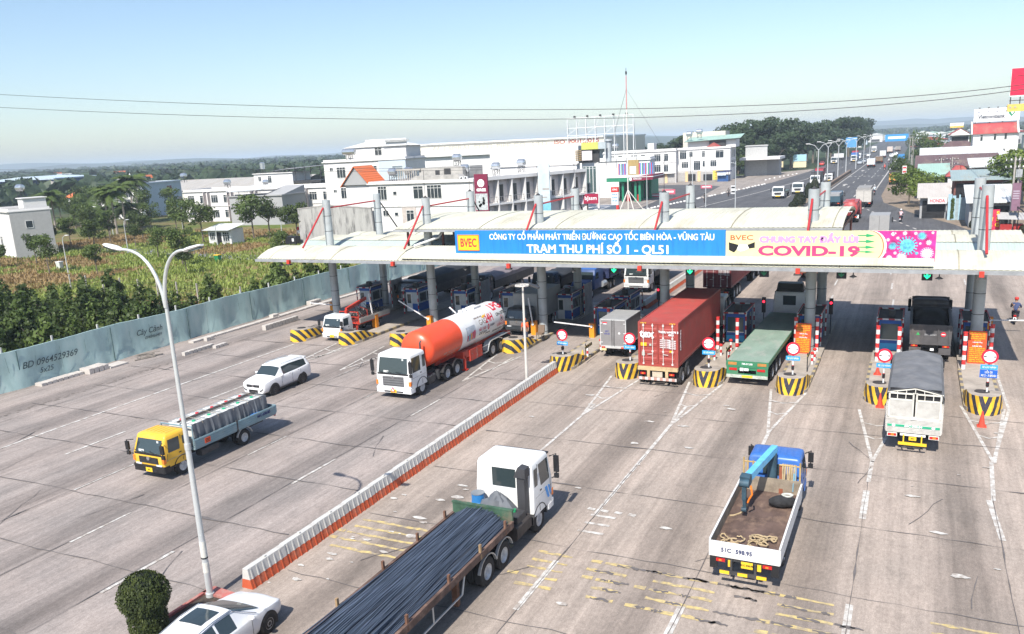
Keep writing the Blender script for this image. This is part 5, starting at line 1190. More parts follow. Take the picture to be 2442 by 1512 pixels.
b.box(-1.12,1.12,yb-.06,yb,2.26,2.36); b.box(-1.12,1.12,yb-.06,yb,1.14,1.24); part('tail_ribs',b,dgrey,bd)
b = MB(); b.prism([(-.78,1.72),(-.58,1.72),(-.68,1.9)],'y',yb-.02,yb-.012); part('green_triangle',b,M('tri_green',(.05,.4,.12),.5,var=0),bd)
b = MB(); b.cyl((.68,yb-.012,1.8),(.68,yb-.02,1.8),.14,n=20); ne = part('no_entry_disc',b,red_ink,bd)
b = MB(); b.box(.58,.78,yb-.026,yb-.021,1.775,1.825); part('bar',b,white_ink,ne)
text('51C 253.21',.14,M('grey_ink',(.4,.4,.4),.6,var=0),bd,(0,yb-.022,1.75),bold=.004)
b = MB(); b.beam((-1.1,yf-.2,2.5),(1.1,yf-.2,2.5),.1); b.add([(-1.1,yf-.1,2.5),(1.1,yf-.1,2.5),(1.1,yf+1.2,2.95),(-1.1,yf+1.2,2.95)],[(0,1,2,3)]); part('cab_guard',b,dgrey,bd)
b = MB(); b.loft([rrect(-5.2,-2.4,.95,.3,z) for z in (1.3,2.3)] + [rrect(-4.6,-3.0,.5,.2,2.6)]); part('cover',b,M('cover_black',(.03,.03,.032),.9,var=.3),bd)
for s in (-1,1):
 b = MB(); b.box(s*.8-.32,s*.8+.32,yb+.0,yb+.04,.55,.95); part('mud_flap',b,dgrey,t)
tail_lamps(t,.85,yb+.02,1.0,.36,.12); b = MB(); b.box(.02,.22,yb-.02,yb,.78,.92); part('licence_plate',b,white_ink,t)
b = MB(); b.box(-.7,.7,yb-.04,yb+.02,.55,.66); part('rear_guard',b,dgrey,t)
# containers on semi-trailers
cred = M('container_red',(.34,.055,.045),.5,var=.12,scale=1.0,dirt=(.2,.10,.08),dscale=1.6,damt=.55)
bogie_y = M('bogie_cream',(.55,.40,.22),.6,var=.2,scale=4,dirt=(.25,.17,.1),damt=.7)
def container(label,loc,L_,m,W=2.36,Hh=2.62,word='tex',code=True,name='shipping_container',details=True):
 t = thing(name,label,'container',loc,0)
 hw = W/2; b = MB()
 per,dep = .28,.04
 for s in (-1,1):
  pts = []; y = .12
  while y < L_-.12:
   pts += [(s*hw-s*.015,y),(s*hw-s*.015,y+per*.3),(s*hw-s*(.015+dep),y+per*.45),(s*hw-s*(.015+dep),y+per*.8)]; y += per
  pts.append((s*hw-s*.015,L_-.1))
  b.loft([[(x,y,.16) for x,y in pts],[(x,y,Hh-.08) for x,y in pts]],cap0=False,cap1=False,closed=False)
 pts = []; y = .1
 while y < L_-.1: pts += [(y,Hh-.02),(y+.1,Hh-.02),(y+.14,Hh-.05),(y+.25,Hh-.05)]; y += .3
 b.loft([[(x,y,z) for y,z in pts] for x in (-hw+.03,hw-.03)],cap0=False,cap1=False,closed=False)
 b.box(-hw+.02,hw-.02,L_-.06,L_-.03,.1,Hh-.05); b.box(-hw+.03,hw-.03,.05,L_-.04,.08,.14)
 part('walls',b,m,t,smooth=0)
 b = MB()
 for s in (-1,1):
  for y in (0,L_-.14): b.box(min(s*hw,s*(hw-.13)),max(s*hw,s*(hw-.13)),y,y+.14,0,Hh)
  b.box(min(s*hw,s*(hw-.07)),max(s*hw,s*(hw-.07)),.14,L_-.14,0,.16); b.box(min(s*hw,s*(hw-.06)),max(s*hw,s*(hw-.06)),.14,L_-.14,Hh-.09,Hh)
 for y in (.0,L_-.12): b.box(-hw+.13,hw-.13,y,y+.12,0,.16); b.box(-hw+.13,hw-.13,y,y+.12,Hh-.13,Hh)
 part('frame',b,m,t)
 for s in (-1,1):
  x0,x1 = min(s*.012,s*(hw-.14)),max(s*.012,s*(hw-.14)); b = MB(); b.box(x0,x1,.03,.08,.17,Hh-.14)
  for k in range(5):
   z = .28+k*(Hh-.45)/5; zz = z+(Hh-.45)/5*.55
   b.add([(x0+.08,.03,z),(x1-.08,.03,z),(x1-.08,.005,z+.05),(x0+.08,.005,z+.05),(x0+.08,.005,zz-.05),(x1-.08,.005,zz-.05),(x1-.08,.03,zz),(x0+.08,.03,zz)],[(0,1,2,3),(3,2,5,4),(4,5,6,7)])
  dr = part('door',b,m,t,smooth=0)
  if details:
   b = MB()
   for u in (.28,.80):
    x = s*(.02+(hw-.14)*u); b.tube([(x,-.02,.1),(x,-.02,Hh-.08)],.022,6)
    for z in (.16,.9,1.7,Hh-.2): b.box(x-.05,x+.05,-.04,.0,z-.05,z+.05)
   part('lock_rod',b,M('rod_white',(.62,.58,.55),.5,var=.15),dr)
   b = MB(); xa = s*(.02+(hw-.14)*.28); b.beam((xa,-.05,.75),(xa+s*.3,-.05,.72),.03); part('handle',b,M('rod_white',(.62,.58,.55)),dr)
 if details:
  text(word,.62,white_ink,t,(-.65,-.03,1.92),bold=.02) if word == 'tex' else text(word,.22,white_ink,t,(-.6,-.03,2.2),bold=.01)
  if code:
   text('TGHU 644879 3',.17,white_ink,t,(.62,-.03,2.06),bold=.006); text('45G1',.15,white_ink,t,(.78,-.03,1.9),bold=.006)
  for k in range(5): text('MAX. GR. 30480',.085,white_ink,t,(.42,-.03,1.6-.11*k),bold=.003); text('KGS 67200',.085,white_ink,t,(.85,-.03,1.56-.11*k),bold=.003)
  if word == 'tex':
   b = MB(); b.box(-1.02,-.66,-.03,-.022,1.2,1.4); b.box(.68,.84,-.03,-.022,.88,.99); part('yellow_sticker',b,M('sticker_yellow',(.85,.45,.02),.5,var=0),t)
   b = MB(); b.box(-.95,-.78,-.03,-.022,.62,.85); b.box(-.5,-.38,-.03,-.022,1.22,1.34); part('pale_sticker',b,M('sticker_pale',(.4,.45,.4),.5,var=.1),t)
   b = MB()
   for s in (-1,1):
    for k in range(4): b.prism([(s*.85-.17+k*.09,Hh-.1),(s*.85-.13+k*.09,Hh-.1),(s*.85-.10+k*.09,Hh-.03),(s*.85-.14+k*.09,Hh-.03)],'y',-.012,-.003)
   part('hazard_mark',b,yellow_m,t)
   o = text('TGHU 644879',.2,white_ink,t,(hw+.004,.55,1.5),rot=(PI/2,PI/2,PI/2),bold=.006)
 return t
container('long brick red shipping container with white lock rods on its rear doors',(-12.88,44.76,1.18),11.3,cred)
t = thing('container_lorry','articulated lorry carrying the brick red container with a cream rear frame','lorry',(-12.88,59.6,0),0)
cab(t,2.3,1.9,.6,2.9,cw2,grille='none'); chassis(t,-.8,-6,.85); axle_pair(t,-1.3,1.1,.5); axle_pair(t,-4.2,1.12,.5,dual=True); axle_pair(t,-5.4,1.12,.5,dual=True)
b = MB()
for s in (-1,1): b.box(s*.45-.07,s*.45+.07,-14.8,-3.2,.9,1.17)
y = -4.0
while y > -14.8: b.box(-1.1,1.1,y-.07,y+.07,1.0,1.17); y -= 1.8
part('skeletal_frame',b,rust,t)
b = MB(); b.box(-1.18,1.18,-15.0,-14.75,.96,1.17); b.box(-.62,-.46,-15.0,-14.8,.5,.96); b.box(.46,.62,-15.0,-14.8,.5,.96); rf_ = part('rear_frame',b,bogie_y,t)
b = MB(); b.box(-.3,.3,-15.02,-14.99,.58,.9); part('licence_plate',b,M('plate_pale',(.5,.42,.32),.6,var=.3,scale=8),rf_)
b = MB(); b.box(-1.15,1.15,-15.12,-15.06,.42,.58); part('bumper_bar',b,M_stripe('bumper_bands',(.6,.55,.52),(.45,.25,.2),1,0,0,.35),t)
for y in (-12.82,-14.1): axle_pair(t,y,1.26,.52,.3,dual=True)
tail_lamps(t,.85,-15.0,.72,.3,.12)
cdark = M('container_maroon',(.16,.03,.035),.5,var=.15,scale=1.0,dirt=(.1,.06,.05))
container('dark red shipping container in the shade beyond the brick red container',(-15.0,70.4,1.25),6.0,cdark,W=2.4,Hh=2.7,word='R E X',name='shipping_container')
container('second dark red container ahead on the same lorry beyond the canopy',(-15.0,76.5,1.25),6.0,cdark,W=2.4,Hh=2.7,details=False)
t = thing('container_lorry','articulated lorry carrying the two dark red containers out of the canopy shade','lorry',(-15.0,86,0),0)
cab(t,2.3,1.9,.6,2.9,cw2,grille='none'); chassis(t,-.8,-6,.85); axle_pair(t,-1.3,1.1,.5); axle_pair(t,-4.2,1.12,.5,dual=True)
b = MB()
for s in (-1,1): b.box(s*.45-.07,s*.45+.07,-15.7,-3.2,.95,1.24)
part('skeletal_frame',b,rust,t)
for y in (-11.6,-12.8,-14.1): axle_pair(t,y,1.2,.52,.3)
tail_lamps(t,.8,-15.7,.8)
# 7 green flatbed
gtop = M('deck_green',(.23,.31,.25),.8,var=.15,scale=1.2,stretch=(1,.4,1),dirt=(.40,.38,.34),dscale=1.6,damt=.6); gfr = M('frame_green',(.04,.20,.10),.5,var=.12,dirt=(.2,.18,.14),damt=.4)
t = thing('flatbed_lorry','white cab lorry pulling an empty pale green flatbed trailer with a dark green rear frame','lorry',(-7.75,62.6,0),-.02)
cab(t,2.2,1.75,.6,2.85,cw2,grille='none'); chassis(t,-.8,-6,.85); axle_pair(t,-1.3,1.08,.5); axle_pair(t,-4.0,1.1,.5,dual=True); axle_pair(t,-5.2,1.1,.5,dual=True)
b = MB(); b.box(-.9,.9,-1.9,-.4,2.86,3.0); b.loft([rrect(-1.75,-.3,.95,.2,2.85),rrect(-1.75,-.9,.85,.2,3.45)]); part('roof_fairing',b,black,t)
YR = -16.5
b = MB(); b.box(-1.15,1.15,YR,-2.6,1.38,1.46); part('deck',b,gtop,t)
b = MB()
for s in (-1,1): b.box(s*1.15-.03,s*1.15+.03,YR,-2.6,1.2,1.45); b.box(s*.45-.07,s*.45+.07,YR+.1,-2.9,.9,1.38)
part('side_beam',b,gfr,t)
b = MB(); b.box(-1.17,1.17,YR-.06,YR,1.10,1.47); b.box(-.95,.95,YR-.04,YR+.1,.55,.72); b.box(-1.15,-.5,YR-.05,YR,.62,1.1); b.box(.5,1.15,YR-.05,YR,.62,1.1); b.box(-.5,.5,YR-.03,YR+.02,.95,1.1)
rf_ = part('rear_frame',b,gfr,t)
b = MB(); b.box(-1.15,1.15,YR-.1,YR-.06,.5,.68); part('bumper_bar',b,M('bar_pale',(.45,.48,.42),.6,var=.3,scale=6),t)
for s in (-1,1):
 b = MB(); b.box(s*.82-.24,s*.82+.24,YR-.075,YR-.061,1.24,1.40); part('reflector',b,M('reflector_amber',(.5,.22,.06),.4,var=.3),rf_)
 b = MB(); b.box(s*.78-.22,s*.78+.22,YR-.075,YR-.051,.92,1.06); part('tail_lamp',b,red_lens,rf_)
fit('70R-012.58',-.3,.3,1.32,.1,white_ink,rf_,YR-.068,bold=.004)
b = MB(); b.box(-.16,.08,YR-.055,YR-.034,.92,1.06); b.box(-.4,-.2,YR-.055,YR-.034,.9,1.08); part('licence_plate',b,white_ink,t)
b = MB(); b.box(-.28,.32,YR-.11,YR-.10,.53,.66); part('yellow_plate',b,yellow_m,t)
for y in (-12.5,-13.7,-14.9): axle_pair(t,y,1.15,.5,.3,dual=True)
# 8 grey box truck
gbox = M('box_grey',(.25,.24,.24),.5,.0,var=.1,scale=2,dirt=(.2,.18,.17),damt=.4); gside = M('box_side_brown',(.14,.11,.10),.6,var=.2)
def box_truck(label,loc,rz,Lb,wd,hb,m,mt=None,cabm=None,code=('60C','479.87'),details=True,name='box_truck',grille='none',z0=.85):
 t = thing(name,label,'box truck',loc,rz)
 cab(t,wd-.1,1.5,.45,2.15,cabm or cw2,grille=grille); chassis(t,-.5,-1.6-Lb,.72,.7); axle_pair(t,-1.1,wd/2-.04,.42,.22); axle_pair(t,-1.6-Lb*.68,wd/2-.04,.42,.22,dual=True)
 y0,y1,hw = -1.65,-1.65-Lb,wd/2
 b = MB(); b.box(-hw,hw,y1,y0,z0,z0+hb); bd = part('box',b,m,t)
 b = MB(); b.box(-hw+.02,hw-.02,y1+.02,y0-.02,z0+hb+.001,z0+hb+.02); part('roof',b,mt or m,bd)
 b = MB()
 for s in (-1,1):
  b.box(s*hw-.03,s*hw+.03,y1-.02,y1+.05,z0-.02,z0+hb+.02); b.box(s*hw-.02,s*hw+.012,y1,y0,z0+hb-.04,z0+hb+.025); b.box(s*hw-.02,s*hw+.012,y1,y0,z0-.02,z0+.05)
 b.box(-hw,hw,y1-.02,y1+.05,z0+hb-.05,z0+hb+.025); b.box(-hw,hw,y1-.02,y1+.05,z0-.14,z0+.03); part('trim',b,M('trim_grey',(.5,.5,.49),.5) if details else m,bd)
 if details:
  b = MB(); b.box(-.015,.015,y1-.012,y1-.004,z0+.05,z0+hb-.05)
  for s in (-1,1): b.tube([(s*.09,y1-.02,z0),(s*.09,y1-.02,z0+hb)],.015,5)
  part('door_seam',b,dark,bd)
  b = MB()
  for s in (-1,1):
   for z in (.25,hb*.5,hb-.25): b.box(min(s*hw*1.0,s*hw*.82),max(s*hw,s*hw*.82),y1-.03,y1-.012,z0+z-.02,z0+z+.02)
  part('hinge',b,white,bd)
  text(code[0],.15,M('ink_violet',(.10,.10,.28),.6,var=0),bd,(-.42,y1-.012,z0+hb*.56),bold=.004); text(code[1],.15,M('ink_violet',(.10,.10,.28)),bd,(-.42,y1-.012,z0+hb*.46),bold=.004)
  b = MB(); b.box(-.72,-.4,y1-.014,y1-.005,z0+hb-.24,z0+hb-.17); part('red_sticker',b,red_ink,bd); b = MB(); b.box(-.66,-.44,y1-.014,y1-.005,z0+hb-.32,z0+hb-.26); b.cyl((.42,y1-.005,z0+hb*.5),(.42,y1-.014,z0+hb*.5),.07,n=14); part('white_sticker',b,white_ink,bd)
  tail_lamps(t,hw-.2,y1-.02,z0-.12,.24,.09)
  b = MB(); b.box(-hw+.05,-hw+.4,y1-.04,y1-.02,z0-.3,z0-.16); part('licence_plate',b,M('plate_cream',(.7,.6,.3),.5,var=0),t)
 return t
box_truck('small grey box truck with two rear doors entering the lane left of the red container',(-17.4,54.9,0),0,3.25,1.74,1.78,gbox,M('box_roof_pale',(.34,.34,.34),.6,var=.1))
dbox = M('box_shadow_grey',(.10,.10,.10),.6,var=.15)
box_truck('dark box truck with dark cab waiting behind the gas tanker',(-26.55,54.4,0),TOWARD,4.6,2.0,2.0,M('box_pale_grey',(.35,.35,.34),.6,var=.1),cabm=M('cab_charcoal',(.04,.045,.05),.4,var=.1),details=False,grille='chrome',z0=.95)
# 9 white crane truck with scrap load
t = thing('scrap_truck','white cab truck with a red loader crane and a bed piled with scrap chairs','truck',(-39.95,49.35,0),TOWARD)
cab(t,1.86,1.5,.36,2.0,carwhite,belt=.5,slant=.26,grille='none',plate='61C',mirror='small'); chassis(t,-.5,-6.2,.7,.7); axle_pair(t,-1.1,.9,.40,.22); axle_pair(t,-4.8,.92,.40,.22,dual=True)
b = MB(); b.box(-.97,.97,-6.5,-2.3,.92,1.0); part('bed_floor',b,tr,t)
for s in (-1,1): dropside(t,-2.35,-6.5,s*.97,1.0,1.4,M('board_pale',(.45,.43,.40),.6,var=.15),ribs=2)
b = MB(); b.beam((0,-2.0,.7),(0,-2.0,2.1),.2); b.beam((0,-2.0,2.15),(.25,-5.0,2.5),.2,.24); b.beam((-.9,-2.0,.75),(-.9,-2.0,.3),.12); b.beam((-1.0,-2.0,.8),(1.0,-2.0,.8),.16); part('loader_crane',b,tr,t)
b = MB(); b.tube([(-.9,-2.3,1.0),(-.9,-2.3,1.9),(.9,-2.3,1.9),(.9,-2.3,1.0)],.04,6); b.tube([(-.9,-2.3,1.5),(.9,-2.3,1.5)],.03,6); b.tube([(-.97,-3.4,1.0),(-.97,-3.4,1.9),(-.6,-3.0,2.2)],.02,5); part('load_frame',b,tr,t)
q = thing('scrap_heap','tangled heap of dark scrap frames and chairs on the white crane truck','scrap',(-39.95,53.6,1.0),0); rt = random.Random(31); b = MB(); b2 = MB()
for k in range(260):
 x,y = rt.uniform(-.85,.85),rt.uniform(-1.6,2.0); z = rt.uniform(.05,.95)*(1-.5*(abs(x)/.9)**2)*(1-.25*(abs(y)/2)**2); a = Vector((rt.uniform(-1,1),rt.uniform(-1,1),rt.uniform(-1,1))).normalized()*rt.uniform(.08,.32)
 (b if rt.random() < .85 else b2).beam(Vector((x,y,z))-a,Vector((x,y,z))+a,.025,.03)
for k in range(14):
 x,y,z = rt.uniform(-.7,.7),rt.uniform(-1.4,1.8),rt.uniform(.4,.95); w = .17
 for dx,dz in ((-w,0),(w,0)): b.beam((x+dx,y,z-.2),(x+dx,y+.05,z+.2),.03)
 for dz in (-.2,0,.2): b.beam((x-w,y,z+dz),(x+w,y,z+dz),.03)
part('dark_frames',b,M('scrap_dark',(.03,.032,.035),.6,var=.4),q); part('pale_frames',b2,M('scrap_pale',(.5,.5,.48),.5,var=.2),q)
# trucks deep under the canopy and just beyond
def canvas_truck(label,loc,rz,Lb,cabm,top,wd=2.2,zt=2.7,cover=True,group=None,name='canvas_truck',sidem=None,grille='chrome'):
 t = thing(name,label,'truck',loc,rz,group)
 cab(t,wd,1.7,.55,2.5,cabm,grille=grille); chassis(t,-.5,-1.8-Lb,.8); axle_pair(t,-1.2,wd/2-.03,.48,.26); axle_pair(t,-1.8-Lb*.7,wd/2-.03,.48,.26,dual=True)
 y0,y1,hw = -1.9,-1.9-Lb,wd/2+.03
 b = MB(); b.box(-hw,hw,y1,y0,.95,1.05)
 for s in (-1,1): b.box(s*hw-.03,s*hw+.03,y1,y0,1.05,1.7)
 b.box(-hw,hw,y1,y1+.05,1.05,1.7); b.box(-hw,hw,y0-.05,y0,1.05,2.0); part('bed',b,sidem or dark,t)
 rows = []; rt = random.Random(len(label)*7); n = 14
 for i in range(n+1):
  y = y1+(y0-y1)*i/n; dz = rt.uniform(-.05,.05); rows.append([(-hw-.02,y,1.45),(-hw-.02,y,zt-.25+dz),(-hw+.2,y,zt-.05+dz),(0,y,zt+.08+dz),(hw-.2,y,zt-.05+dz),(hw+.02,y,zt-.25+dz),(hw+.02,y,1.45)])
 b = MB(); b.loft(rows,cap0=True,cap1=True,closed=False); part('canvas',b,top,t,smooth=35)
 if rz == 0: tail_lamps(t,hw-.25,y1,.8)
 return t
ctarp = M('tarp_black',(.03,.032,.036),.7,var=.3,scale=1.5); ptarp = M('tarp_mauve',(.22,.19,.20),.8,var=.15,scale=1)
canvas_truck('dark canvas covered truck under the canopy left of the second column',(-41.3,62.2,0),TOWARD,9.5,M('cab_black_blue',(.03,.04,.06),.4,var=.1),ctarp)
canvas_truck('dark cab truck with a pale mauve tarpaulin behind the booths',(-36.6,66.5,0),TOWARD,9.0,M('cab_black_blue',(.03,.04,.06)),ptarp,zt=2.3)
canvas_truck('black lorry half hidden behind the third column in the shade',(-30.6,68.5,0),TOWARD,6.0,M('cab_black_blue',(.03,.04,.06)),ctarp,zt=2.2)
canvas_truck('light blue cab truck beyond the mauve tarpaulin truck',(-41.0,83.0,0),TOWARD,8.0,M('cab_sky',(.12,.38,.6),.4,var=.1),M('tarp_brown',(.12,.07,.06),.8,var=.2),zt=2.3)
canvas_truck('sky blue small truck just beyond the rear canopy columns',(-33.6,84.5,0),TOWARD,6.0,M('cab_sky',(.12,.38,.6)),M('tarp_sky',(.2,.4,.55),.7,var=.2),wd=2.0,zt=1.9)
# blue bonneted tractor with container
t = thing('bonnet_lorry','dark blue long-nosed tractor unit pulling a dark blue container in the shade','lorry',(-27.3,69.0,0),TOWARD)
bb_ = M('tractor_blue',(.03,.07,.2),.4,var=.15)
b = MB(); b.loft([rrect(-2.0,0,.72,.2,.7),rrect(-2.0,.0,.75,.25,1.3),rrect(-2.0,-.15,.66,.25,1.62)]); part('bonnet',b,bb_,t,smooth=50)
b = MB(); R9 = [(.7,-4.2,-1.7,1.0),(1.6,-4.2,-1.7,1.02),(2.3,-4.2,-2.0,.98),(2.5,-4.15,-2.15,.92)]; b.loft([rrect(r[1],r[2],r[3],.12,r[0]) for r in R9]); part('cab',b,bb_,t,smooth=50)
b = MB(); b.loft([rrect(-4.2,-2.3,.95,.15,2.5),rrect(-4.2,-2.9,.9,.15,3.0)]); part('roof_fairing',b,M('fairing_blue',(.04,.12,.36),.4),t,smooth=50)
b = MB(); b.add([(-.85,-1.69,1.65),(.85,-1.69,1.65),(.8,-1.97,2.28),(-.8,-1.97,2.28)],[(0,1,2,3)]); part('windshield',b,glass,t)
for s in (-1,1):
 b = MB(); b.add([(s*1.028,-1.9,1.6),(s*1.028,-2.8,1.6),(s*1.0,-2.8,2.2),(s*1.0,-2.1,2.2)],[(0,1,2,3)]); part('side_window',b,glass,t)
 b = MB(); b.cyl((s*.98,-3.6,.9),(s*.98,-4.6,.9),.28,n=14); part('fuel_tank',b,steel,t)
 b = MB(); b.lathe([(.4,-.15),(.5,0),(.5,.25),(.4,.3)],16,c=(s*.85,-.9,.5),axis='x'); part('fender',b,bb_,t)
b = MB(); b.box(-.55,.55,0,.03,.75,1.3); part('grille',b,chrome,t); b = MB(); b.box(-1.0,1.0,-.1,.12,.45,.68); part('bumper',b,chrome,t)
chassis(t,-1,-8,.85); axle_pair(t,-.9,1.05,.48); axle_pair(t,-5.9,1.1,.48,dual=True); axle_pair(t,-7.0,1.1,.48,dual=True)
container('dark blue container behind the long-nosed tractor beyond the canopy',(-27.3,74.2,1.2),11.0,M('container_navy',(.03,.04,.10),.5,var=.2),word='',details=False)
b = MB()
for s in (-1,1): b.box(s*.45-.07,s*.45+.07,-16.5,-5.3,.9,1.19)
part('skeletal_frame',b,rust,t)
for y in (-13,-14.2): axle_pair(t,y,1.15,.5,.3)
# white cab lorry
t = thing('tractor_lorry','white flat-fronted lorry cab looking out of the shade beside the fourth column','lorry',(-23.1,73.2,0),TOWARD)
cab(t,2.4,1.8,.6,2.8,cw2,belt=.5,grille='grey'); chassis(t,-.5,-8,.85); axle_pair(t,-1.3,1.15,.5); axle_pair(t,-4.6,1.15,.5,dual=True); axle_pair(t,-5.8,1.15,.5,dual=True)
b = MB(); b.box(-1.1,1.1,-12,-2.4,1.2,1.35); b.box(-1.15,1.15,-12,-2.4,1.35,1.8); part('bed',b,dark,t)
# truck with timber side boards ahead of the green flatbed
canvas_truck('truck with rusty stake sides ahead of the green flatbed lorry',(-8.6,92.0,0),AWAY,9.0,cw2,M('load_pale',(.5,.45,.42),.8,var=.2),zt=1.9,sidem=rust,grille='none')
# fence, barrier, lamp, kerb pieces
def M_fence():
 m = M('fence_tarp_teal',(.40,.55,.53),.55,var=.2,scale=1.1,stretch=(1,1,.35),dirt=(.5,.5,.46),dscale=.55,damt=.55,bump=.3); return m
fence_m = M_fence(); post_m = M('fence_post_pale',(.55,.55,.52),.7,var=.1)
fr = random.Random(17)
t = thing('site_fence','long teal tarpaulin hoarding with pale posts and scrawled phone numbers beside the left carriageway','fence',(-52.85,0,0))
ys = [2+.62*k for k in range(210)]
b = MB(); rows = []
for i,y in enumerate(ys):
 dx = .08*math.sin(i*.9)+fr.uniform(-.11,.11); sag = .05*math.sin(i*.33)+fr.uniform(-.02,.02)
 rows.append([(dx+.10*fr.random()+.05,y,0.0),(dx*.8+fr.uniform(-.03,.05),y,.6),(dx*.7+fr.uniform(-.05,.05),y,1.2),(dx*.5,y,1.9),(dx*.15,y,2.62+sag),(dx*.15-.06,y,2.63+sag)])
b.loft(rows,cap0=False,cap1=False,closed=False); part('tarpaulin',b,fence_m,t,smooth=50)
b = MB()
for y in [4+7.2*k for k in range(18)]: b.box(.08,.12,y-.03,y+.03,.05,2.55)
for y in [5.5+1.9*k for k in range(60)]: b.beam((.09,y,fr.uniform(.3,1.6)),(.09,y+fr.uniform(-.1,.1),fr.uniform(1.9,2.6)),.012,.012)
part('seam',b,M('seam_dark',(.09,.15,.15),.7,var=.3),t)
for k in range(34):
 y = 3.2+3.6*k; b = MB(); b.box(-.22,-.12,y-.05,y+.05,0,2.95); part('post',b,post_m,t)
def scrawl(s,size,y,z): o = text(s,size,M('marker_ink',(.05,.08,.09),.7,var=0),t,(.17,y,z),rot=(PI/2,0,PI/2),name='scrawl',bold=.004,shear=.3,ext=.002); return o
scrawl('BD 0964529369',.62,35.0,1.45); scrawl('5x25',.5,34.6,.85); scrawl('Cây Cảnh',.6,43.3,1.6); scrawl('0948466489',.32,43.6,1.1)
b = MB(); b.box(.15,.17,30.0,30.3,1.2,1.6); part('notice',b,white,t)
# planting terrace behind the fence
sheet('planting_bed',[(-120,4),(-53.05,4),(-53.05,66),(-62,66),(-76,54),(-120,40)],.006,M('bed_soil',(.20,.10,.055),.95,var=.4,scale=.9,dirt=(.07,.09,.03),dscale=.7,damt=.9))
# kerb blocks, slabs and rubble along the hoarding
slab_m = M('slab_concrete',(.52,.48,.44),.9,var=.15,scale=2,bump=.3)
kr = random.Random(8)
t = thing('kerb_row','long low row of pale kerb slabs laid along the foot of the hoarding','kerb',(-51.45,46,0))
b = MB()
for k in range(34): b.box(-.25+kr.uniform(-.04,.04),.3,k*1.25,k*1.25+1.18,.0,.15+kr.uniform(0,.02))
part('slabs',b,slab_m,t)
def blocks(label,x,y,n,rz=0,w=.34,l=.9,h=.2,gap=.4,name='block_stack'):
 t = thing(name,label,'concrete blocks',(x,y,.02),rz); b = MB()
 for k in range(n): b.box(-l/2+kr.uniform(-.05,.05),l/2,k*gap,k*gap+w,0,h)
 part('blocks',b,slab_m,t)
blocks('loose row of pale kerb stones lying by the hoarding at the left',-52.0,33.4,8,l=.7)
blocks('raised stack of pale blocks by the hoarding next to the flat slab',-51.6,36.6,4,l=1.0,h=.38)
blocks('row of pale round-topped blocks on the road near the lamp post',-48.6,42.6,7,l=.34,gap=.42,w=.36,h=.26)
blocks('short row of blocks on the road farther along from the lamp post',-47.9,45.0,3,l=.34,gap=.42,w=.36,h=.24)
blocks('line of brown and pale block stacks before the left striped nose',-48.6,51.3,10,l=.36,gap=.42,w=.36,h=.42)
blocks('block stack against the hoarding beside the canopy column',-52.2,61.5,4,l=.5,h=.4)
blocks('small block stack at the kerb row',-51.5,55.4,2,l=.5,h=.36)
blocks('pair of blocks at the kerb between hoarding and lamp',-50.7,46.8,2,l=.4,h=.3)
t = thing('loose_slab','flat pale slab lying at the hoarding foot','slab',(-51.5,38.2,.02)); b = MB(); b.box(-.5,.5,0,1.5,0,.12); part('slab',b,slab_m,t)
t = thing('timber_pile','small pile of grey planks at the hoarding foot beside the lamp post','planks',(-51.2,41.2,.02)); b = MB()
for k in range(6): b.beam((kr.uniform(-.5,.1),kr.uniform(-1,0),.05+.05*k),(kr.uniform(0,.6),kr.uniform(.6,1.8),.05+.05*k),.14,.05)
part('planks',b,M('plank_grey',(.25,.22,.19),.9,var=.3),t)
t = thing('rubble_heap','small heap of grey rubble and scrap behind the left striped nose','rubble',(-43.5,51.3,.2)); b = MB()
for k in range(50): a = Vector((kr.uniform(-.6,.6),kr.uniform(-1,1.2),kr.uniform(0,.35))); d = Vector((kr.uniform(-1,1),kr.uniform(-1,1),kr.uniform(-.4,.4)))*.25; b.beam(a-d,a+d,.06)
part('rubble',b,M('rubble_grey',(.22,.2,.19),.9,var=.4),t)
# broken line of cobbles along the road edge
b = MB()
for k in range(90):
 x,y = -47.9+kr.uniform(-.25,.25)-.0*k,22+.32*k; r = kr.uniform(.05,.14); b.add([(x+r*math.cos(a),y+r*1.4*math.sin(a),.03) for a in [2*PI*i/7 for i in range(7)]],[tuple(range(7))])
o = b.build('gutter_holes',M('hole_dark',(.2,.17,.15),.9,var=.3),None,None); o['kind'] = 'structure'
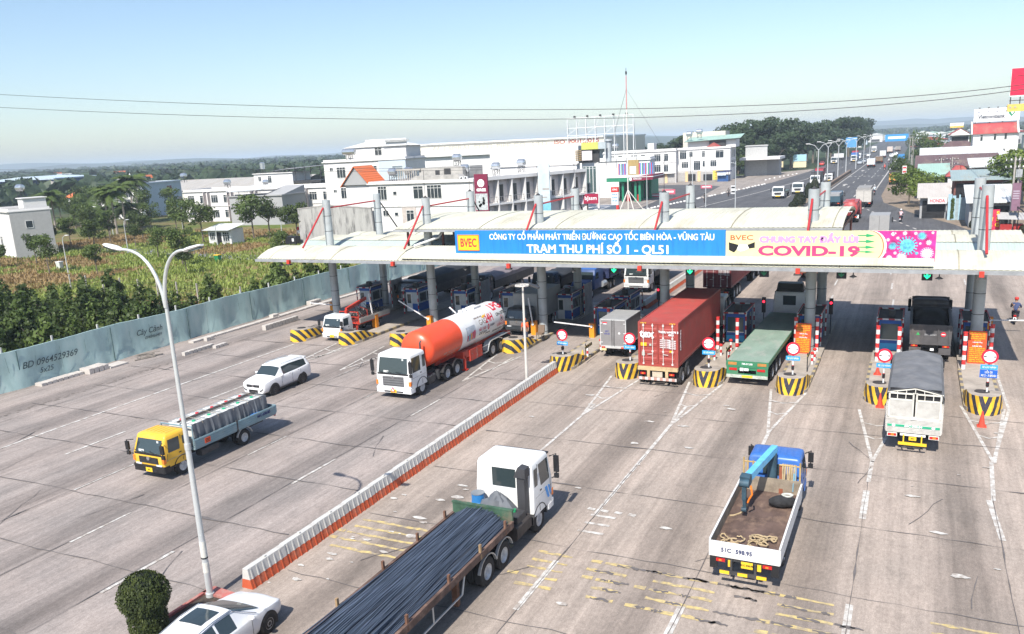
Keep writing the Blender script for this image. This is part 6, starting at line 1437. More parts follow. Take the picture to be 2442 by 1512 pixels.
# red and white median barrier, one module per thing
bar_w = M('barrier_white',(.56,.55,.52),.6,var=.06,scale=3,dirt=(.42,.37,.32),dscale=2,damt=.5); bar_r = M('barrier_red',(.52,.10,.04),.6,var=.12,scale=3,dirt=(.4,.25,.18),dscale=2,damt=.4)
def barrier(i,x,y,Lm,rz=0):
 t = thing('barrier_module','white over red ribbed barrier module, %s from the near end' % ORD[i],'barrier',(x,y,.02),rz,group='modules of the red and white median barrier')
 z0,z1,z2 = 0,.34,.72; P = [(.24,z0),(.17,z1),(.11,z2)]
 for nm,m,a,c in (('base',bar_r,0,1),('top',bar_w,1,2)):
  b = MB(); wa,za,wb,zb = P[a][0],P[a][1],P[c][0],P[c][1]
  b.prism([(-wa,za),(wa,za),(wb,zb),(-wb,zb)],'y',0,Lm-.015)
  n = int(Lm/.3)
  for s in (-1,1):
   for k in range(n):
    y0 = .1+k*(Lm-.15)/n
    b.add([(s*(wa+.03),y0,za),(s*(wa+.03),y0+.05,za),(s*(wb+.015),y0+.05,zb-.02),(s*(wb+.015),y0,zb-.02),(s*wa*.9,y0,za),(s*wa*.9,y0+.05,za),(s*wb*.9,y0+.05,zb-.02),(s*wb*.9,y0,zb-.02)],[(0,1,2,3),(0,4,5,1),(1,5,6,2),(2,6,7,3),(3,7,4,0)])
  part(nm,b,m,t,smooth=0)
 b = MB(); b.cyl((0,Lm*.5,.72),(0,Lm*.5,.77),.06,n=8); part('lug',b,bar_w,t)
bx0,by0 = -19.45,18.25
for k in range(15): barrier(k,bx0-.03*k*(1 if k < 8 else 1)-(.0),by0+1.84*k,1.84)
for k in range(16):
 barrier_y = 66+1.84*k
 t_ = [o for o in COL.objects if o.name == 'barrier_module'][0]
 dup(t_,(-20.2-.02*k,barrier_y,.02),0,'white over red barrier module beyond the canopy, %s from the booths' % ORD[k],'barrier modules beyond the canopy')
# twin arm street lamp
lamp_m = M('lamp_steel',(.60,.62,.62),.4,.3,var=.08,scale=1.2,dirt=(.42,.4,.35),damt=.5)
t = thing('street_lamp','tall pale twin-arm street lamp rising from the planted median','street lamp',(-20.15,17.3,0))
b = MB(); b.tube([(0,0,0),(0,0,5.4)],[.105,.085],14); b.tube([(0,0,5.4),(0,0,9.9)],[.075,.055],14); b.cyl((0,0,5.25),(0,0,5.45),.10,n=14); b.cyl((0,0,0),(0,0,.25),.14,n=14); part('pole',b,lamp_m,t)
for s,ex in ((-1,1.55),(1,1.15)):
 pts = []
 for k in range(11):
  u = k/10; pts.append((s*(ex*u**1.6 if True else 0),-.02,9.8+1.75*(1-(1-u)**2.2)))
 b = MB(); b.tube(pts,[.06-.02*k/10 for k in range(11)],10); ar = part('arm',b,lamp_m,t)
 p = Vector(pts[-1]); b = MB(); b.T = Matrix.Translation(p) @ Matrix.Rotation(-s*.22,4,'Y')
 b.loft([[(s*(u*.75-.06),w*math.cos(a),.0+h*math.sin(a)) for a in [2*PI*i/12 for i in range(12)]] for u,w,h in ((0,.05,.045),(.15,.10,.06),(.4,.15,.065),(.75,.14,.055),(1.0,.09,.03))]); part('lamp_head',b,white,ar)
 b = MB(); b.T = Matrix.Translation(p) @ Matrix.Rotation(-s*.22,4,'Y'); b.box(min(s*.2,s*.65),max(s*.2,s*.65),-.1,.1,-.075,-.05); part('lens',b,glass,ar)
b = MB(); b.cyl((0,0,1.55),(0,0,2.1),.105,n=14); b.cyl((0,0,1.0),(0,0,1.35),.107,n=14); part('poster',b,M('poster_paper',(.66,.64,.58),.8,var=.15,scale=6),t)
b = MB(); b.cyl((0,0,1.5),(0,0,1.54),.112,n=14); part('strap',b,black,t)
# planter bed round the lamp
t = thing('median_planter','red kerbed planter bed round the lamp foot beside the white saloon','planter',(-19.9,9.0,0))
b = MB(); b.box(-.62,-.5,0,8.5,0,.2); b.box(.62,.75,0,8.3,0,.2); b.loft([[(x,y,z) for x,y in ((-.62,8.3),(.75,8.3),(.7,8.65),(-.5,8.75))] for z in (0,.2)]); part('kerb',b,M('kerb_red_worn',(.42,.13,.11),.8,var=.25,dirt=(.45,.38,.32),damt=.8),t)
b = MB(); b.box(-.5,.62,0,8.3,.0,.12); part('soil',b,M('soil_dark',(.045,.035,.03),.95,var=.4,scale=5,dirt=(.2,.15,.1),dscale=3),t)
# vegetation
def M_leaf(name,ca,cb,sc=.8,tr=.25):
 m = bpy.data.materials.new(name); m.use_nodes = True; N,L = m.node_tree.nodes,m.node_tree.links; b = N['Principled BSDF']; b.inputs['Roughness'].default_value = .55; b.inputs['Specular IOR Level'].default_value = .3
 tc = N.new('ShaderNodeTexCoord'); nz = N.new('ShaderNodeTexNoise'); nz.inputs['Scale'].default_value = sc; nz.inputs['Detail'].default_value = 6; nz.inputs['Roughness'].default_value = .75; L.new(tc.outputs['Object'],nz.inputs['Vector'])
 oi = N.new('ShaderNodeObjectInfo'); ad = mathn(N,L,'MULTIPLY_ADD',oi.outputs['Random'],.16,nz.outputs['Fac'])
 r = N.new('ShaderNodeValToRGB'); r.color_ramp.elements[0].position = .38; r.color_ramp.elements[1].position = .72; r.color_ramp.elements[0].color = (*ca,1); r.color_ramp.elements[1].color = (*cb,1); L.new(ad,r.inputs[0]); L.new(r.outputs[0],b.inputs['Base Color'])
 tl = N.new('ShaderNodeBsdfTranslucent'); L.new(r.outputs[0],tl.inputs['Color']); mx = N.new('ShaderNodeMixShader'); mx.inputs[0].default_value = tr
 L.new(b.outputs[0],mx.inputs[1]); L.new(tl.outputs[0],mx.inputs[2]); L.new(mx.outputs[0],N['Material Output'].inputs[0]); return m
leaf_dark = M_leaf('leaf_dark',(.018,.034,.010),(.085,.12,.028)); leaf_mid = M_leaf('leaf_mid',(.03,.055,.012),(.12,.17,.04)); leaf_bright = M_leaf('leaf_bright',(.05,.09,.015),(.20,.26,.05)); leaf_far = M_leaf('leaf_far',(.016,.03,.016),(.06,.095,.04),sc=.25)
bark = M('bark',(.16,.13,.10),.9,var=.3,scale=4)
def leaves(b,n,fn,size,rnd,flat=.5):
 for _ in range(n):
  p,nrm = fn(); s = size*rnd.uniform(.6,1.4)
  d = (nrm+Vector((rnd.uniform(-1,1),rnd.uniform(-1,1),rnd.uniform(-.6,1)))*flat*1.6).normalized(); a = d.orthogonal().normalized(); a.rotate(Matrix.Rotation(rnd.uniform(0,6.28),3,d)); c = d.cross(a)
  b.add([p-a*s*.5,p+c*s*.32-d*s*.1,p+a*s*.5-d*s*.2,p-c*s*.32-d*s*.1],[(0,1,2,3)])
def crown(rnd,n,size,lobes,flat=.5,shell=.55):
 b = MB()
 tot = sum(l[3]**2 for l in lobes)
 for cx,cy,cz,r,rz in lobes:
  def fn():
   u = Vector((rnd.gauss(0,1),rnd.gauss(0,1),rnd.gauss(0,1))).normalized(); k = shell+(1-shell)*rnd.random()**.5; k *= rnd.uniform(.85,1.12)
   return Vector((cx+u.x*r*k,cy+u.y*r*k,cz+u.z*rz*k)),u
  leaves(b,int(n*r*r/tot),fn,size,rnd,flat)
 return b
def trunk_mesh(rnd,h,r,branches=5,spread=1.0):
 b = MB(); pts = [(0,0,0)]
 for k in range(1,6): pts.append((pts[-1][0]+rnd.uniform(-.06,.06)*h*.2,pts[-1][1]+rnd.uniform(-.06,.06)*h*.2,h*k/5))
 b.tube(pts,[r*(1-.13*k) for k in range(6)],8)
 for k in range(branches):
  z0 = h*rnd.uniform(.5,.95); i = min(4,int(z0/h*5)); p = Vector(pts[i]).lerp(Vector(pts[i+1]),z0/h*5-i); a = rnd.uniform(0,6.28); l = spread*rnd.uniform(.6,1)
  b.tube([p,p+Vector((math.cos(a)*l*.5,math.sin(a)*l*.5,l*.5)),p+Vector((math.cos(a)*l,math.sin(a)*l,l*1.1))],[r*.5,r*.35,r*.15],5)
 return b
def tree(name,label,loc,parts,mats,group=None,rz=0,cat='tree',sc=1):
 t = thing(name,label,cat,loc,rz,group); t.scale = (sc,)*3
 for nm,me in parts:
  o = bpy.data.objects.new(nm,me); COL.objects.link(o); o.parent = t
 return t
vr = random.Random(99)
# nursery saplings: dense dark cones of glossy leaves on thin stems
SAP = []
for v in range(5):
 h = vr.uniform(2.5,3.3); lob = []
 for k in range(6):
  z = .55+h*.16*k; r = (1.15-.16*k)*vr.uniform(.85,1.1); lob.append((vr.uniform(-.18,.18),vr.uniform(-.18,.18),z,r,.42))
 for k in range(6): a = vr.uniform(0,6.28); lob.append((.7*math.cos(a),.7*math.sin(a),vr.uniform(.6,1.8),.45,.4))
 cm = crown(vr,1500,.27,lob,.55).mesh('crown',leaf_dark if v % 2 else leaf_mid,0); tm = trunk_mesh(vr,h*.8,.05,4,.5).mesh('trunk',bark)
 SAP.append([('crown',cm),('trunk',tm)])
n_ = 0
rowsx = [(-55.6,20,75,'first'),(-58.6,18.5,72,'second'),(-61.6,20,68,'third'),(-64.8,22,62,'fourth'),(-68.2,26,60,'fifth'),(-71.5,30,58,'sixth'),(-75,32,56,'seventh'),(-78.6,34,55,'eighth'),(-82.4,37,54,'ninth')]
for x,ya,yb,rn in rowsx:
 y = ya; k = 0
 while y < yb:
  if not (x > -57 and 52 < y < 57) and not (x < -60 and vr.random() < .12) and not (y > 52 and x < -58 and vr.random() < .65):
   if k < 20:
    tree('nursery_tree','bushy nursery tree behind the hoarding, %s from the left in the %s row' % (ORD[k],rn),(x+vr.uniform(-.4,.4),y+vr.uniform(-.5,.5),0),SAP[vr.randrange(5)],None,'nursery trees behind the hoarding',vr.uniform(0,6),sc=vr.uniform(1.0,1.4))
   k += 1
  y += 2.75
# field trees
FT = []
for v in range(4):
 h = vr.uniform(2.2,2.8); lob = [(vr.uniform(-1,1),vr.uniform(-1,1),h+vr.uniform(-.3,1.6),vr.uniform(.6,1.1),vr.uniform(.45,.8)) for _ in range(9)]
 FT.append([('crown',crown(vr,1300,.26,lob,.6,.3).mesh('crown',leaf_mid if v % 2 else leaf_dark,0)),('trunk',trunk_mesh(vr,h+.6,.1,6,1.1).mesh('trunk',bark))])
for i,(x,y,s,l) in enumerate([(-121.2,81.2,1.05,'small round tree before the pale house at the far left'),(-123.5,77.0,.8,'small tree at the left picture edge before the pale house'),(-122.4,100.6,.95,'thin trunk tree in the dry grass behind the field lamps'),(-92.0,82.9,1.1,'dark tree standing just right of the twin lamp heads'),(-120.7,91.3,1.3,'wide bushy tree behind the left lamp head'),(-136,106.4,1.4,'bushy tree behind the field lamps'),(-137.6,123.7,1.4,'leafy tree before the grey blue house wall'),(-104,89.2,1.0,'leafy tree right of the thin trunk tree'),(-113,107,1.6,'broad tree before the rowhouse base'),(-106.4,112.6,1.8,'broad dark tree before the grey windowless house'),(-103,113,1.7,'dark tree right of the grey windowless house'),(-128,116.7,1.5,'tree before the rowhouse corner'),(-92.5,108,1.5,'tree beside the stained concrete wall'),(-99.5,75,.9,'tree on the field edge below the lamp arm'),(-85,77,.8,'young tree near the wire fence'),(-108,74,1.1,'tall bush left of the twin lamp post'),(-147.5,110.7,1.5,'dark tree at the foot of the palms'),(-141,101.8,1.2,'dense bush tree right of the pale house'),(-140,97,1.1,'dark shrub tree beside the pale house'),(-79,88,.9,'bush tree behind the left end of the canopy'),(-128,66,1.0,'dark leafy tree at the left picture edge behind the nursery')]):
 tree('field_tree',l,(x,y,0),FT[i % 4],None,'trees on the waste ground',vr.uniform(0,6),sc=s*1.02)
for i,(x,y,s) in enumerate([(-148,98,1.2),(-170,126,1.8),(-180,132,2.0),(-188,138,2.0),(-176,120,1.6),(-168,112,1.5),(-143,118,1.5),(-150,128,1.6),(-134,112,1.4),(-196,146,2.2),(-210,150,2.3),(-206,160,2.3),(-222,168,2.5),(-186,158,2.2),(-238,178,2.6),(-174,156,2.1),(-232,160,2.2)]):
 tree('grove_tree','dark tree in the thicket round the palms at the left',(x,y,0),FT[i % 4],None,'thicket trees round the palms',vr.uniform(0,6),sc=s*.8)
# big trees by the far road
BT = []
for v in range(3):
 h = 6.5; lob = [(vr.uniform(-4,4),vr.uniform(-3,3),h+vr.uniform(-2.5,6.5),vr.uniform(1.8,3.2),vr.uniform(1.5,2.6)) for _ in range(15)]
 BT.append([('crown',crown(vr,2600,.85,lob,.6,.45).mesh('crown',leaf_far,0)),('trunk',trunk_mesh(vr,h+2,.4,6,3).mesh('trunk',bark))])
bt = [(-112,345,.7),(-104,352,.78),(-96,345,.72),(-90,350,.8),(-84,342,.95),(-78,350,1.0),(-72,340,.95),(-66,345,1.15),(-60,335,1.2),(-55,345,1.22),(-50,335,1.2),(-46,350,1.25),(-42,345,1.22),(-57,322,1.0),(-64,328,.9),(-50,322,.85),(-44,330,.9),(-40,400,1.15),(-36,420,1.2),(-33,440,1.25),(-46,430,1.1),(-52,440,1.1),(-30.5,470,1.25),(-38,460,1.2),(-30,520,1.3),(-36,540,1.3),(-30,600,1.3),(-44,380,.85),(-50,375,.9),(-58,360,.9),(-70,360,.9)]
for i,(x,y,s) in enumerate(bt):
 tree('tall_tree','tall dark tree left of the far highway, %s' % ('in front of its clump' if y < 338 else 'inside the main clump' if y < 370 else 'in the row receding along the road'),(x-2,y-8,0),BT[i % 3],None,'tall tree clump left of the highway, %s' % ('front' if y < 338 else 'middle' if y < 370 else 'receding'),vr.uniform(0,6),sc=s*1.12)
# roadside trees
RT = []
for v in range(3):
 lob = [(vr.uniform(-1.8,1.8),vr.uniform(-1.8,1.8),3.2+vr.uniform(-1.2,1.6),vr.uniform(.9,1.4),vr.uniform(.7,1.1)) for _ in range(11)]
 RT.append([('crown',crown(vr,2000,.34,lob,.6,.4).mesh('crown',leaf_bright if v < 2 else leaf_mid,0)),('trunk',trunk_mesh(vr,3.2,.16,6,1.4).mesh('trunk',bark))])
for i,(x,y,s,l) in enumerate([(-1.2,168,1.25,'bright green tree spreading over the right roadside before the shops'),(.8,162,1.05,'bright green tree right beside the spreading roadside tree'),(-3.5,235,1.3,'darker tree farther along the right roadside'),(-2.6,215,1.0,'tree behind the orange truck on the right roadside'),(4.6,176,.9,'small tree between the utility poles'),(13.5,155,1.6,'dark tree at the right picture edge above the tin roofs'),(15.5,163,1.8,'darker taller tree at the right picture edge'),(-64,300,1.4,'rounded tree left of the highway signs'),(-58,306,1.3,'lighter tree behind the highway signs'),(-53,310,1.5,'wide low tree beside the utility poles left of the highway'),(3,330,2.0,'tall tree far along the right roadside'),(1,420,2.2,'tree at the far right roadside'),(18,330,2.0,'rounded tree behind the far white roofs'),(-48,322,1.2,'shrubby tree by the sign boards')]):
 tree('roadside_tree',l,(x,y,0),RT[i % 3] if y < 200 else RT[2],None,None,vr.uniform(0,6),sc=s)
# clipped shrubs in the far median and the topiary in front
def topiary_mesh(rnd,prof,n,size,seed=0):
 b = MB(); zs = [p[0] for p in prof]
 def rad(z):
  for a,c in zip(prof,prof[1:]):
   if a[0] <= z <= c[0]: return a[1]+(c[1]-a[1])*(z-a[0])/(c[0]-a[0]+1e-9)
  return 0
 def fn():
  while True:
   z = rnd.uniform(zs[0],zs[-1]); r = rad(z)
   if rnd.random() < r/max(p[1] for p in prof)+.05: break
  a = rnd.uniform(0,6.28); k = r*rnd.uniform(.86,1.06); return Vector((k*math.cos(a),k*math.sin(a),z)),Vector((math.cos(a),math.sin(a),.35)).normalized()
 leaves(b,n,fn,size,rnd,.55); return b
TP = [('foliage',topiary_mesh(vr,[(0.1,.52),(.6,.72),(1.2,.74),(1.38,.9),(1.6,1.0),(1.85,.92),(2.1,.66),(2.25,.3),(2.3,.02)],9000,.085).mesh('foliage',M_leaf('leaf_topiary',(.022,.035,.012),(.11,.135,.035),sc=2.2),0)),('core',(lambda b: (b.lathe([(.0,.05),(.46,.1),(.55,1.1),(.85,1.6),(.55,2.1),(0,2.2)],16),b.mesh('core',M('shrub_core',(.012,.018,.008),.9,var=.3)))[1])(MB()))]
tree('clipped_shrub','mushroom shaped clipped shrub at the lower left edge',(-19.75,14.6,0),TP,None,cat='shrub').scale = (.74,.74,1.08)
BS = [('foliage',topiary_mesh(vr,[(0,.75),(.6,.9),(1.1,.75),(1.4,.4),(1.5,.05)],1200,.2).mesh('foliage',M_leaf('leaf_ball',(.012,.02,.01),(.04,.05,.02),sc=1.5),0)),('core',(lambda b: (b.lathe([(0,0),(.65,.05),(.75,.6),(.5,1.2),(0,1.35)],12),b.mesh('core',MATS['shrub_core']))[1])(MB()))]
for x,y,s,sz,l in [(-20.4,168,1.25,1,'lower round clipped shrub in the far median'),(-20.6,172,1.35,1.1,'higher round clipped shrub in the far median'),(-20.8,164,.9,.9,'small clipped shrub nearest in the far median'),(-20.6,187,.95,2.3,'tall clipped column shrub in the far median, left one'),(-20.3,195,1.05,2.4,'tall clipped column shrub in the far median, right one')]:
 t = tree('clipped_shrub',l,(x,y,0),BS,None,'clipped shrubs in the far median',0,'shrub'); t.scale = (s,s,s*sz)
sheet('median_bed',[(-22.5,120),(-20.0,120),(-19.3,210),(-19.4,290),(-20.6,290),(-21.6,205)],.03,M('median_soil',(.24,.18,.13),.95,var=.25,dirt=(.08,.1,.04)))
for k in range(2):
 t = thing('median_wall',['low brown median wall between the far carriageways, nearer stretch','low brown median wall between the far carriageways, farther stretch'][k],'wall',(-19.9,205+45*k,0)); b = MB(); b.box(-.3,.3,0,45,0,.8); b.box(-.36,.36,0,45,.8,.9); part('wall',b,M('median_brown',(.22,.16,.12),.85,var=.2),t)
# palms
PM = []
for v in range(3):
 b = MB(); H = 0
 for k in range(26):
  a = 2*PI*k/11+vr.uniform(-.2,.2); el = vr.uniform(-.35,1.1); L_ = vr.uniform(2.9,3.8); n = 9; prev = None
  for i in range(n+1):
   u = i/n; rr_ = L_*u*math.cos(el*(1-.3*u)); z = L_*u*math.sin(el)-1.9*u*u*L_*.35
   p = Vector((rr_*math.cos(a),rr_*math.sin(a),z))
   if prev is not None:
    d = (p-prev).normalized(); sd = d.cross(Vector((0,0,1))).normalized(); w = .7*math.sin(PI*min(1,.12+u*.9))**.6
    for s in (-1,1):
     for q in range(2):
      c = prev.lerp(p,q/2); b.add([c,c+d*.2,c+sd*s*w+d*.38-Vector((0,0,w*.55)),c+sd*s*w*.9+d*.15-Vector((0,0,w*.5))],[(0,1,2,3)])
   prev = p
 PM.append(b.mesh('crown',leaf_dark if v else leaf_mid,0))
b = MB(); b.tube([(0,0,0),(.05,0,.3),(.0,.05,.6),(0,0,1)],[.28,.22,.2,.16],9); ptm = b.mesh('trunk',M('palm_bark',(.30,.26,.22),.9,var=.25,scale=4))
for i,(x,y,h,s,l) in enumerate([(-192.5,135.6,8.0,1.15,'palm at the left beside the pale house roof'),(-199,138,7.6,1.05,'palm behind the leftmost palm'),(-154.5,121,9.4,1.0,'palm with a bare leaning trunk in the middle group'),(-152.2,121,9.0,1.0,'palm with a pale trunk right of the leaning one'),(-158,128,9.8,1.1,'palm at the back of the middle group'),(-172,142,10.6,1.2,'tall palm next to the house with the mansard front'),(-176,147,10.8,1.1,'tall palm behind the mansard-side palm'),(-163,133,5.0,1.25,'low palm with drooping fronds between the palm groups'),(-172,134,4.2,1.2,'lowest bushy palm left of the middle group'),(-184,138,4.8,1.2,'bushy palm right of the leftmost palms'),(-77.5,250,6.5,1.0,'palm beside the petrol station canopy')]):
 t = thing('palm_tree',l,'palm',(x,y,0),0,'palms'); o = bpy.data.objects.new('trunk',ptm); COL.objects.link(o); o.parent = t; o.scale = (1,1,h); o.rotation_euler = (0,vr.uniform(-.04,.04),0)
 o = bpy.data.objects.new('crown',PM[i % 3]); COL.objects.link(o); o.parent = t; o.location = (0,0,h); o.scale = (s*1.15,)*3; o.rotation_euler = (0,0,vr.uniform(0,6))
# grass on the waste ground
from mathutils import noise as mnoise
for nm,lo,hi,m in (('dry_grass',.0,9,M_leaf('grass_dry',(.20,.125,.05),(.40,.28,.12),sc=.3)),('green_grass',-9,.0,M_leaf('grass_green',(.13,.18,.03),(.34,.40,.09),sc=.3))):
 b = MB()
 for k in range(26000):
  x = vr.uniform(-150,-55); y = vr.uniform(45,128)
  if x > -76 and y < 60 or (x > -60 and y < 74): continue
  if y < 97+(x+130)*-.1 and y > 93-(x+130)*.08 and False: continue
  q = mnoise.noise(Vector((x*.045,y*.07,3)))+mnoise.noise(Vector((x*.2,y*.2,1)))*.35+(-.42 if x > -95 else -.02 if x > -112 else .12)
  if not (lo <= q < hi): continue
  hgt = vr.uniform(.15,.5)
  for s in range(3):
   a = vr.uniform(0,6.28); dx,dy = math.cos(a),math.sin(a); ox,oy = x+vr.uniform(-.25,.25),y+vr.uniform(-.25,.25)
   b.add([(ox-dy*.06,oy+dx*.06,0),(ox+dy*.06,oy-dx*.06,0),(ox+dx*hgt*.45+dy*.10,oy+dy*hgt*.45-dx*.1,hgt*.85),(ox+dx*hgt*.5,oy+dy*hgt*.5,hgt)],[(0,1,2,3)])
 o = b.build(nm,m,None,0); tag(o,kind='stuff'); o['label'] = 'tufts of %s grass over the waste ground behind the hoarding' % ('dry brown' if nm == 'dry_grass' else 'fresh green'); o['category'] = 'grass'
# far woods: many small crowns reading as one mass
b = MB()
def clump(x,y,r,h,n):
 for _ in range(n):
  u = Vector((vr.gauss(0,1),vr.gauss(0,1),abs(vr.gauss(0,1)))).normalized(); p = Vector((x+u.x*r,y+u.y*r,h*.45+u.z*h*.55)); s = r*.75
  a = u.orthogonal().normalized(); a.rotate(Matrix.Rotation(vr.uniform(0,6),3,u)); c = u.cross(a); b.add([p-a*s,p+c*s*.7,p+a*s,p-c*s*.7],[(0,1,2,3)])
for k in range(2600):
 d = vr.uniform(1,10)**2*22+250; ang = math.radians(vr.uniform(-64,-21)); x,y = d*math.sin(ang),d*math.cos(ang)
 if d > 2600 or x > -110 and y < 500: continue
 if y < 330 and x > -300: continue
 clump(x,y,vr.uniform(3,6)*(1+d/1500),vr.uniform(4.5,8.5)*(1+d/2600),9)
for k in range(500):
 x = vr.uniform(-200,220); y = vr.uniform(650,2200)
 if abs(x+18+0*(y-300)) < 40 and y < 1500: continue
 clump(x,y,vr.uniform(4,7),vr.uniform(5,10),8)
o = b.build('far_woods',leaf_far,None,0); tag(o,'distant dark woods across the plain up to the hazy horizon','woods',None,'stuff')
hm = MB()
for d,hh,ph in ((2600,17,1),(3600,30,2.3),(5200,52,4)):
 n = 120; vs = []
 for i in range(n+1):
  a = math.radians(-75+115*i/n); z = hh*(.72+.28*math.sin(i*.21+ph)+.12*math.sin(i*.83+ph)+.05*vr.random()); vs += [((d+300)*math.sin(a),(d+300)*math.cos(a),-5),((d)*math.sin(a),(d)*math.cos(a),-5),((d+150)*math.sin(a),(d+150)*math.cos(a),max(3,z*(1 if a < 0 else .75)))]
 hm.add(vs,[(3*i+1,3*i+4,3*i+5,3*i+2) for i in range(n)]+[(3*i+2,3*i+5,3*i+3,3*i) for i in range(n)])
struct('hills',hm,M('hill_woods',(.035,.055,.035),.95,var=.5,scale=.02),40)
# buildings
wallw = M('wall_white',(.74,.72,.70),.8,var=.06,scale=.5,dirt=(.45,.42,.39),dscale=.5,damt=.4); wallg = M('wall_grey',(.36,.36,.36),.85,var=.08,scale=.4); wallb = M('wall_pale_blue',(.50,.57,.63),.8,var=.05,scale=.3,dirt=(.4,.42,.42),dscale=.6,damt=.4)
wallc = M('wall_cream',(.66,.62,.52),.8,var=.06); roofg = M('roof_slab_grey',(.34,.32,.30),.9,var=.2,scale=.6); winframe = M('window_frame_white',(.68,.68,.66),.5,var=.05); shut = M('shutter_grey',(.40,.38,.36),.6,var=.1)
tin_white = M_roof('tin_white',(.66,.68,.66),.4); tin_green = M_roof('tin_green',(.36,.52,.44),.4); tin_brown = M_roof('tin_brown',(.15,.09,.085),.4); tile_red = M_roof('tile_red',(.42,.07,.07),.3); tile_orange = M_roof('tile_orange',(.72,.17,.05),.3)
steel_tank = M('tank_steel',(.62,.64,.66),.25,.8,var=.1)
def frame_of(P0,P1,loc0=0):
 dx,dy = P1[0]-P0[0],P1[1]-P0[1]; return math.hypot(dx,dy),math.atan2(dy,dx)
def window(parent,x0,x1,z0,z1,y=0.,n=2,side=None,fr=None,gl=None,shutter=False):
 b = MB(); e = .07
 R = [(x0-e,x1+e,z0-e,z0),(x0-e,x1+e,z1,z1+e),(x0-e,x0,z0,z1),(x1,x1+e,z0,z1)]+[(x0+(x1-x0)*k/n-.03,x0+(x1-x0)*k/n+.03,z0,z1) for k in range(1,n)]
 if z1-z0 > 1.3: R.append((x0,x1,z1-.42,z1-.36))
 for a,c,d,f in R:
  if side == 'r': b.box(y,y+.07,a,c,d,f)
  else: b.box(a,c,y-.07,y,d,f)
 w = part('window',b,fr or winframe,parent)
 b = MB()
 if side == 'r': b.box(y+.004,y+.03,x0,x1,z0,z1)
 else: b.box(x0,x1,y-.03,y-.004,z0,z1)
 part('pane',b,gl or house_glass,w); return w
def house(label,P0,P1,depth,H,wall=None,wins=(),swins=(),name='house',parapet=.5,cat='house',group=None,roof=None,bands=(),roofslab=True):
 W,rz = frame_of(P0,P1); t = thing(name,label,cat,(P0[0],P0[1],0),rz,group)
 b = MB(); b.box(0,W,0,depth,0,H); part('wall',b,wall or wallw,t)
 b = MB(); b.box(-.25,W+.25,-.3,depth+.25,H,H+.18)
 if parapet:
  b.box(-.02,W+.02,-.02,.12,H+.18,H+.18+parapet); b.box(-.02,W+.02,depth-.12,depth+.02,H+.18,H+.18+parapet); b.box(-.02,.12,.12,depth-.12,H+.18,H+.18+parapet); b.box(W-.12,W+.02,.12,depth-.12,H+.18,H+.18+parapet)
 part('parapet',b,wall or wallw,t)
 b = MB(); b.box(.12,W-.12,.12,depth-.12,H+.18,H+.22); part('roof',b,roof or roofg,t)
 if bands:
  b = MB()
  for z in bands: b.box(-.08,W+.08,-.14,-.002,z,z+.16)
  part('ledge',b,wall or wallw,t)
 for w in wins: window(t,*w)
 for w in swins: window(t,*w,y=W,side='r')
 return t
def water_tank(x,y,z,label,horiz=True,s=1,r=.6,L_=1.5):
 t = thing('water_tank',label,'water tank',(x,y,z),0,'steel water tanks on roofs'); b = MB()
 for sx in (-.45,.45):
  for sy in (-.35,.35): b.beam((sx*s,sy*s,0),(sx*s,sy*s,1.0*s),.07)
 for sy in (-.35,.35): b.beam((-.5*s,sy*s,1.0*s),(.5*s,sy*s,1.0*s),.07); b.beam((-.45*s,sy*s,.1),(.45*s,sy*s,.95*s),.04)
 part('stand',b,dark,t)
 b = MB()
 if horiz: b.lathe([(0,-L_/2*s),(r*.7*s,-L_/2*s+.04),(r*s,-L_/2*s+.22),(r*s,L_/2*s-.22),(r*.7*s,L_/2*s-.04),(0,L_/2*s)],16,c=(0,0,(1.0+r)*s),axis='x')
 else: b.lathe([(0,1.0*s),(r*s,1.05*s),(r*s,(1.0+L_)*s),(r*.5*s,(1.2+L_)*s),(0,(1.25+L_)*s)],16)
 part('tank',b,steel_tank,t)
# --- left side
hA = house('pale cubic house at the left edge with a windowed side wall greyed for shade',(-145.5,90.5),(-133.4,86.2),6.2,7.6,wallw,wins=[(1.5,2.6,2.0,3.4),(5.0,6.2,2.0,3.4)],parapet=.35)
b = MB(); W_ = hA.children[0].dimensions.x if False else 12.97
b.box(W_+.002,W_+.05,.02,6.18,.0,7.6); part('side_wall',b,M('wall_shaded_grey',(.42,.41,.40),.85,var=.06),hA)  # side away from the sun: its shade is put into the grey colour
b = MB(); b.box(9.4,12.4,2.5,6.0,7.8,9.6); b.box(9.2,12.6,2.3,6.2,9.6,9.75); part('stair_tower',b,wallw,hA)
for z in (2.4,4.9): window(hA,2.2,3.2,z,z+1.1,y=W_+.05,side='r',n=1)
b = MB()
for k in range(14): b.box(W_+.06,W_+.12,3.2+k*.22,3.32+k*.22,0,1.7)
b.box(W_+.05,W_+.06,3.0,6.4,0,1.65); part('slat_gate',b,M('gate_slats',(.45,.43,.36),.7),hA)
water_tank(-139.5,93,9.7,'steel water tank on the pale cubic house at the left edge')
h = house('tall narrow house with a grey blue blank wall and a white mansard front',(-196.2,157.7),(-188.5,160),19,9.0,wallb,parapet=.2)
b = MB(); b.box(-.05,7.05,-.25,-.02,0,8.4)
for z in (2.6,5.2,7.6): b.box(-.3,7.3,-.7,-.02,z,z+.2)
for x in (0,2.3,4.6,6.8): b.box(x-.15,x+.25,-.5,-.02,0,7.6)
part('front',b,wallw,h)
b = MB(); b.loft([[(-.2,-.4,8.5),(7.2,-.4,8.5),(7.2,5,8.5),(-.2,5,8.5)],[(.6,.6,11.0),(6.4,.6,11.0),(6.4,4.6,11.0),(.6,4.6,11.0)]]); part('mansard_roof',b,M('slate_grey',(.2,.2,.21),.8),h)
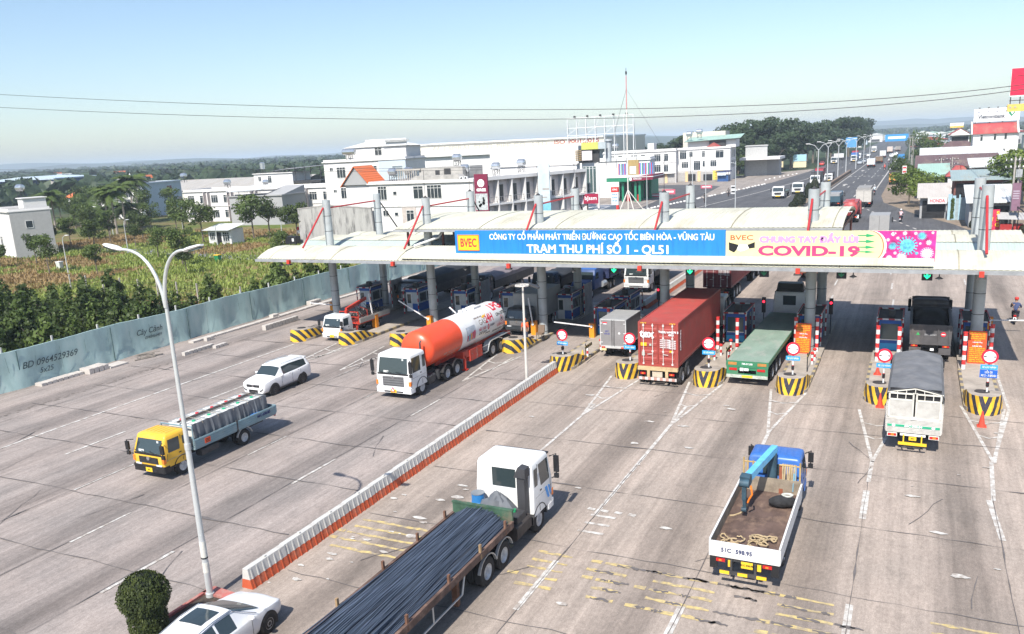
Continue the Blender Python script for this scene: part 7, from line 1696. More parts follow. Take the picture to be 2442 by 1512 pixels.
b = MB(); b.box(2.4,4.6,-.55,.5,8.6,10.4); b.prism([(2.2,10.4),(4.8,10.4),(3.5,11.3)],'y',-.6,.5); b.lathe([(.25,11),(.3,11.5),(.02,12.1)],8,c=(3.5,2,0)); part('dormer',b,wallw,h)
for z in (.6,3.2,5.8):
 for x in (.8,3.1,5.3): window(h,x,x+1.1,z,z+1.6,y=-.27,n=2)
window(h,11.5,14,6.2,8.0,y=8.04,side='r',n=2,gl=M('curtain_red',(.18,.02,.03),.6)); window(h,16.5,18.5,1.8,4.6,y=8.04,side='r',n=1)
water_tank(-190,176,8.6,'steel water tank on the grey blue house',s=1.2)
t = thing('shop_sign','dark shop fascia below the grey blue house','sign',(-187,166,1.2)); b = MB(); b.box(0,6.5,-.1,.1,0,.9); part('panel',b,dark_blue,t); fit('ĐỒ GỖ HOA - SÀI',.4,6.1,.45,.35,white_ink,t,-.12,bold=.0); b = MB(); b.beam((.3,0,-1.2),(.3,0,0),.1); b.beam((6.2,0,-1.2),(6.2,0,0),.1); part('post',b,dark,t)
# row house block
W6 = [(x+dx,x+dx+.8,z,z+1.6) for x in (2,17.5,25,33) for dx in (0,4.3) for z in (1.2,4.6)]
wl_ = []
for k in range(6):
 x = .5+6.9*k
 for z in (1.0,4.5): wl_ += [(x+.6,x+2.4,z,z+1.7,0.,3),(x+4.2,x+5.6,z,z+1.7,0.,2)]
h = house('long white two-storey rowhouse block with shuttered windows',(-159.4,147),(-118.0,151),10,7.1,wallw,wins=wl_,bands=(3.6,),parapet=.4)
for k in range(5):
 x = 6.5+6.9*k; b = MB(); b.box(x-.15,x+1.1,-.9,-.01,3.6,3.75); b.box(x-.15,x-.03,-.9,-.01,0,7.1); b.box(x+1.0,x+1.1,-.9,-.01,0,7.1); part('balcony_fin',b,M('wall_pinkish',(.66,.58,.55),.8,var=.05),h)
h = house('windowless grey house in front of the white rowhouses',(-136.2,138),(-122.6,139.5),9,6.2,wallg,parapet=.05)
b = MB(); b.prism([(0,6.25),(9,6.25),(9,8.0)],'x',8.5,13.6); b.box(-.1,8.5,.3,9,6.3,6.36); part('upper_wall',b,wallg,h)
b = MB(); b.add([(-.6,-.6,7.3),(9,-.6,7.6),(9,6,8.5),(-.6,6,8.2)],[(0,1,2,3)]); b.add([(-.6,-.6,7.24),(9,-.6,7.54),(9,6,8.44),(-.6,6,8.14)],[(3,2,1,0)]); part('terrace_roof',b,tin_white,h)
b = MB()
for x in (0,3,6): b.beam((x,-.3,6.2),(x,-.3,7.4),.1)
for k in range(24): b.beam((k*.37,-.2,6.3),(k*.37,-.2,7.1),.03)
b.beam((0,-.2,7.1),(8.6,-.2,7.1),.05); part('railing',b,dark,h)
h = house('white roof storey with a tank and an open steel shed roof',(-160,172),(-147.6,173),8,10.1,wallw,wins=[(1.5,2.3,8.3,9.4),(4.6,5.6,7.8,9.5)],parapet=.0)
b = MB(); b.add([(5,0,10.7),(21,.5,11.6),(21,8,11.9),(5,8,11.2)],[(0,1,2,3)]); b.add([(5,0,10.6),(21,.5,11.5),(21,8,11.8),(5,8,11.1)],[(3,2,1,0)]); part('shed_roof',b,M_roof('tin_dark',(.22,.22,.22),.4),h)
b = MB()
for x in (13,16,20.8):
 for y in (.5,7.5): b.beam((x,y,8),(x,y,11.5),.14)
b.box(12.5,21,0,8,7.4,8.0); part('shed_frame',b,dark,h)
water_tank(-157.5,173,10.2,'upright steel water tank on the white roof storey',horiz=False,s=1.1); water_tank(-148,150,7.3,'steel water tank lying on the long rowhouse roof',s=1.1); water_tank(-138,152,7.3,'second steel water tank on the rowhouse roof right of centre',s=.9)
# white three storey house with blue side
h = house('white three-storey house with a pale blue right bay and a roof room',(-106.2,134),(-88.9,137),10,12.6,wallw,wins=[(1.3,1.9,11.0,11.6),(2.8,4.6,9.6,11.6,0.,3),(6.2,8.2,9.6,11.6,0.,3),(9.6,11.4,9.6,11.6,0.,3),(1.7,2.3,6.8,7.3),(3.3,5.2,5.6,7.6,0.,3),(2,2.6,3.0,3.5),(3.6,5.4,1.6,3.6,0.,3)],parapet=.35)
b = MB(); b.box(11.9,17.6,-.15,-.003,7.5,12.9); part('blue_bay',b,wallb,h); window(h,14.8,16.9,9.4,11.4,y=-.155,n=1,gl=M('bay_blue',(.2,.25,.28),.5))
b = MB(); b.box(4.0,17,2,9.5,12.8,15.2); b.box(8.5,12.2,2,9.5,15.2,16.6); b.prism([(3.6,15.2),(17.4,15.2),(10.4,16.5)],'y',1.7,9.8); part('roof_room',b,wallw,h); window(h,10.4,11.8,13.6,15.0,y=2.0,n=2); window(h,10.6,11.6,15.7,16.3,y=2.0,n=1)
b = MB()
for k in range(8): b.box(13,18,1.2+.0,1.3,16.0+k*.0,16.3)
b.box(12.4,17.4,1.6,1.75,15.2,16.6); part('louvre_screen',b,M('louvre',(.68,.69,.69),.6,stretch=(1,1,8),var=.15),h)
water_tank(-100.5,135,12.9,'pair of steel tanks before the roof room',s=1.0,L_=3)
h = house('small white house with orange gable roof behind the stained wall',(-83.2,110),(-77.0,110.5),6,9.3,wallw,parapet=0)
b = MB(); b.prism([(-.3,9.2),(4.8,9.2),(2.2,12.0)],'y',-.4,5); part('gable_wall',b,wallg,h)
b = MB()
for s,xa,za,xb,zb in ((1,-.6,9.0,2.2,12.15),(-1,2.2,12.15,5.0,9.0)): b.add([(xa,-.7,za),(xb,-.7,zb),(xb,5,zb),(xa,5,za),(xa,-.7,za-.12),(xb,-.7,zb-.12),(xb,5,zb-.12),(xa,5,za-.12)],[(0,1,2,3),(7,6,5,4),(0,4,5,1),(1,5,6,2),(2,6,7,3),(3,7,4,0)])
part('tiled_roof',b,tile_orange,h)
# stained concrete wall
t = thing('boundary_wall','tall grey concrete gable wall streaked with black stains behind the canopy','wall',(-91,106.8,0),.02)
wm = M('stained_concrete',(.40,.39,.37),.9,var=.12,scale=.8,dirt=(.03,.03,.03),dscale=.55,damt=1.0,stretch=(2.2,1,.4))
b = MB(); b.prism([(0,0),(14.6,0),(14.4,5.6),(6.2,6.2),(.1,5.7)],'y',0,.35); part('wall',b,wm,t)
b = MB(); b.prism([(.05,5.72),(6.2,6.22),(14.45,5.62),(14.45,5.76),(6.2,6.38),(.05,5.88)],'y',-.06,.4); part('coping',b,roofg,t)
t = thing('shed','small white shop hut with a wavy tin roof at the edge of the waste ground','hut',(-110.7,106.2,0)); b = MB(); b.box(0,5.2,0,3,0,2.6); part('wall',b,wallw,t); b = MB(); b.add([(-.5,-1.0,2.5),(5.7,-1.0,2.5),(5.7,3.2,3.3),(-.5,3.2,3.3)],[(0,1,2,3)]); part('roof',b,tin_white,t); b = MB(); b.box(1.9,3.0,-.05,-.004,0,2.1); part('doorway',b,black,t); window(t,.4,1.5,.8,2.0,n=3); window(t,3.4,4.8,.6,2.1,n=3)
t = thing('wall_cabinet','dark meter cabinet at the left foot of the stained wall','cabinet',(-92.6,105,0)); b = MB(); b.box(0,2.2,0,1.2,0,1.5); part('body',b,black,t); b = MB(); b.box(1.4,1.8,-.03,-.004,.7,1.2); part('notice',b,white,t)
t = thing('red_stall','small red and white stall beside the stained wall','stall',(-93,108.5,0)); b = MB(); b.box(0,2,0,1.5,1.6,2.2); part('counter',b,white,t); b = MB(); b.box(.0,2,-.1,1.5,2.2,2.7); part('canopy',b,red_m,t); b = MB(); b.beam((.1,.1,0),(.1,.1,1.6),.08); b.beam((1.9,.1,0),(1.9,.1,1.6),.08); part('post',b,dark,t)
# main block behind the canopy
h = house('white block behind the canopy with barred windows and cluttered roof',(-77.2,108),(-58.3,107.2),12,9.25,wallw,wins=[(1.7,3.3,6.9,8.9,0.,3),(4.6,5.2,7.6,8.1,0.,1),(8.4,10.1,7.0,8.8,0.,2),(10.9,13.4,7.0,8.9,0.,4),(2.4,3.3,4.4,5.2),(4.6,5.2,4.4,4.9,0.,1)],bands=(5.8,),parapet=.25)
b = MB(); b.box(6.0,8.6,-.1,-.003,1.5,5.7); part('recess',b,M('recess_cream',(.5,.44,.4),.8),h); window(h,6.9,8.2,3.0,5.2,y=-.105,n=2)
b = MB(); b.box(7.6,15.5,3,9,9.5,11.4); b.prism([(7.0,9.6),(16.5,9.6),(15.8,10.3),(8.2,10.3)],'y',1.0,2.6); part('roof_room',b,M('render_grey',(.42,.40,.37),.9,var=.2,scale=.8,dirt=(.2,.19,.18)),h)
b = MB()
for k in range(9): b.beam((3.8+.42*k,2.8,9.5),(3.8+.42*k,2.8,11.2),.12)
b.box(3.4,8.0,2.7,2.9,11.1,11.35); part('pergola',b,concrete,h); b = MB(); b.box(10.6,11.4,2.95,2.99,9.6,11.0); part('doorway',b,dark,h); b = MB(); b.box(12.2,13.4,2.95,2.99,9.7,11.2); part('doorway',b,dark,h)
for x,y,z,l,hz_ in ((-74.6,111,9.5,'large steel tank at the left of the cluttered roof',1),(-72.6,112.5,9.5,'smaller steel tank beside the large one on the cluttered roof',1),(-64.2,113.5,11.2,'steel tank high on the grey roof room',1),(-61.8,111.5,9.6,'steel tank with a blue end on the cluttered roof',1),(-55.4,118,9.9,'steel tank on a tall stand above the shop row',1),(-58.8,116,9.6,'pair of low steel tanks above the shop row',1)): water_tank(x,y,z,l,s=.95)
for x in (-60.5,-59.8): t = thing('condenser_unit','white air conditioner unit on the cluttered roof edge, %s' % ('left' if x < -60 else 'right'),'air conditioner',(x,108,9.5),group='air conditioners on the roof edge'); b = MB(); b.box(-.3,.3,-.15,.15,0,.5); part('body',b,white,t); b = MB(); b.cyl((0,-.151,.25),(0,-.16,.25),.18,n=14); part('fan',b,dark,t)
# row of shops facing the road
t = thing('shop_row','row of white two-storey shops with balconies and partition fins facing the road','shops',(-57.6,107.8,0),math.atan2(22.2,7.4))
Ls = 23.4; NB = 8; BW = 2.93
# local x runs along the row (away), local -y faces the road
pinkw = M('wall_shade_pink',(.72,.65,.62),.8,var=.06)
b = MB(); b.box(0,Ls,0,10,0,9.3); part('wall',b,pinkw,t)
b = MB(); b.box(-.2,Ls,-1.1,10,9.3,9.6); b.box(-.2,Ls,-1.1,-.9,9.6,9.8); b.box(0,Ls,-1.0,-.003,5.6,5.9); b.box(0,Ls,-1.0,-.003,2.6,2.8); part('slab',b,wallw,t)
b = MB()
for k in range(9): b.box(k*BW-.1*(k > 7),k*BW+.16,-1.05,-.003,0,9.3)
part('fin',b,wallw,t)
for k in range(NB):
 x = k*BW+.3
 b = MB(); b.box(x+.9,x+1.7,-.06,-.003,6.0,8.5); b.box(x+.25,x+.6,-.06,-.003,6.6,8.3); w_ = part('door',b,house_glass,t)
 b = MB()
 for q in range(6): b.beam((x-.1+q*.48,-.95,5.9),(x-.2+q*.48,-.95,6.8),.035)
 b.beam((x-.14,-.95,6.8),(x+2.5,-.95,6.8),.06); b.beam((x-.14,-.95,6.1),(x+2.5,-.95,6.1),.04); part('balcony_rail',b,M('rail_grey',(.3,.3,.31),.5),t)
 b = MB(); b.box(x+.4,x+2.2,-.05,-.003,.1,2.5) if k % 2 else b.box(x+.6,x+1.5,-.05,-.003,3.2,5.2); part('opening',b,dark if k % 3 else shut,t)
t = thing('sign_board','tall maroon sign with a white round emblem on the shop corner','sign',(-56.3,104,5.0)); mar = M('sign_maroon',(.20,.02,.055),.5,var=.08)
b = MB(); b.box(0,2.1,0,.25,.2,5.4); part('panel',b,mar,t)
b = MB(); b.cyl((1.05,-.01,4.15),(1.05,-.03,4.15),.55,n=24); em = part('emblem',b,white_ink,t); b = MB(); b.beam((1.05,-.035,4.2),(1.6,-.035,4.2),.06,.02); b.beam((1.05,-.035,4.2),(.95,-.035,3.62),.06,.02); part('emblem_line',b,mar,em)
fit('GREE',.3,1.8,3.2,.38,white_ink,t,-.012,bold=.03)
b = MB(); b.box(.1,2.0,-.02,-.003,.4,2.7); ph_ = part('picture_panel',b,M('poster_grey',(.45,.48,.48),.5,var=.35,scale=3),t); b = MB()
for k in range(7): a = kr.uniform(.3,1.5); b.lathe([(kr.uniform(.1,.25),0),(.02,.01)],9,c=(0,0,0)); b.v[-18:] = [(a+v[0],-.03,kr.uniform(1.2,2.1)+v[1]) if False else (a+v[0],-.026,1.0+.18*k+v[1]) for v in b.v[-18:]]
part('picture',b,black,ph_,smooth=0)
b = MB(); b.beam((1.0,.1,-5),(1.0,.1,.3),.2); part('post',b,dark,t)
t = thing('sign_board','tall pale blue and white banner board on the shop row','sign',(-52.4,117.5,3.6)); b = MB(); b.box(0,1.9,-.1,.1,0,7.6); part('panel',b,M('banner_pale',(.52,.60,.64),.5,var=.15,scale=.8),t); b = MB(); b.box(.1,2.0,-.12,-.105,.2,1.8); part('lower_print',b,M('banner_cyan',(.2,.5,.65),.5),t)
b = MB(); b.box(.7,1.8,-.12,-.105,3.6,3.9); b.box(.6,1.4,-.12,-.105,2.4,2.6); part('print',b,shut,t); b = MB(); b.beam((1,0,-2.6),(1,0,0),.2); part('post',b,dark,t)
# glass fronted white building
h = house('white commercial building with a tall glazed front and a lime green roof panel',(-67.2,130.4),(-47.7,132),14,9.6,wallw,parapet=.2)
h.scale = (.8,)*3; h.location.z = 2.8; b = MB(); b.box(.05,24.4,.05,13.9,-3.5,0); part('base',b,wallw,h)
b = MB(); b.box(0,20,.05,12,9.8,13.4); part('upper_wall',b,wallw,h)
b = MB(); b.box(20.8,24.4,-.3,.3,12.5,13.9); part('lime_panel',b,M('lime',(.5,.52,.12),.5),h); b = MB(); b.box(24.4,26,-.3,.3,12.5,13.9); part('panel_grey',b,M('panel_greyblue',(.4,.45,.47),.5),h)
b = MB()
for i in range(4):
 for k in range(6): b.box(19.4+.35*i,19.65+.35*i,-.1,.1,10.3+.38*k,10.55+.38*k)
part('breeze_block',b,M('breeze_tan',(.3,.22,.12),.8),h); b = MB(); b.box(19.2,24.4,.5,.8,9.8,12.5); part('loggia',b,dark,h); b = MB(); b.box(20.8,23,-.05,.0,10.3,12.3); part('loggia_panel',b,M('panel_pink',(.6,.55,.56),.6),h)
for i in range(4): window(h,21.0+.72*i,21.55+.72*i,3.7,9.0,n=1,gl=M('glass_green',(.08,.12,.12),.1))
b = MB(); b.box(20.4,20.8,-.3,0,0,9.8); b.box(24.0,24.4,-.3,0,0,9.8); part('pilaster',b,wallw,h)
t = thing('sign_board','dark red fascia sign with white lettering below the glazed front','sign',(-50.6,129.4,4.1)); t.scale = (.8,)*3; b = MB(); b.box(1.2,4.4,-.1,.1,0,2.0); part('panel',b,M('sign_crimson',(.35,.02,.06),.5),t); b = MB(); b.box(-.9,1.2,-.1,.1,-.1,1.8); part('white_panel',b,M('panel_white_pink',(.7,.62,.66),.5),t); fit('bJssm',1.5,4.1,1.1,.8,white_ink,t,-.12,bold=.02)
for k,s in enumerate(('TRUNG TÂM','ĐIỆN','LẠNH')): fit(s,-.6,.9,1.35-.5*k,.3,M('ink_magenta',(.45,.03,.2),.5,var=0),t,-.12,bold=.0)
b = MB(); b.beam((2,.1,-5.1),(2,.1,0),.2); part('post',b,dark,t)
b = MB(); b.lathe([(.6,0),(.6,4),(.9,4.2),(.9,4.6)],12,c=(26,2,9.8)); part('chimney',b,M('chimney_grey',(.5,.53,.55),.5,.3),h)
# factory
fac = thing('factory','long white factory shed with faint lettering along its top wall','factory',(-183.3,290,-3.64),.0); fac.scale = (1.26,)*3
b = MB(); b.prism([(0,0),(64,0),(64,15.2),(8,15.6),(0,15.6)],'y',0,40); part('wall',b,wallc,fac)
b = MB(); b.prism([(0,15.6),(8,15.6),(64,15.2),(64,15.6),(8,16.1),(0,15.9)],'y',-.6,41); part('roof',b,tin_white,fac); b = MB(); b.box(-8,66,-14,-.1,12.0,12.3); b.box(-6,64,-13,-.2,0,12.0); part('lean_to',b,wallw,fac)
gtx = M('factory_letter',(.42,.40,.34),.6,var=0)
fit('J-SPIRAL STEEL PIPE CO., LTD',10.5,46.3,14.2,1.15,gtx,fac,-.02,bold=.03); fit('ISO 9001:2015',48.5,62.5,14.4,1.15,M('factory_letter_red',(.35,.06,.04),.6,var=0),fac,-.02,bold=.03)
b = MB(); b.prism([(6.5,13.9),(7.3,15.0),(7.9,15.0),(7.1,13.9)],'y',-.03,-.01); b.prism([(8.0,13.9),(8.8,15.0),(9.4,15.0),(8.6,13.9)],'y',-.03,-.01); part('logo',b,gtx,fac)
# empty billboard frame
t = thing('billboard_scaffold','empty white steel billboard frame standing against the sky above the roofs','billboard scaffold',(-80.5,200,0)); b = MB()
for k in range(8):
 x = k*2.47; b.beam((x,0,9),(x,0,20.1),.16); b.beam((x,2.2,9),(x,0,19.8),.10)
 if k < 7: b.beam((x,0,17.2),(x+1.2,0,20.0),.08) if k % 2 else b.beam((x,0,15.8),(x+2.47,0,17.6),.08)
for z in (15.8,17.6,20.0): b.beam((0,0,z),(17.3,0,z),.13)
part('frame',b,M('frame_white',(.7,.71,.71),.5,var=.1),t)
b = MB()
for k in range(5): b.box(2+k*3.4,2.5+k*3.4,-.9,-.5,20.1,20.5); b.beam((2.2+k*3.4,-.7,20.2),(2.2+k*3.4,0,20),.06)
part('floodlight',b,dark,t)
house('white flat-roofed block carrying the empty billboard frame',(-84,199),(-60,203),10,9.0,wallw)
# petrol station
t = thing('petrol_station','petrol station with green and maroon canopy fascia and a colourful striped parapet','petrol station',(-65.2,186,0),.03); grn = M('station_green',(.02,.22,.12),.5,var=.1)
b = MB(); b.box(0,5.6,-1,9,4.7,5.6); part('canopy',b,grn,t); b = MB(); b.prism([(5.6,4.7),(11.0,5.0),(11.0,6.1),(5.6,5.6)],'y',-1,9); part('canopy_wing',b,M('station_maroon',(.22,.02,.05),.5,var=.08),t); b = MB(); b.box(-.1,11.1,-1.1,9.1,5.6,5.75); part('canopy_roof',b,white,t)
fit('XĂNG DẦU',6.4,8.4,5.25,.35,white_ink,t,-1.02); b = MB(); b.cyl((5.8,-1.02,5.2),(5.8,-1.06,5.2),.34,n=16); part('emblem',b,white_ink,t)
for x in (3.6,6.6,7.6):
 for y in (0,6): b = MB(); b.box(x-.25,x+.25,y,y+.5,0,4.7); part('column',b,grn,t)
b = MB(); b.box(0,8,9,16,0,4.6); part('shop',b,grn,t); b = MB(); b.box(.3,7.5,8.9,8.99,.2,3.8); part('shop_front',b,dark,t)
b = MB()
for k in range(2): b.box(4.3+2.2*k,4.9+2.2*k,.8,1.3,.1,1.6)
part('pump',b,red_m,t)
cols = ((.55,.04,.07),(.05,.2,.5),(.6,.6,.62),(.02,.3,.18),(.25,.1,.3),(.1,.35,.6))
for xa,n in ((-.1,10),(5.0,14)):
 b = MB()
 for q in range(n): b.box(xa+.25*q,xa+.25*q+.22,9.0,9.15,5.8,8.5,q % 6)
 b.box(xa,xa+.25*n,9.15,9.2,5.8,8.5,2); part('striped_screen',b,[M('slat_%d' % j,cols[j],.5,var=.05) for j in range(6)],t)
b = MB(); b.box(2.4,5.0,8.8,9.2,5.0,9.3); part('tan_panel',b,M('panel_tan',(.35,.25,.1),.6),t); b = MB(); b.box(2.8,4.4,8.7,8.79,6.0,7.8); part('notice',b,M('notice_grey',(.55,.58,.6),.5),t)
t = thing('price_sign','red and white petrol price totem beside the station','sign',(-57.4,165.8,0)); b = MB(); b.box(0,1.5,0,.4,.9,3.6); part('panel',b,M('totem_white',(.66,.70,.72),.5),t); b = MB(); b.box(-.05,1.55,-.05,.45,0,.9); b.box(-.05,1.55,-.05,.45,3.6,4.6); part('red_end',b,red_m,t)
for k,s in enumerate(('RON 95','E5 RON','DO 0.05')): fit(s,.2,1.3,3.1-.65*k,.3,blue_sign,t,-.01)
fit('XĂNG',.2,1.3,4.1,.35,white_ink,t,-.06)
# guyed mast
t = thing('radio_mast','slim red and white guyed mast on a white tripod in front of the petrol station','mast',(-53.6,165.3,0))
b = MB(); b.tube([(0,0,0),(0,0,20)],.13,8); part('lower_pole',b,M('mast_cream',(.7,.66,.6),.5),t); b = MB(); b.tube([(0,0,20),(0,0,26.5)],.11,8); part('upper_pole',b,M('mast_pink',(.6,.25,.25),.5),t); b = MB(); b.lathe([(.02,26.5),(.2,26.9),(.2,27.2),(.02,27.5)],10); b.beam((0,0,27.3),(0,0,28),.08); part('beacon',b,dark,t)
b = MB()
for a in (.2,2.3,4.4,5.4): b.tube([(0,0,4.0),(3.0*math.cos(a),3.0*math.sin(a),0)],.09,6)
part('tripod',b,M('mast_cream',(.7,.66,.6)),t)
b = MB()
for a in (.3,2.4,4.5): b.tube([(0,0,24),(9*math.cos(a),9*math.sin(a),9)],.02,4)
part('guy_wire',b,dark,t)
# right-hand rowhouses
wl_ = []
for k in range(3):
 x = 1+7.4*k
 for z in (3.6,6.9): wl_ += [(x+.8,x+2.8,z,z+2.2,0.,3),(x+4.0,x+5.2,z,z+2.2,0.,2)]
h = house('white terraced houses left of the corner block by the service road',(-92.5,260),(-69.2,262.5),12,9.9,wallw,wins=wl_,bands=(6.4,3.0),parapet=.5)
b = MB(); b.box(6,23,-1.2,-.01,3.0,3.2); b.box(14,16,3,8,10,12.6); part('balcony',b,wallw,h); b = MB(); b.box(13.5,23.3,-.06,-.003,.1,2.9); part('shopfront',b,shut,h); b = MB(); b.box(12.6,13.4,-.3,-.003,0,3); b.box(20,20.8,-.3,-.003,0,3); part('pillar',b,M('wall_apricot',(.72,.5,.28),.8),h)
h = house('white three-storey corner block with yellow ground floor pillars',(-70.8,266),(-53.2,267.5),16,10.0,wallw,wins=[(2.0,4.0,7.2,9.6,0.,3),(5.0,6.0,7.8,9.4),(9.0,9.8,7.6,9.4),(13.2,15.6,7.2,9.4,0.,2),(2.6,4.6,4.4,6.2,0.,4),(6.4,8.4,3.6,6.4,0.,3),(9.2,9.8,4.6,6.4,0.,1),(11.6,13.4,4.6,6.4,0.,3)],swins=[(2.0,5.0,7.0,9.0,),(8,12,7.0,9.0),(2,5,4,6),(8,12,4,6)] and [],bands=(3.3,),parapet=.4)
for y in (2.5,8.5):
 for z in (3.9,7.0): window(h,y,y+4,z,z+2.2,y=17.67,side='r',n=3)
b = MB(); b.box(1.2,16.5,-.2,-.003,.1,3.0); part('shopfront',b,shut,h); b = MB(); b.box(4.4,7.0,-.22,-.205,.2,2.4); b.box(9.4,12.2,-.22,-.205,.2,2.2); part('opening',b,black,h)
for x in (.4,3.7,7.6): b = MB(); b.box(x,x+.9,-.35,-.003,0,3.2); part('pillar',b,M('wall_apricot',(.72,.5,.28)),h)
b = MB(); b.box(12.4,15.6,-.3,-.21,.4,3.2); sg_ = part('yellow_sign',b,M('sign_lemon',(.8,.65,.12),.5),h)
for k,s in enumerate(('MỎ ĐÁ','VẬT LIỆU','XÂY DỰNG')): fit(s,12.9,15.1,2.6-.8*k,.4,M('ink_brown',(.5,.2,.02),.6,var=0),h,-.32,bold=.01)
b = MB(); b.box(4,19,3,14,10.2,12.6); part('roof_storey',b,wallw,h); b = MB(); b.add([(3,1.5,12.4),(20.5,1.5,12.9),(20.5,15,14.2),(3,15,13.8)],[(0,1,2,3)]); b.add([(3,1.5,12.3),(20.5,1.5,12.8),(20.5,15,14.1),(3,15,13.7)],[(3,2,1,0)]); part('terrace_roof',b,tin_green,h)
b = MB(); b.box(10.8,16,2.4,3,10.3,12.4); part('terrace_opening',b,dark,h); b = MB(); b.prism([(10.2,10.6),(14.6,10.6),(12.4,11.9)],'y',.6,2.4); part('gablet',b,tile_red,h)
b = MB(); b.box(0,14,18,30,0,15.4); part('rear_wing',b,wallc,h)
for x,y,z,l in ((-66.5,269,12.8,'steel tank on the corner block roof, left'),(-63.5,270,13.4,'steel tank on the corner block roof, right'),(-90,265,10.2,'steel tank on the terraced houses')): water_tank(x,y,z,l,s=1.3)
house('grey building behind the corner block',(-53,292),(-46,293),8,9.8,M('wall_mid_grey',(.45,.45,.44),.8),parapet=.1)
t = thing('pavilion','low white pavilion with a flat eave beside the corner block','pavilion',(-54,290,0)); b = MB(); b.box(0,13,-3,9,5.4,6.2); part('roof',b,wallw,t); b = MB(); b.box(.5,12,3,8,0,5.4); part('wall',b,wallg,t)
t = thing('kiosk','blue and white kiosk stall at the corner block','kiosk',(-56,262,0)); b = MB(); b.box(0,3.4,0,3,0,2.0); part('body',b,M('kiosk_blue',(.03,.09,.25),.5),t); b = MB(); b.box(-.3,3.8,-1,3.2,2.9,3.2); part('roof',b,dark_blue,t); b = MB(); b.box(.2,2.8,-.9,-.8,1.9,2.9); part('sign',b,M('sign_skywhite',(.6,.68,.75),.5),t); b = MB(); [b.beam((x,-.8,0),(x,-.8,2.9),.1) for x in (-.2,3.6)]; part('post',b,dark,t)
# far left
h = house('white house with an orange hipped tile roof beyond the palms',(-262,190),(-245,192),10,4.4,wallw,wins=[(3,4.5,2,3.6),(9,10.5,2,3.6)],parapet=0); b = MB(); b.loft([[(-.6,-.6,4.5),(11,-.6,4.5),(11,8,4.5),(-.6,8,4.5)],[(3.0,3.6,7.0),(9.6,3.6,7.0),(9.6,3.9,7.0),(3.0,3.9,7.0)]]); part('tiled_roof',b,tile_orange,h)
h = house('large blue sided warehouse at the far left behind the palms',(-408,258),(-375,268),30,9.5,M('shed_blue',(.03,.10,.32),.6,var=.2),parapet=0,name='warehouse',cat='warehouse'); b = MB(); b.prism([(-1,9.6),(36,9.6),(36,10.2),(17,11.4),(-1,10.2)],'y',-1.5,31); part('roof',b,M_roof('tin_blue_white',(.5,.6,.68),.5),h)
h = house('long low warehouse with a grey tin roof behind the rowhouses',(-268,228),(-205,238),35,3.6,wallc,parapet=0,name='warehouse',cat='warehouse'); b = MB(); b.add([(-1,-1,3.8),(65,-1,3.8),(65,18,7.4),(-1,18,7.4)],[(0,1,2,3)]); b.add([(-1,18,7.4),(65,18,7.4),(65,37,3.8),(-1,37,3.8)],[(0,1,2,3)]); part('roof',b,M_roof('tin_grey_tan',(.42,.39,.35),.6),h)
t = thing('chimney_stack','grey factory chimney among the far palms','chimney',(-330,235,0)); b = MB(); b.cyl((0,0,0),(0,0,9.4),.9,.8,14); part('stack',b,concrete,t)
hr = random.Random(55)
for k in range(26):
 d = hr.uniform(420,1500); a = math.radians(hr.uniform(-58,-24)); x,y = d*math.sin(a),d*math.cos(a); w = hr.uniform(8,28); hh = hr.uniform(4,7)*(1+d/2500)
 t = thing('distant_house','tiny pale building showing among the distant woods','house',(x,y,0),-a,'tiny pale buildings among the distant woods'); b = MB(); b.box(-w/2,w/2,0,8,0,hh); part('wall',b,wallw,t); b = MB(); b.prism([(-w/2-.5,hh),(w/2+.5,hh),(w/2,hh+1.5),(-w/2,hh+1.5)],'y',-.5,8.5); part('roof',b,tin_white if k % 3 else tile_orange,t)
# right side shops and roofs -------------------------------------------------
def shed(label,x0,x1,y0,y1,zf,zb,roof,wall,h0=None,name='shop',cat='shop',over=.5,gable=False):
 t = thing(name,label,cat,(x0,y0,0)); W = x1-x0; D = y1-y0; b = MB(); b.box(0,W,.6,D,0,min(zf,zb)-.1); part('wall',b,wall,t)
 b = MB()
 if gable:
  m_ = W/2; zr = zb
  for xa,za,xc,zc_ in ((-over,zf,m_,zr),(m_,zr,W+over,zf)): b.add([(xa,-over,za),(xc,-over,zc_),(xc,D+over,zc_),(xa,D+over,za),(xa,-over,za-.1),(xc,-over,zc_-.1),(xc,D+over,zc_-.1),(xa,D+over,za-.1)],[(0,1,2,3),(7,6,5,4),(0,4,5,1),(1,5,6,2),(2,6,7,3),(3,7,4,0)])
 else: b.add([(-over,-over,zf),(W+over,-over,zf),(W+over,D,zb),(-over,D,zb),(-over,-over,zf-.12),(W+over,-over,zf-.12),(W+over,D,zb-.12),(-over,D,zb-.12)],[(0,1,2,3),(7,6,5,4),(0,4,5,1),(1,5,6,2),(2,6,7,3),(3,7,4,0)])
 part('roof',b,roof,t)
 b = MB(); b.box(.3,W-.3,.5,.59,.1,min(zf,zb)-.6); part('opening',b,black,t); return t
brick = M('wall_brick_brown',(.20,.085,.07),.85,var=.15,scale=1)
shed('shop under a big white sloping tin roof right of the gate',6.6,11.6,128,138,3.5,5.2,tin_white,wallg)
t = shed('motorbike shop with a pale awning and a red lettered fascia',.6,4.3,141,152,3.3,4.7,M_roof('tin_rust_white',(.55,.50,.45),.4),wallg); b = MB(); b.box(1.0,3.6,-.6,-.5,2.3,3.2); part('fascia',b,M('fascia_white',(.68,.66,.66),.5),t); fit('HONDA',1.3,3.3,2.75,.5,red_ink,t,-.62,bold=.01)
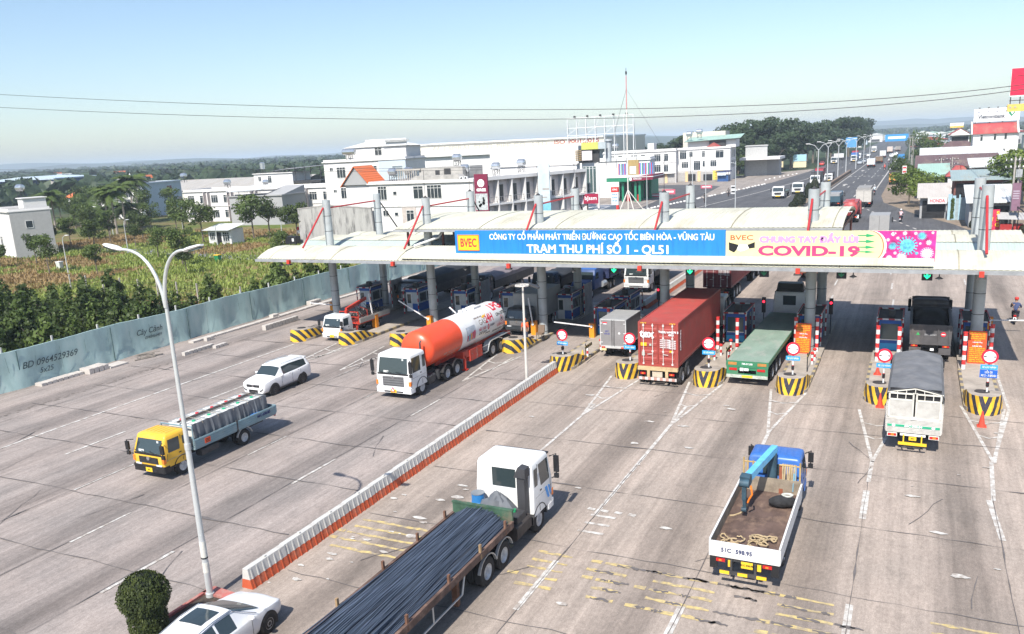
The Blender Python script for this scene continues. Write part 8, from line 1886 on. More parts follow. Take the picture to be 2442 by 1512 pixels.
t = thing('sheet_gate','pale blue sheet metal gate with ivy between the shops','gate',(4.3,139,0)); b = MB(); b.box(0,.5,0,.3,0,3.8); b.box(.55,1.0,0,.1,0,3.6); b.box(1.4,1.6,0,.3,0,3.7); part('pillar',b,M('gate_paleblue',(.35,.52,.6),.6),t); b = MB(); b.box(1.0,1.4,.02,.08,0,3.2); b.box(1.6,2.6,.02,.1,0,3.3); part('sheet',b,M('gate_steel',(.32,.40,.42),.5,var=.2),t)
b = MB(); leaves(b,300,lambda: (Vector((kr.uniform(.4,.8),-.15,kr.uniform(.3,3.2))),Vector((0,-1,0))),.2,kr); part('ivy',b,leaf_mid,t)
shed('long brown brick shed with a grey green tin roof',5.4,14.0,152,162,5.1,6.2,M_roof('tin_greygreen',(.30,.38,.38),.4),brick)
shed('white tin roof behind the long brown brick shed',8.5,16.5,166,176,6.4,7.6,tin_white,wallg)
shed('shop with a pale green tin roof behind the roadside trees',.4,5.2,178,192,4.4,6.2,tin_green,wallw); t = thing('house','small house with a red hipped tile roof among the tin roofs','house',(5.0,172,0)); b = MB(); b.box(0,3.6,0,5,0,4.6); part('wall',b,wallw,t); b = MB(); b.loft([[(-.4,-.4,4.6),(4.0,-.4,4.6),(4.0,5.4,4.6),(-.4,5.4,4.6)],[(1.2,2.2,6.4),(2.4,2.2,6.4),(2.4,2.8,6.4),(1.2,2.8,6.4)]]); part('roof',b,tile_red,t)
shed('wide shed with a dark brown roof above the tin roofs',-.2,15.2,200,214,5.2,7.2,tin_brown,wallw); shed('very wide white tin roofed hall behind the dark brown roof',.6,17.5,220,240,5.9,8.2,tin_white,wallw)
shed('green walled shop beside the far right roadside',1.0,5.0,262,280,6.0,6.6,tin_green,M('wall_mint',(.45,.62,.52),.8)); t = thing('sign_board','small red vertical sign at the far right roadside','sign',(.3,258,3.4)); b = MB(); b.box(0,1.3,0,.2,0,3.2); part('panel',b,M('sign_scarlet',(.65,.02,.05),.5),t); b = MB(); b.beam((.6,.1,-3.4),(.6,.1,0),.15); part('post',b,dark,t)
t = thing('house','house with a dark maroon hipped roof behind the white hall','house',(5,256,0)); b = MB(); b.box(0,9,0,9,0,7.2); part('wall',b,wallc,t); b = MB(); b.loft([[(-.6,-.6,7.2),(9.6,-.6,7.2),(9.6,9.6,7.2),(-.6,9.6,7.2)],[(2.5,4,9.2),(6.5,4,9.2),(6.5,5,9.2),(2.5,5,9.2)]]); part('roof',b,tin_brown,t)
t = shed('white gabled house with a red roof beyond the maroon roof',8.2,13.2,285,296,10.6,12.4,tile_red,wallw,gable=True,name='house',cat='house'); b = MB(); b.prism([(-.3,10.4),(5.3,10.4),(2.5,12.2)],'y',-.62,-.1); part('gable',b,wallw,t)
for y in (0,):
 window(t,.8,1.6,7.0,8.6,y=.5); window(t,3.0,3.8,7.0,8.6,y=.5)
# bank building with billboard
t = thing('house','tall white house with a red tile roof under the big white billboard','house',(12.0,242,0)); b = MB(); b.box(0,9.8,0,9,0,11.1); part('wall',b,wallw,t)
b = MB(); b.prism([(-.6,11.1),(4.5,13.6),(9.6,11.1),(9.6,10.95),(4.5,13.45),(-.6,10.95)],'x',-.2,9.5); part('roof',b,tile_red,t)
b = MB(); b.prism([(-.8,11.0),(4.5,14.1),(9.8,11.0)],'x',9.5,9.9); b.prism([(-.8,11.0),(4.5,14.1),(9.8,11.0)],'x',-.5,-.2); part('gable',b,wallw,t)
for x,z in ((1.6,9.3),(4.5,9.4),(6.8,9.5),(6.6,6.4),(1.2,6.2)): window(t,x,x+.5,z,z+1.4 if z > 7 else z+.8,n=1)
t = thing('billboard','large white roof billboard with dark lettering and a green emblem','billboard',(12.0,246,13.0),.0); b = MB(); b.box(0,10.0,0,.4,.9,4.1); part('panel',b,white_ink,t); b = MB(); [b.beam((x,.5,-1.5),(x,.5,3),.2) for x in (.4,3.6,6.4,9.6)]; b.beam((0,.5,.5),(10,.5,.5),.16); part('frame',b,dark,t)
fit('Vietcombank',.9,6.9,2.1,.95,M('ink_slate',(.05,.07,.09),.5,var=0),t,-.02,bold=.05)
b = MB(); b.prism([(7.5,3.3),(8.2,3.5),(8.95,3.3),(8.9,2.7),(8.25,1.9),(7.6,2.7)],'y',-.03,-.01); em = part('emblem',b,M('emblem_green',(.02,.25,.12),.5),t); b = MB(); b.prism([(8.0,3.05),(8.75,3.1),(8.35,2.35)],'y',-.04,-.032); part('emblem_heart',b,white_ink,em)
b = MB()
for k in range(5): b.box(.9+2*k,1.3+2*k,-1.0,-.8,4.2,4.4); b.beam((1.1+2*k,-.9,4.25),(1.1+2*k,.1,4.1),.05)
part('lamp',b,dark,t)
t = thing('roof_sign','small white and yellow rooftop sign beyond the gabled house','sign',(8.0,290,12.6)); b = MB(); b.box(0,3.6,0,.3,.5,1.4); part('panel',b,white,t); b = MB(); b.box(0,3.6,0,.3,0,.45); part('lower_panel',b,M('sign_gold',(.7,.5,.1),.5),t); fit('NHÀ NGHỈ',.3,3.3,.95,.55,shut,t,-.02); b = MB(); b.beam((.5,.3,-1),(.5,.3,0),.15); b.beam((3,.3,-1),(3,.3,0),.15); part('leg',b,dark,t)
t = thing('billboard','red billboard over a yellow panel at the right picture edge','billboard',(13.3,168,0),.02); b = MB(); b.box(0,9,0,.4,18.0,22.4); part('panel',b,M('billboard_red',(.72,.015,.06),.5),t); b = MB(); b.box(-.05,9.05,-.05,.45,17.8,18.0); b.box(-.08,0,-.05,.45,18.0,22.4); part('trim',b,M('trim_mint',(.6,.8,.75),.5),t); b = MB(); b.box(-.2,9,.1,.4,15.4,16.6); part('yellow_panel',b,M('billboard_yellow',(.75,.5,.12),.5,var=.15),t); b = MB(); [b.cyl((x,.05,16.1),(x,.09,16.1),.16,n=12) for x in (.25,.95)]; part('print',b,shut,t)
b = MB(); b.beam((3.2,.8,0),(3.2,.8,22),.5); [b.beam((x,.5,15.4),(x,.5,18.5),.14) for x in (.2,1.6,3)]; b.beam((0,.5,17.2),(9,.5,17.2),.12); b.tube([(.3,-.01,20.2),(.9,-.01,21.2),(5,-.01,21.3)],.05,4); part('frame',b,dark,t)
t = thing('sign_board','faded purple board leaning beside the utility poles at the right edge','sign',(11.9,123.5,0)); b = MB(); b.box(0,.08,0,4,2.7,6.4); b.box(-.9,.0,-.05,.05,2.7,6.2); part('panel',b,M('board_purple',(.22,.12,.17),.6,var=.15),t); b = MB(); b.beam((0,.1,0),(0,.1,2.8),.1); part('post',b,dark,t); b = MB()
for k in range(4): b.box(-.8,-.1,-.07,-.055,4.2+.3*k,4.35+.3*k)
part('print',b,M('print_lilac',(.42,.36,.42),.6),t)
t = thing('banner','red vertical banner with yellow letters behind the rightmost columns','banner',(8.75,124.4,0)); b = MB(); b.box(0,1.15,0,.06,.1,2.8); part('cloth',b,M('banner_red',(.62,.03,.08),.6),t)
for k,s in enumerate(('S','S','G')): text(s,.7,M('ink_yellow',(.85,.55,.03),.5,var=0),t,(.95,-.02,2.3-.75*k),bold=.03)
text('S\nỬ\nA',.62,MATS['ink_yellow'],t,(.2,-.02,1.45),bold=.03)
t = thing('stall','red food stall counter with a grey awning at the right roadside','stall',(9.9,123.4,0)); b = MB(); b.box(0,1.4,0,1,0,1.0); b.box(1.6,2.6,.2,1.1,0,1.0); part('counter',b,M('counter_red',(.36,.03,.03),.5),t); b = MB(); b.add([(-.3,-.6,1.7),(3,-.6,1.6),(3,1.6,2.3),(-.3,1.6,2.4)],[(0,1,2,3)]); part('awning',b,M('awning_grey',(.4,.39,.38),.7),t); b = MB(); [b.beam((x,-.4,0),(x,-.4,1.7),.06) for x in (0,2.8)]; part('post',b,dark,t)
for i,(x,y,s) in enumerate([(7.4,128.5,.8),(8.2,127,.7),(12.6,122.5,.7)]):
 tree('shrub',['leafy shrub at the kerb left of the rightmost columns','second leafy shrub at the kerb beside the columns','leafy shrub at the foot of the right utility poles'][i],(x,y,0),[('foliage',BS[0][1])],None,None,i,'shrub',s)
# poles, wires, far traffic, people
pole_m = M('pole_concrete',(.40,.37,.33),.85,var=.12,scale=2)
def upole(label,x,y,h,arms=1,tr=False,r=.16):
 t = thing('utility_pole',label,'utility pole',(x,y,0),0,'utility poles'); b = MB(); b.tube([(0,0,0),(0,0,h)],[r,r*.65],8); part('pole',b,pole_m,t)
 b = MB()
 for k in range(arms): b.beam((-1.1,0,h-.5-.9*k),(1.1,0,h-.5-.9*k),.1)
 part('crossarm',b,dark,t)
 b = MB()
 for k in range(arms):
  for xx in (-1,-.4,.4,1): b.cyl((xx,0,h-.45-.9*k),(xx,0,h-.22-.9*k),.05,n=6)
 part('insulator',b,white,t)
 if tr: b = MB(); b.box(-.35,.35,-.5,-.1,h-2.6,h-1.6); part('transformer',b,steel,t)
 return t
P_ = [('double concrete utility pole at the right edge, left one',11.2,125.4,9.4),('double concrete utility pole at the right edge, right one',11.75,125.8,9.4),('utility pole before the red hipped roof, left',4.2,193,7.2),('utility pole before the red hipped roof, right',6.2,193,7.3),('utility pole far along the right roadside, near one',-1.7,300,9.5),('utility pole far along the right roadside, next one',-2.4,342,10),('utility pole far along the right roadside, third',-3.6,385,9.5),('utility pole far along the right roadside, fourth',-3.2,450,9.5),('utility pole left of the highway by the sign boards',-52,375,8.5),('pale utility pole left of the highway, second',-49,400,9.6),('utility pole left of the highway, third',-54,470,9.8),('utility pole left of the highway, fourth',-50,485,10.4),('utility pole left of the highway, fifth',-44,500,10),('utility pole left of the highway, sixth',-42,450,10.4)]
for i,(l,x,y,h) in enumerate(P_): upole(l,x,y,h,2 if i < 4 else 1,i == 1)
def wire(label,pts,r=.02,name='power_line',n=24,sag=None,group='power lines'):
 t = thing(name,label,'power line',pts[0],0,group); b = MB(); q = []
 p0 = Vector(pts[0])
 if len(pts) == 2:
  a,c = Vector(pts[0]),Vector(pts[1])
  for i in range(n+1): u = i/n; v = a.lerp(c,u); v.z -= (sag or 0)*4*u*(1-u); q.append(v-p0)
 else:
  a,m_,c = [Vector(p) for p in pts]
  for i in range(n+1): u = i/n; q.append(a*(2*(u-.5)*(u-1))+m_*(4*u*(1-u))+c*(2*u*(u-.5))-p0)
 b.tube(q,r,5); part('cable',b,M('cable_black',(.03,.03,.035),.6,var=0),t); return t
W3 = [('upper of the two long power lines crossing the sky',(-94.66,60.0,22.72),(-28.75,60.0,16.75),(7.08,60.0,16.18),0.022),('lower of the two long power lines crossing the sky',(-95.11,60.0,21.36),(-28.79,60.0,16.01),(7.1,60.0,15.95),0.022),('upper of the paired cables crossing low over the far woods',(-154.2,95.0,14.74),(-88.61,95.0,12.6),(-50.13,95.0,11.55),0.022),('lower of the paired cables crossing low over the far woods',(-154.35,95.0,14.3),(-88.67,95.0,12.23),(-50.15,95.0,11.24),0.022)]
for l,a,m_,c,r in W3: wire(l,[a,m_,c],r,n=40)
for k in range(3): wire('roadside cable strung between the right utility poles, %s' % ('top','middle','lower')[k] if False else 'roadside cable strung between the right utility poles, %s' % ['top','middle','lower'][k],[(11.4+.3*k,125.5,8.9-.9*k),(5.2+.4*k,193,6.9-.7*k)],.035,sag=1.2+.6*k); wire('roadside cable from the red roof poles into the distance, %s' % ['top','middle','lower'][k],[(5.2+.4*k,193,6.9-.5*k),(-1.7,300,9.0-.5*k)],.04,sag=1.0); wire('roadside cable running off the right edge, %s' % ['top','middle','lower'][k],[(11.4+.3*k,125.5,8.9-.9*k),(16+k,96,9.5-1.2*k)],.03,sag=.8)
wire('thick bundled cable sagging past the motorbike shop',[(11.3,125.4,3.6),(3.0,172,4.2)],.09,sag=.9); wire('second bundled cable sagging at the right edge',[(11.5,125.4,3.4),(15,98,1.4)],.09,sag=.3)
# far twin street lamps
for i,(x,y) in enumerate(((-20.3,281,),(-20.5,255),(-22.0,241),(-21.5,212),(-19.9,320),(-19.9,365),(-19.9,410))):
 t = thing('street_lamp','twin-arm street lamp on the far median, %s from the toll station' % ['third','third last','second','first','fourth','fifth','sixth'][i],'street lamp',(x,y,0),0,'far street lamps'); b = MB(); b.tube([(0,0,0),(0,0,9.6)],[.16,.09],8); part('pole',b,lamp_m,t)
 for s in (-1,1): b = MB(); b.tube([(0,0,9.3),(s*.9,0,10.5),(s*2.2,0,10.9)],.07,6); a_ = part('arm',b,lamp_m,t); b = MB(); b.box(min(s*1.9,s*2.9),max(s*1.9,s*2.9),-.15,.15,10.85,11.0); part('lamp_head',b,white,a_)
for l,x,y,h in (('curved street lamp on the waste ground right of the pale house',-104.1,74,5.3),('curved street lamp in the dry grass behind the left lamp arm',-123.3,99.6,5.0),('curved street lamp farther back by the palm trunks',-153.5,121,4.6),('thin street lamp beside the white shop hut',-106.6,104,3.6),('straight street lamp before the grey windowless house',-94.0,106,4.8),('small street lamp before the grey blue house',-140.5,128,4.2)):
 t = thing('field_lamp',l,'street lamp',(x,y,0),0,'lamps on the waste ground'); b = MB(); b.tube([(0,0,0),(0,0,h*.86),(.15,0,h*.95),(.6,0,h),(1.0,0,h+.03)],[.09,.06,.05,.04,.04],8); part('pole',b,lamp_m,t); b = MB(); b.box(.8,1.35,-.12,.12,h,h+.08); part('lamp_head',b,white,t)
for i,(l,x,y,h) in enumerate((('slim pole standing on the forecourt before the corner block, left',-45.0,150,9.8),('slim pole standing on the forecourt before the corner block, middle',-36.5,150,10.2),('slim pole before the corner block, right',-38.2,168,9.3),('slim pole right of the forecourt lorries',-30.4,158,9.2))):
 t = thing('flag_pole',l,'pole',(x,y,0),0,'slim poles beyond the canopy'); b = MB(); b.tube([(0,0,0),(0,0,h)],[.10,.05],8); part('pole',b,lamp_m,t)
 if i == 3: b = MB(); b.tube([(0,0,h-.4),(-2.6,0,h+.1)],.05,6); part('arm',b,lamp_m,t)
# white painted stones and boards along the service road
st = random.Random(12)
n_ = 0
for (x0,y0,x1,y1,n) in ((-49.6,163,-43.2,203,22),(-43,206,-37.8,243,14),(-41.5,262,-36.0,300,8)):
 t = thing('kerb_stones','line of white painted stones on the forecourt edge, %s stretch' % ['nearest','middle','farthest'][n_],'stones',(x0,y0,0)); n_ += 1; b = MB()
 for k in range(n): u = k/n; x,y = (x1-x0)*u+st.uniform(-.2,.2),(y1-y0)*u; b.lathe([(.3,0),(.34,.15),(.2,.32),(0,.34)],8,c=(x,y,0))
 part('stones',b,M('stone_white',(.68,.66,.63),.8,var=.1),t)
def board(label,x,y,w,h,z,col,rows=0,ink=None,name='sign_board',sub=None):
 t = thing(name,label,'sign',(x,y,0)); b = MB(); b.box(-w/2,w/2,0,.15,z,z+h); part('panel',b,M('board_%s' % '_'.join('%02d' % int(c*99) for c in col),col,.5,var=.05),t); b = MB(); [b.beam((s*w*.4,.1,0),(s*w*.4,.1,z),.1) for s in (-1,1)]; part('post',b,dark,t)
 if rows:
  b = MB()
  for k in range(rows): b.box(-w*.38,w*.38,-.03,-.008,z+h*(k+.35)/rows,z+h*(k+.7)/rows)
  part('print',b,ink or white_ink,t)
 if sub: b = MB(); b.box(-w/2,w/2,0,.15,z-h*.95,z-.15); part('lower_panel',b,sub,t)
board('low red and white board on the forecourt near the station',-56.5,196,2.6,.8,.3,(.6,.1,.16),1); board('low red board farther along the forecourt',-51,225,3.0,.8,.3,(.6,.1,.16),1); board('small white board on the forecourt island',-52.2,186,1.0,1.1,.2,(.65,.65,.65)); board('white notice board at the service road corner',-39.8,204,1.1,2.0,.1,(.65,.65,.65),2,black_ink)
board('red banner below the petrol canopy',-54.5,200,3.2,1.2,.6,(.62,.12,.18),1); board('small red and white board among the roadside trees',-48,316,3.4,1.8,3.0,(.55,.08,.14),1); board('yellow notice board among the roadside trees',-46.0,320,3.0,2.2,1.4,(.7,.6,.35),1,shut); board('sky blue board over a yellow board left of the highway',-39.5,326,4.6,2.4,3.2,(.35,.58,.68),0,None,sub=M('board_lemon',(.7,.62,.4),.5))
board('red topped blue board far along the highway',-29.5,420,7,4.5,5.5,(.1,.32,.62)); board('blue direction board over the far carriageway',-14,620,14,4.5,4.2,(.03,.28,.68),1); board('white arrow direction board on the far median',-28,350,3.6,1.6,3.2,(.66,.66,.66)); board('white sign among the roadside trees at the right',-2.8,214,.9,1.8,3.2,(.7,.66,.64),2,red_ink); board('yellow shop board above the roadside trees',2.6,196,3.6,1.2,3.6,(.7,.45,.1),1)
# far vehicles --------------------------------------------------------------
far_n = {}
def simple_truck(label,x,y,rz,L_,w,cabc,bedc,hb=1.2,box=False,cab_h=2.6,name='distant_truck',load=None):
 t = thing(name,label,'truck',(x,y,.03),rz); cm = M('paint_%s' % '_'.join('%02d' % int(c*99) for c in cabc),cabc,.4,var=.05); bm_2 = M('paint_%s' % '_'.join('%02d' % int(c*99) for c in bedc),bedc,.5,var=.1)
 b = MB(); b.loft([rrect(-1.8,0,w/2,.08,.6),rrect(-1.8,0,w/2,.1,1.5),rrect(-1.75,-.25,w/2-.08,.12,cab_h-.1),rrect(-1.6,-.45,w/2-.2,.15,cab_h)]); part('cab',b,cm,t)
 b = MB(); b.add([(-w/2+.15,-.0,1.55),(w/2-.15,-.0,1.55),(w/2-.22,-.2,cab_h-.25),(-w/2+.22,-.2,cab_h-.25)],[(0,1,2,3)]); part('windshield',b,glass,t)
 for s in (-1,1): b = MB(); b.box(s*(w/2+.0)-.01,s*(w/2)+.01,-1.2,-.35,1.55,cab_h-.35); part('side_window',b,glass,t); b = MB(); b.box(s*(w/2+.2)-.08,s*(w/2+.2)+.08,-.05,.05,1.5,2.2); part('mirror',b,black,t); b = MB(); b.box(s*w*.33-.2,s*w*.33+.2,0,.04,.75,.95); part('headlight',b,clear_lens,t)
 b = MB(); b.box(-w*.3,w*.3,0,.03,.85,1.35); part('grille',b,dark,t); b = MB(); b.box(-w*.2,w*.2,.02,.05,.5,.7); part('licence_plate',b,yellow_m,t)
 b = MB(); b.box(-w/2-.03,w/2+.03,-L_,-2.0,1.05,1.05+hb)
 if not box and hb > .9: b.box(-w/2-.08,w/2+.08,-L_-.05,-1.95,1.05+hb,1.12+hb)
 part('box' if box else 'bed',b,bm_2,t); chassis(t,-.5,-L_,.8)
 if load: b = MB(); b.box(-w/2+.1,w/2-.1,-L_+.1,-2.1,1.05+hb+.07,1.05+hb+.5); part('load',b,load,t)
 for y_ in (-1.1,-L_+1.3): axle_pair(t,y_,w/2,.48,.28)
 if rz == 0:
  tail_lamps(t,w/2-.25,-L_,.75); b = MB(); b.box(-.015,.015,-L_-.012,-L_-.003,1.1,1.05+hb-.05); part('door_seam',b,dark,t)
 return t
simple_truck('white flatbed lorry coming toward the toll on the left far carriageway, nearest',-26.9,186.6,PI,9,2.5,(.75,.75,.74),(.10,.14,.12),.35)
simple_truck('white flatbed lorry behind the nearest one on the far carriageway',-24.4,199,PI,9,2.5,(.75,.75,.74),(.06,.06,.065),.5)
simple_truck('white truck with dark canvas box behind the two flatbeds',-24.0,230,PI,8,2.4,(.76,.76,.75),(.07,.07,.075),2.2)
simple_truck('white light truck with small box right of the canvas truck',-21.9,243,PI,6,2.1,(.76,.76,.75),(.10,.10,.11),1.6,cab_h=2.3)
simple_truck('red truck behind the canvas truck on the left far carriageway',-26.4,262,PI,8,2.4,(.5,.05,.07),(.3,.05,.06),1.8)
simple_truck('dark canvas truck with white cab near the road signs',-31.5,371,PI,10,2.5,(.72,.72,.72),(.05,.05,.06),2.6,cab_h=2.9)
simple_truck('white and blue container truck far on the left carriageway',-24.8,385,PI,11,2.5,(.76,.76,.76),(.05,.15,.4),2.7,True,2.9)
simple_truck('white high truck far away on the right carriageway',-15.3,334,0,8,2.5,(.75,.75,.75),(.66,.66,.66),2.0,True)
simple_truck('brown loaded truck far away on the right carriageway',-14.0,368,0,9,2.6,(.2,.2,.2),(.22,.15,.10),1.5)
simple_truck('white box van farther along the right carriageway',-15.0,430,0,7,2.4,(.75,.75,.75),(.7,.7,.7),2.2,True)
simple_truck('cream tanker like truck at the far right carriageway',-14.1,500,0,9,2.6,(.6,.55,.5),(.62,.52,.46),2.4,True)
simple_truck('red truck far away on the left carriageway by the red topped board',-27.5,430,PI,9,2.5,(.55,.04,.06),(.5,.04,.06),2.4,True)
simple_truck('grey box truck leaving the toll just beyond the canopy',-4.05,121.5,0,6.5,2.3,(.4,.4,.4),(.33,.32,.31),2.0,True,2.4)
simple_truck('dark blue truck with a pale tail gate right beyond the canopy',-13.6,170,0,8,2.3,(.08,.14,.2),(.05,.10,.13),1.0,load=M('load_grey',(.3,.3,.3),.8))
simple_truck('white truck with a canvas hood ahead of the red tanker',-8.5,171,0,9.5,2.5,(.7,.7,.68),(.50,.47,.43),2.0,load=M('hood_grey',(.28,.27,.26),.8))
simple_truck('orange loaded truck half hidden by the bright roadside tree',-5.0,234,0,9,2.5,(.7,.35,.1),(.75,.38,.10),1.5,load=M('load_dark',(.06,.05,.05),.9))
simple_truck('blue truck at the far right roadside',-6.5,385,0,8,2.4,(.05,.22,.5),(.05,.25,.55),1.5); simple_truck('white bus-like van far down the left carriageway',-25.0,412,PI,8,2.4,(.76,.76,.76),(.74,.74,.74),1.7,True); simple_truck('pale truck beyond the white van on the left carriageway',-23.2,520,PI,9,2.5,(.7,.7,.7),(.66,.66,.66),2.3,True); simple_truck('white truck farthest on the right carriageway',-10.8,530,0,9,2.5,(.7,.7,.7),(.3,.28,.26),1.8)
# red tanker truck beyond canopy
t = thing('tank_lorry','red cement tank lorry seen from behind just beyond the canopy end','tanker truck',(-8.9,143.5,.03),0); rl = M('tank_lorry_red',(.38,.06,.06),.45,var=.1,dirt=(.4,.3,.28),damt=.4)
cab(t,2.4,1.8,.6,2.8,rl,grille='none'); chassis(t,-.5,-8.6,.85); axle_pair(t,-1.3,1.15,.5); axle_pair(t,-5.8,1.15,.5,dual=True); axle_pair(t,-7.1,1.15,.5,dual=True); mudguard(t,-7.1,.5,1.2,white,.4)
b = MB(); b.lathe([(0,-8.9),(.7,-8.85),(1.05,-8.6),(1.12,-8.2),(1.12,-2.6),(.9,-2.3),(0,-2.2)],28,c=(0,0,2.15),axis='y'); tk = part('tank',b,rl,t); b = MB(); b.box(-1.0,1.0,-8.2,-2.6,2.95,3.2); b.box(-.5,.5,-7.5,-6.5,3.2,3.4); part('top_deck',b,rl,t); b = MB(); b.box(-.4,.4,-6.2,-5.4,3.2,3.3); part('hatch',b,dark,t); text('CL',.8,white_ink,tk,(0,-8.93,2.0),bold=.03); tail_lamps(t,.9,-8.8,.9)
# far cars
def far_car(label,x,y,rz,col):
 far_n['n'] = far_n.get('n',0)+1
 return suv(label,(x,y,.03),rz,M('carpaint_%d' % far_n['n'],col,.3,var=0),None,False)
far_car('silver car beside the white truck far on the left carriageway',-20.9,358,PI,(.35,.38,.42)); far_car('grey car behind the silver car far away',-20.2,372,PI,(.3,.32,.36)); far_car('white car far away on the right carriageway, left of two',-11.5,433,0,(.75,.75,.76)); far_car('white car far away on the right carriageway, right of two',-10.2,453,0,(.75,.75,.76)); far_car('dark car far on the left carriageway',-25.2,466,PI,(.12,.13,.15)); far_car('white car far on the left carriageway',-22.5,451,PI,(.72,.72,.74)); far_car('silver car at the far end of the left carriageway',-23.4,545,PI,(.4,.4,.42)); far_car('grey car at the far end of the right carriageway',-13.4,560,0,(.3,.3,.32)); far_car('red car parked by the far left roadside',-35.0,358,PI,(.55,.05,.04))
# motorbikes with riders ----------------------------------------------------
def skin_fig(pts,edges,rad,name,mat,parent):
 me = bpy.data.meshes.new(name); me.from_pydata(pts,edges,[]); me.materials.append(mat); o = bpy.data.objects.new(name,me); COL.objects.link(o); o.parent = parent
 m_ = o.modifiers.new('skin','SKIN'); me.skin_vertices.new() if not me.skin_vertices else None
 for v,r in zip(me.skin_vertices[0].data,rad): v.radius = (r,r)
 me.skin_vertices[0].data[0].use_root = True
 s = o.modifiers.new('sub','SUBSURF'); s.levels = 1; s.render_levels = 1; return o
skinm = M('skin',(.35,.2,.13),.6,var=.05)
def rider(label,bike_label,x,y,rz,shirt,helmet,trousers=(.03,.03,.05),sc=1,bikec=(.05,.05,.06),z=.03):
 t = thing('motorbike',bike_label,'motorbike',(x,y,z),rz,'motorbikes'); bm3 = M('bike_%s' % '_'.join('%02d' % int(c*99) for c in bikec),bikec,.4,var=.05)
 for yy in (.62,-.62):
  b = MB(); n = 20; rings = []
  for k in range(n): a = 2*PI*k/n; rings.append([(.05*math.cos(q),yy+(.25+.05*math.sin(q))*math.cos(a),.30+(.25+.05*math.sin(q))*math.sin(a)) for q in [2*PI*j/8 for j in range(8)]])
  b.loft(rings+[rings[0]],cap0=False,cap1=False); w_ = part('wheel',b,tyre_m,t); b = MB(); b.cyl((-.02,yy,.3),(.02,yy,.3),.2,n=14); part('rim',b,rim_m,w_)
 b = MB(); b.loft([[(sx*.12,.35,.45),(sx*.13,.3,.7),(sx*.1,.45,.95)] for sx in (-1,1)]); b.loft([rrect(-.75,.05,.13,.08,.55),rrect(-.8,.1,.15,.08,.72)]); b.box(-.1,.1,-.3,.4,.28,.5); part('body',b,bm3,t); b = MB(); b.loft([rrect(-.72,.02,.13,.08,.72),rrect(-.7,.0,.11,.08,.80)]); part('seat',b,black,t)
 b = MB(); b.tube([(0,.68,.3),(0,.45,.95),(0,.42,1.02)],.035,6); b.tube([(-.33,.32,1.05),(0,.42,1.0),(.33,.32,1.05)],.02,6); [b.tube([(s*.3,.36,1.05),(s*.36,.38,1.25)],.012,4) for s in (-1,1)]; part('handlebar',b,black,t); b = MB(); b.box(-.08,.08,-.82,-.78,.6,.7); part('tail_lamp',b,red_lens,t); b = MB(); b.box(-.1,.1,-.84,-.82,.4,.54); part('licence_plate',b,white_ink,t)
 p = thing('person',label,'person',(x,y,z),rz)
 pts = [(0,-.25,.86),(0,-.22,1.1),(0,-.14,1.36),(0,-.1,1.48),(0,-.07,1.58)]; ed = [(0,1),(1,2),(2,3),(3,4)]; rad = [.155,.145,.165,.065,.07]
 for s in (-1,1):
  k = len(pts); pts += [(s*.2,-.13,1.38),(s*.29,.06,1.18),(s*.31,.28,1.07),(s*.1,-.2,.84),(s*.17,.2,.8),(s*.16,.12,.36),(s*.16,.24,.30)]; ed += [(2,k),(k,k+1),(k+1,k+2),(0,k+3),(k+3,k+4),(k+4,k+5),(k+5,k+6)]; rad += [.075,.055,.04,.10,.085,.055,.05]
 skin_fig(pts,ed,rad,'body',skinm,p)
 spts = pts[:4]; sed = [(0,1),(1,2),(2,3)]; srad = [.17,.16,.18,.075]
 for s,k in ((-1,5),(1,12)): a = len(spts); spts += [pts[k],pts[k+1],tuple(Vector(pts[k+1]).lerp(Vector(pts[k+2]),.8))]; sed += [(2,a),(a,a+1),(a+1,a+2)]; srad += [.09,.07,.052]
 skin_fig(spts,sed,srad,'shirt',M('shirt_%s' % '_'.join('%02d' % int(c*99) for c in shirt),shirt,.8,var=.1),p)
 tpts = [pts[0],(0,-.25,.95)]; ted = [(0,1)]; trad = [.17,.165]
 for k in (8,15): a = len(tpts); tpts += [pts[k],pts[k+1],pts[k+2]]; ted += [(0,a),(a,a+1),(a+1,a+2)]; trad += [.115,.098,.068]
 skin_fig(tpts,ted,trad,'trousers',M('trousers_%s' % '_'.join('%02d' % int(c*99) for c in trousers),trousers,.8,var=.1),p)
 b = MB(); b.lathe([(.0,-.11),(.07,-.1),(.098,-.02),(.105,.06),(.09,.13),(0,.16)],14,c=(0,-.05,1.66)); part('head',b,skinm,p); b = MB(); b.lathe([(.125,0),(.14,.03),(.135,.10),(.1,.17),(0,.2)],16,c=(0,-.06,1.68)); b.box(-.1,.1,.05,.13,1.70,1.72); part('helmet',b,M('helmet_%s' % '_'.join('%02d' % int(c*99) for c in helmet),helmet,.3,var=0),p)
 b = MB(); b.box(-.015,.015,.045,.075,1.62,1.66); b.box(-.06,-.03,.038,.05,1.66,1.675); b.box(.03,.06,.038,.05,1.66,1.675); b.box(-.03,.03,.035,.046,1.585,1.595); part('face',b,M('face_dark',(.2,.1,.07),.6),p)
 for s in (-1,1):
  b = MB(); c = Vector((s*.31,.30,1.065)); b.loft([[tuple(c+Vector((.04*math.cos(a),dy,.03*math.sin(a)))) for a in [2*PI*j/8 for j in range(8)]] for dy in (-.05,.03)])
  for f in range(4): b.tube([c+Vector((-.03+.02*f,.03,.02)),c+Vector((-.03+.02*f,.075,.012)),c+Vector((-.03+.02*f,.07,-.03)),c+Vector((-.03+.02*f,.035,-.04))],.0095,5)
  b.tube([c+Vector((-s*.04,-.01,0)),c+Vector((-s*.055,.03,-.02)),c+Vector((-s*.04,.05,-.035))],.0105,5); part('hand',b,skinm,p)
 if sc != 1: t.scale = p.scale = (sc,)*3
 return t
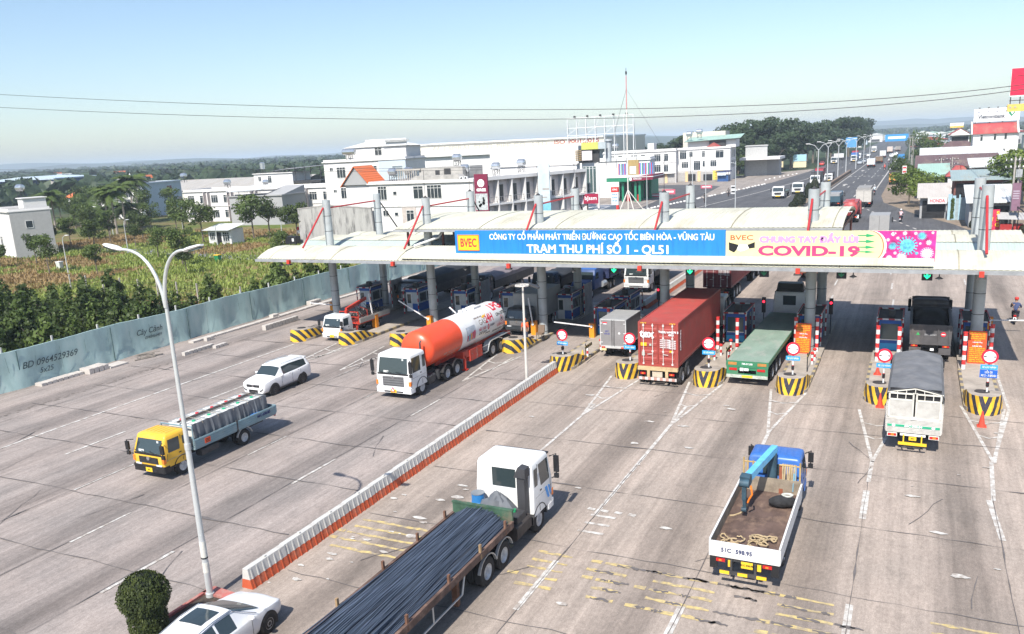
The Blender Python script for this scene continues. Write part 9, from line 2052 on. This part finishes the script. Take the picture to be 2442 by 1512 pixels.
rider('person in a dark blue checked jacket and red helmet riding past the rightmost booth','dark motorbike passing the rightmost booth',6.8,66.6,-.12,(.05,.07,.16),(.55,.05,.04))
rider('person in a pale pink shirt and white helmet riding along the right road edge','scooter riding along the dashed right road edge',-1.9,136.5,-.1,(.6,.42,.45),(.7,.68,.66),sc=1.05)
rider('person in dark clothes riding toward the toll on the left forecourt','motorbike coming toward the toll on the left forecourt',-41.0,179.5,PI+.2,(.04,.04,.045),(.03,.03,.03),sc=1.1)
rider('person in grey riding beside the white line on the far left carriageway','motorbike beside the white line behind the first one',-39.5,197,PI+.2,(.15,.14,.13),(.2,.18,.16),sc=1.1)
rider('person in a pale blue shirt riding away on the right road edge line','motorbike on the white edge line ahead of the canvas truck',-8.1,193,.05,(.45,.52,.58),(.5,.5,.5),sc=1.15)
rider('person in a red shirt riding far away on the right carriageway','motorbike far away with a red shirted rider',-9.8,298,0,(.62,.08,.06),(.6,.1,.08),sc=1.2)
rider('person in a light shirt riding farthest on the right carriageway','motorbike farthest away on the right carriageway',-10.4,357,0,(.6,.6,.58),(.5,.5,.5),sc=1.2)
# far end of the road: low town
tw_ = random.Random(77)
for k in range(34):
 s = -1 if k < 12 else 1; y = tw_.uniform(420,1100); x = (-30-tw_.uniform(6,30) if s < 0 else -3+tw_.uniform(3,60)) if True else 0; w = tw_.uniform(8,18); h_ = tw_.uniform(4,7.5)
 if s < 0: y = tw_.uniform(620,1100)
 t = thing('distant_shop','low pale roadside building near the far end of the highway','building',(x,y,0),0,'low buildings near the far end of the highway'); b = MB(); b.box(-w/2,w/2,0,12,0,h_); part('wall',b,(wallw,wallc,wallg,wallb)[k % 4],t); b = MB(); b.prism([(-w/2-.5,h_),(w/2+.5,h_),(0,h_+1.6)],'y',-.6,12.5); part('roof',b,(tin_white,tin_green,tile_red,tin_white)[k % 4],t); b = MB(); b.box(-w*.3,w*.3,-.05,-.003,.3,2.6); part('shopfront',b,dark,t)
# small things on the waste ground
for l,x,y,c in (('small white utility box in the dry grass',-112.0,78.5,(.6,.65,.6)),('green and yellow waste bin on the waste ground lane',-90.0,87.5,(.02,.22,.08))):
 t = thing('utility_box' if 'white' in l else 'waste_bin',l,'box' if 'white' in l else 'bin',(x,y,0)); b = MB(); b.loft([rrect(-.3,.3,.35,.05,0),rrect(-.35,.35,.42,.05,.9)]); part('body',b,M('box_%d' % int(-x),c,.5),t); b = MB(); b.box(-.44,.44,-.37,.37,.9,1.0); part('lid',b,yellow_m if 'bin' in l else white,t)
t = thing('wire_fence','thin wire fence with concrete posts behind the nursery trees','fence',(-90,64,0),-.12); b = MB(); [b.beam((3.4*k,0,0),(3.4*k,0,1.9),.12) for k in range(10)]; part('post',b,concrete,t); b = MB(); [b.tube([(0,0,z),(30.6,0,z)],.012,4) for z in (.4,.8,1.2,1.6)]; part('wire',b,dark,t)
# worker by the gas tanker
p = thing('person','worker in an orange red reflective vest standing behind the gas tanker wheels','person',(-25.0,52.6,.02),PI)
pts = [(0,0,.92),(0,0,1.15),(0,.02,1.42),(0,.02,1.52),(0,.03,1.6)]; ed = [(0,1),(1,2),(2,3),(3,4)]; rad = [.14,.13,.16,.06,.07]
for s in (-1,1): k = len(pts); pts += [(s*.2,.02,1.43),(s*.27,.02,1.15),(s*.27,.1,.9),(s*.1,0,.88),(s*.12,.02,.48),(s*.13,0,.08),(s*.14,.12,.04)]; ed += [(2,k),(k,k+1),(k+1,k+2),(0,k+3),(k+3,k+4),(k+4,k+5),(k+5,k+6)]; rad += [.07,.05,.04,.1,.07,.05,.04]
skin_fig(pts,ed,rad,'body',skinm,p); skin_fig(pts[:4]+[pts[5],pts[6],pts[12],pts[13]],[(0,1),(1,2),(2,3),(2,4),(4,5),(2,6),(6,7)],[.16,.15,.18,.07,.09,.065,.09,.065],'vest',M('vest_orange',(.75,.12,.04),.7,var=.1),p); skin_fig([pts[0],(0,0,1.0)]+[pts[k] for k in (8,9,10,15,16,17)],[(0,1),(0,2),(2,3),(3,4),(0,5),(5,6),(6,7)],[.16,.15,.11,.085,.06,.11,.085,.06],'trousers',M('trousers_navy',(.03,.04,.08),.8),p)
b = MB(); b.lathe([(.0,-.11),(.07,-.1),(.098,-.02),(.105,.06),(.09,.13),(0,.15)],14,c=(0,.03,1.69)); part('head',b,skinm,p); b = MB(); b.lathe([(.115,0),(.12,.05),(.09,.12),(0,.15)],14,c=(0,.03,1.72)); b.box(-.08,.08,.12,.2,1.72,1.735); part('cap',b,M('cap_orange',(.7,.15,.05),.6),p)
HAZE_D = 0.00026
# haze
b = MB(); b.box(-9500,6500,-450,12500,-8,62)
hz = bpy.data.materials.new('haze_air'); hz.use_nodes = True; hn = hz.node_tree.nodes
for n in list(hn):
 if n.type != 'OUTPUT_MATERIAL': hn.remove(n)
pv = hn.new('ShaderNodeVolumePrincipled'); pv.inputs['Color'].default_value = (.74,.87,1.0,1); pv.inputs['Density'].default_value = HAZE_D; pv.inputs['Anisotropy'].default_value = -.1
hz.node_tree.links.new(pv.outputs[0],hn['Material Output'].inputs['Volume'])
o = b.build('haze',hz,None,None); o['kind'] = 'stuff'; o['label'] = 'pale blue haze over the plain'; o['category'] = 'haze'
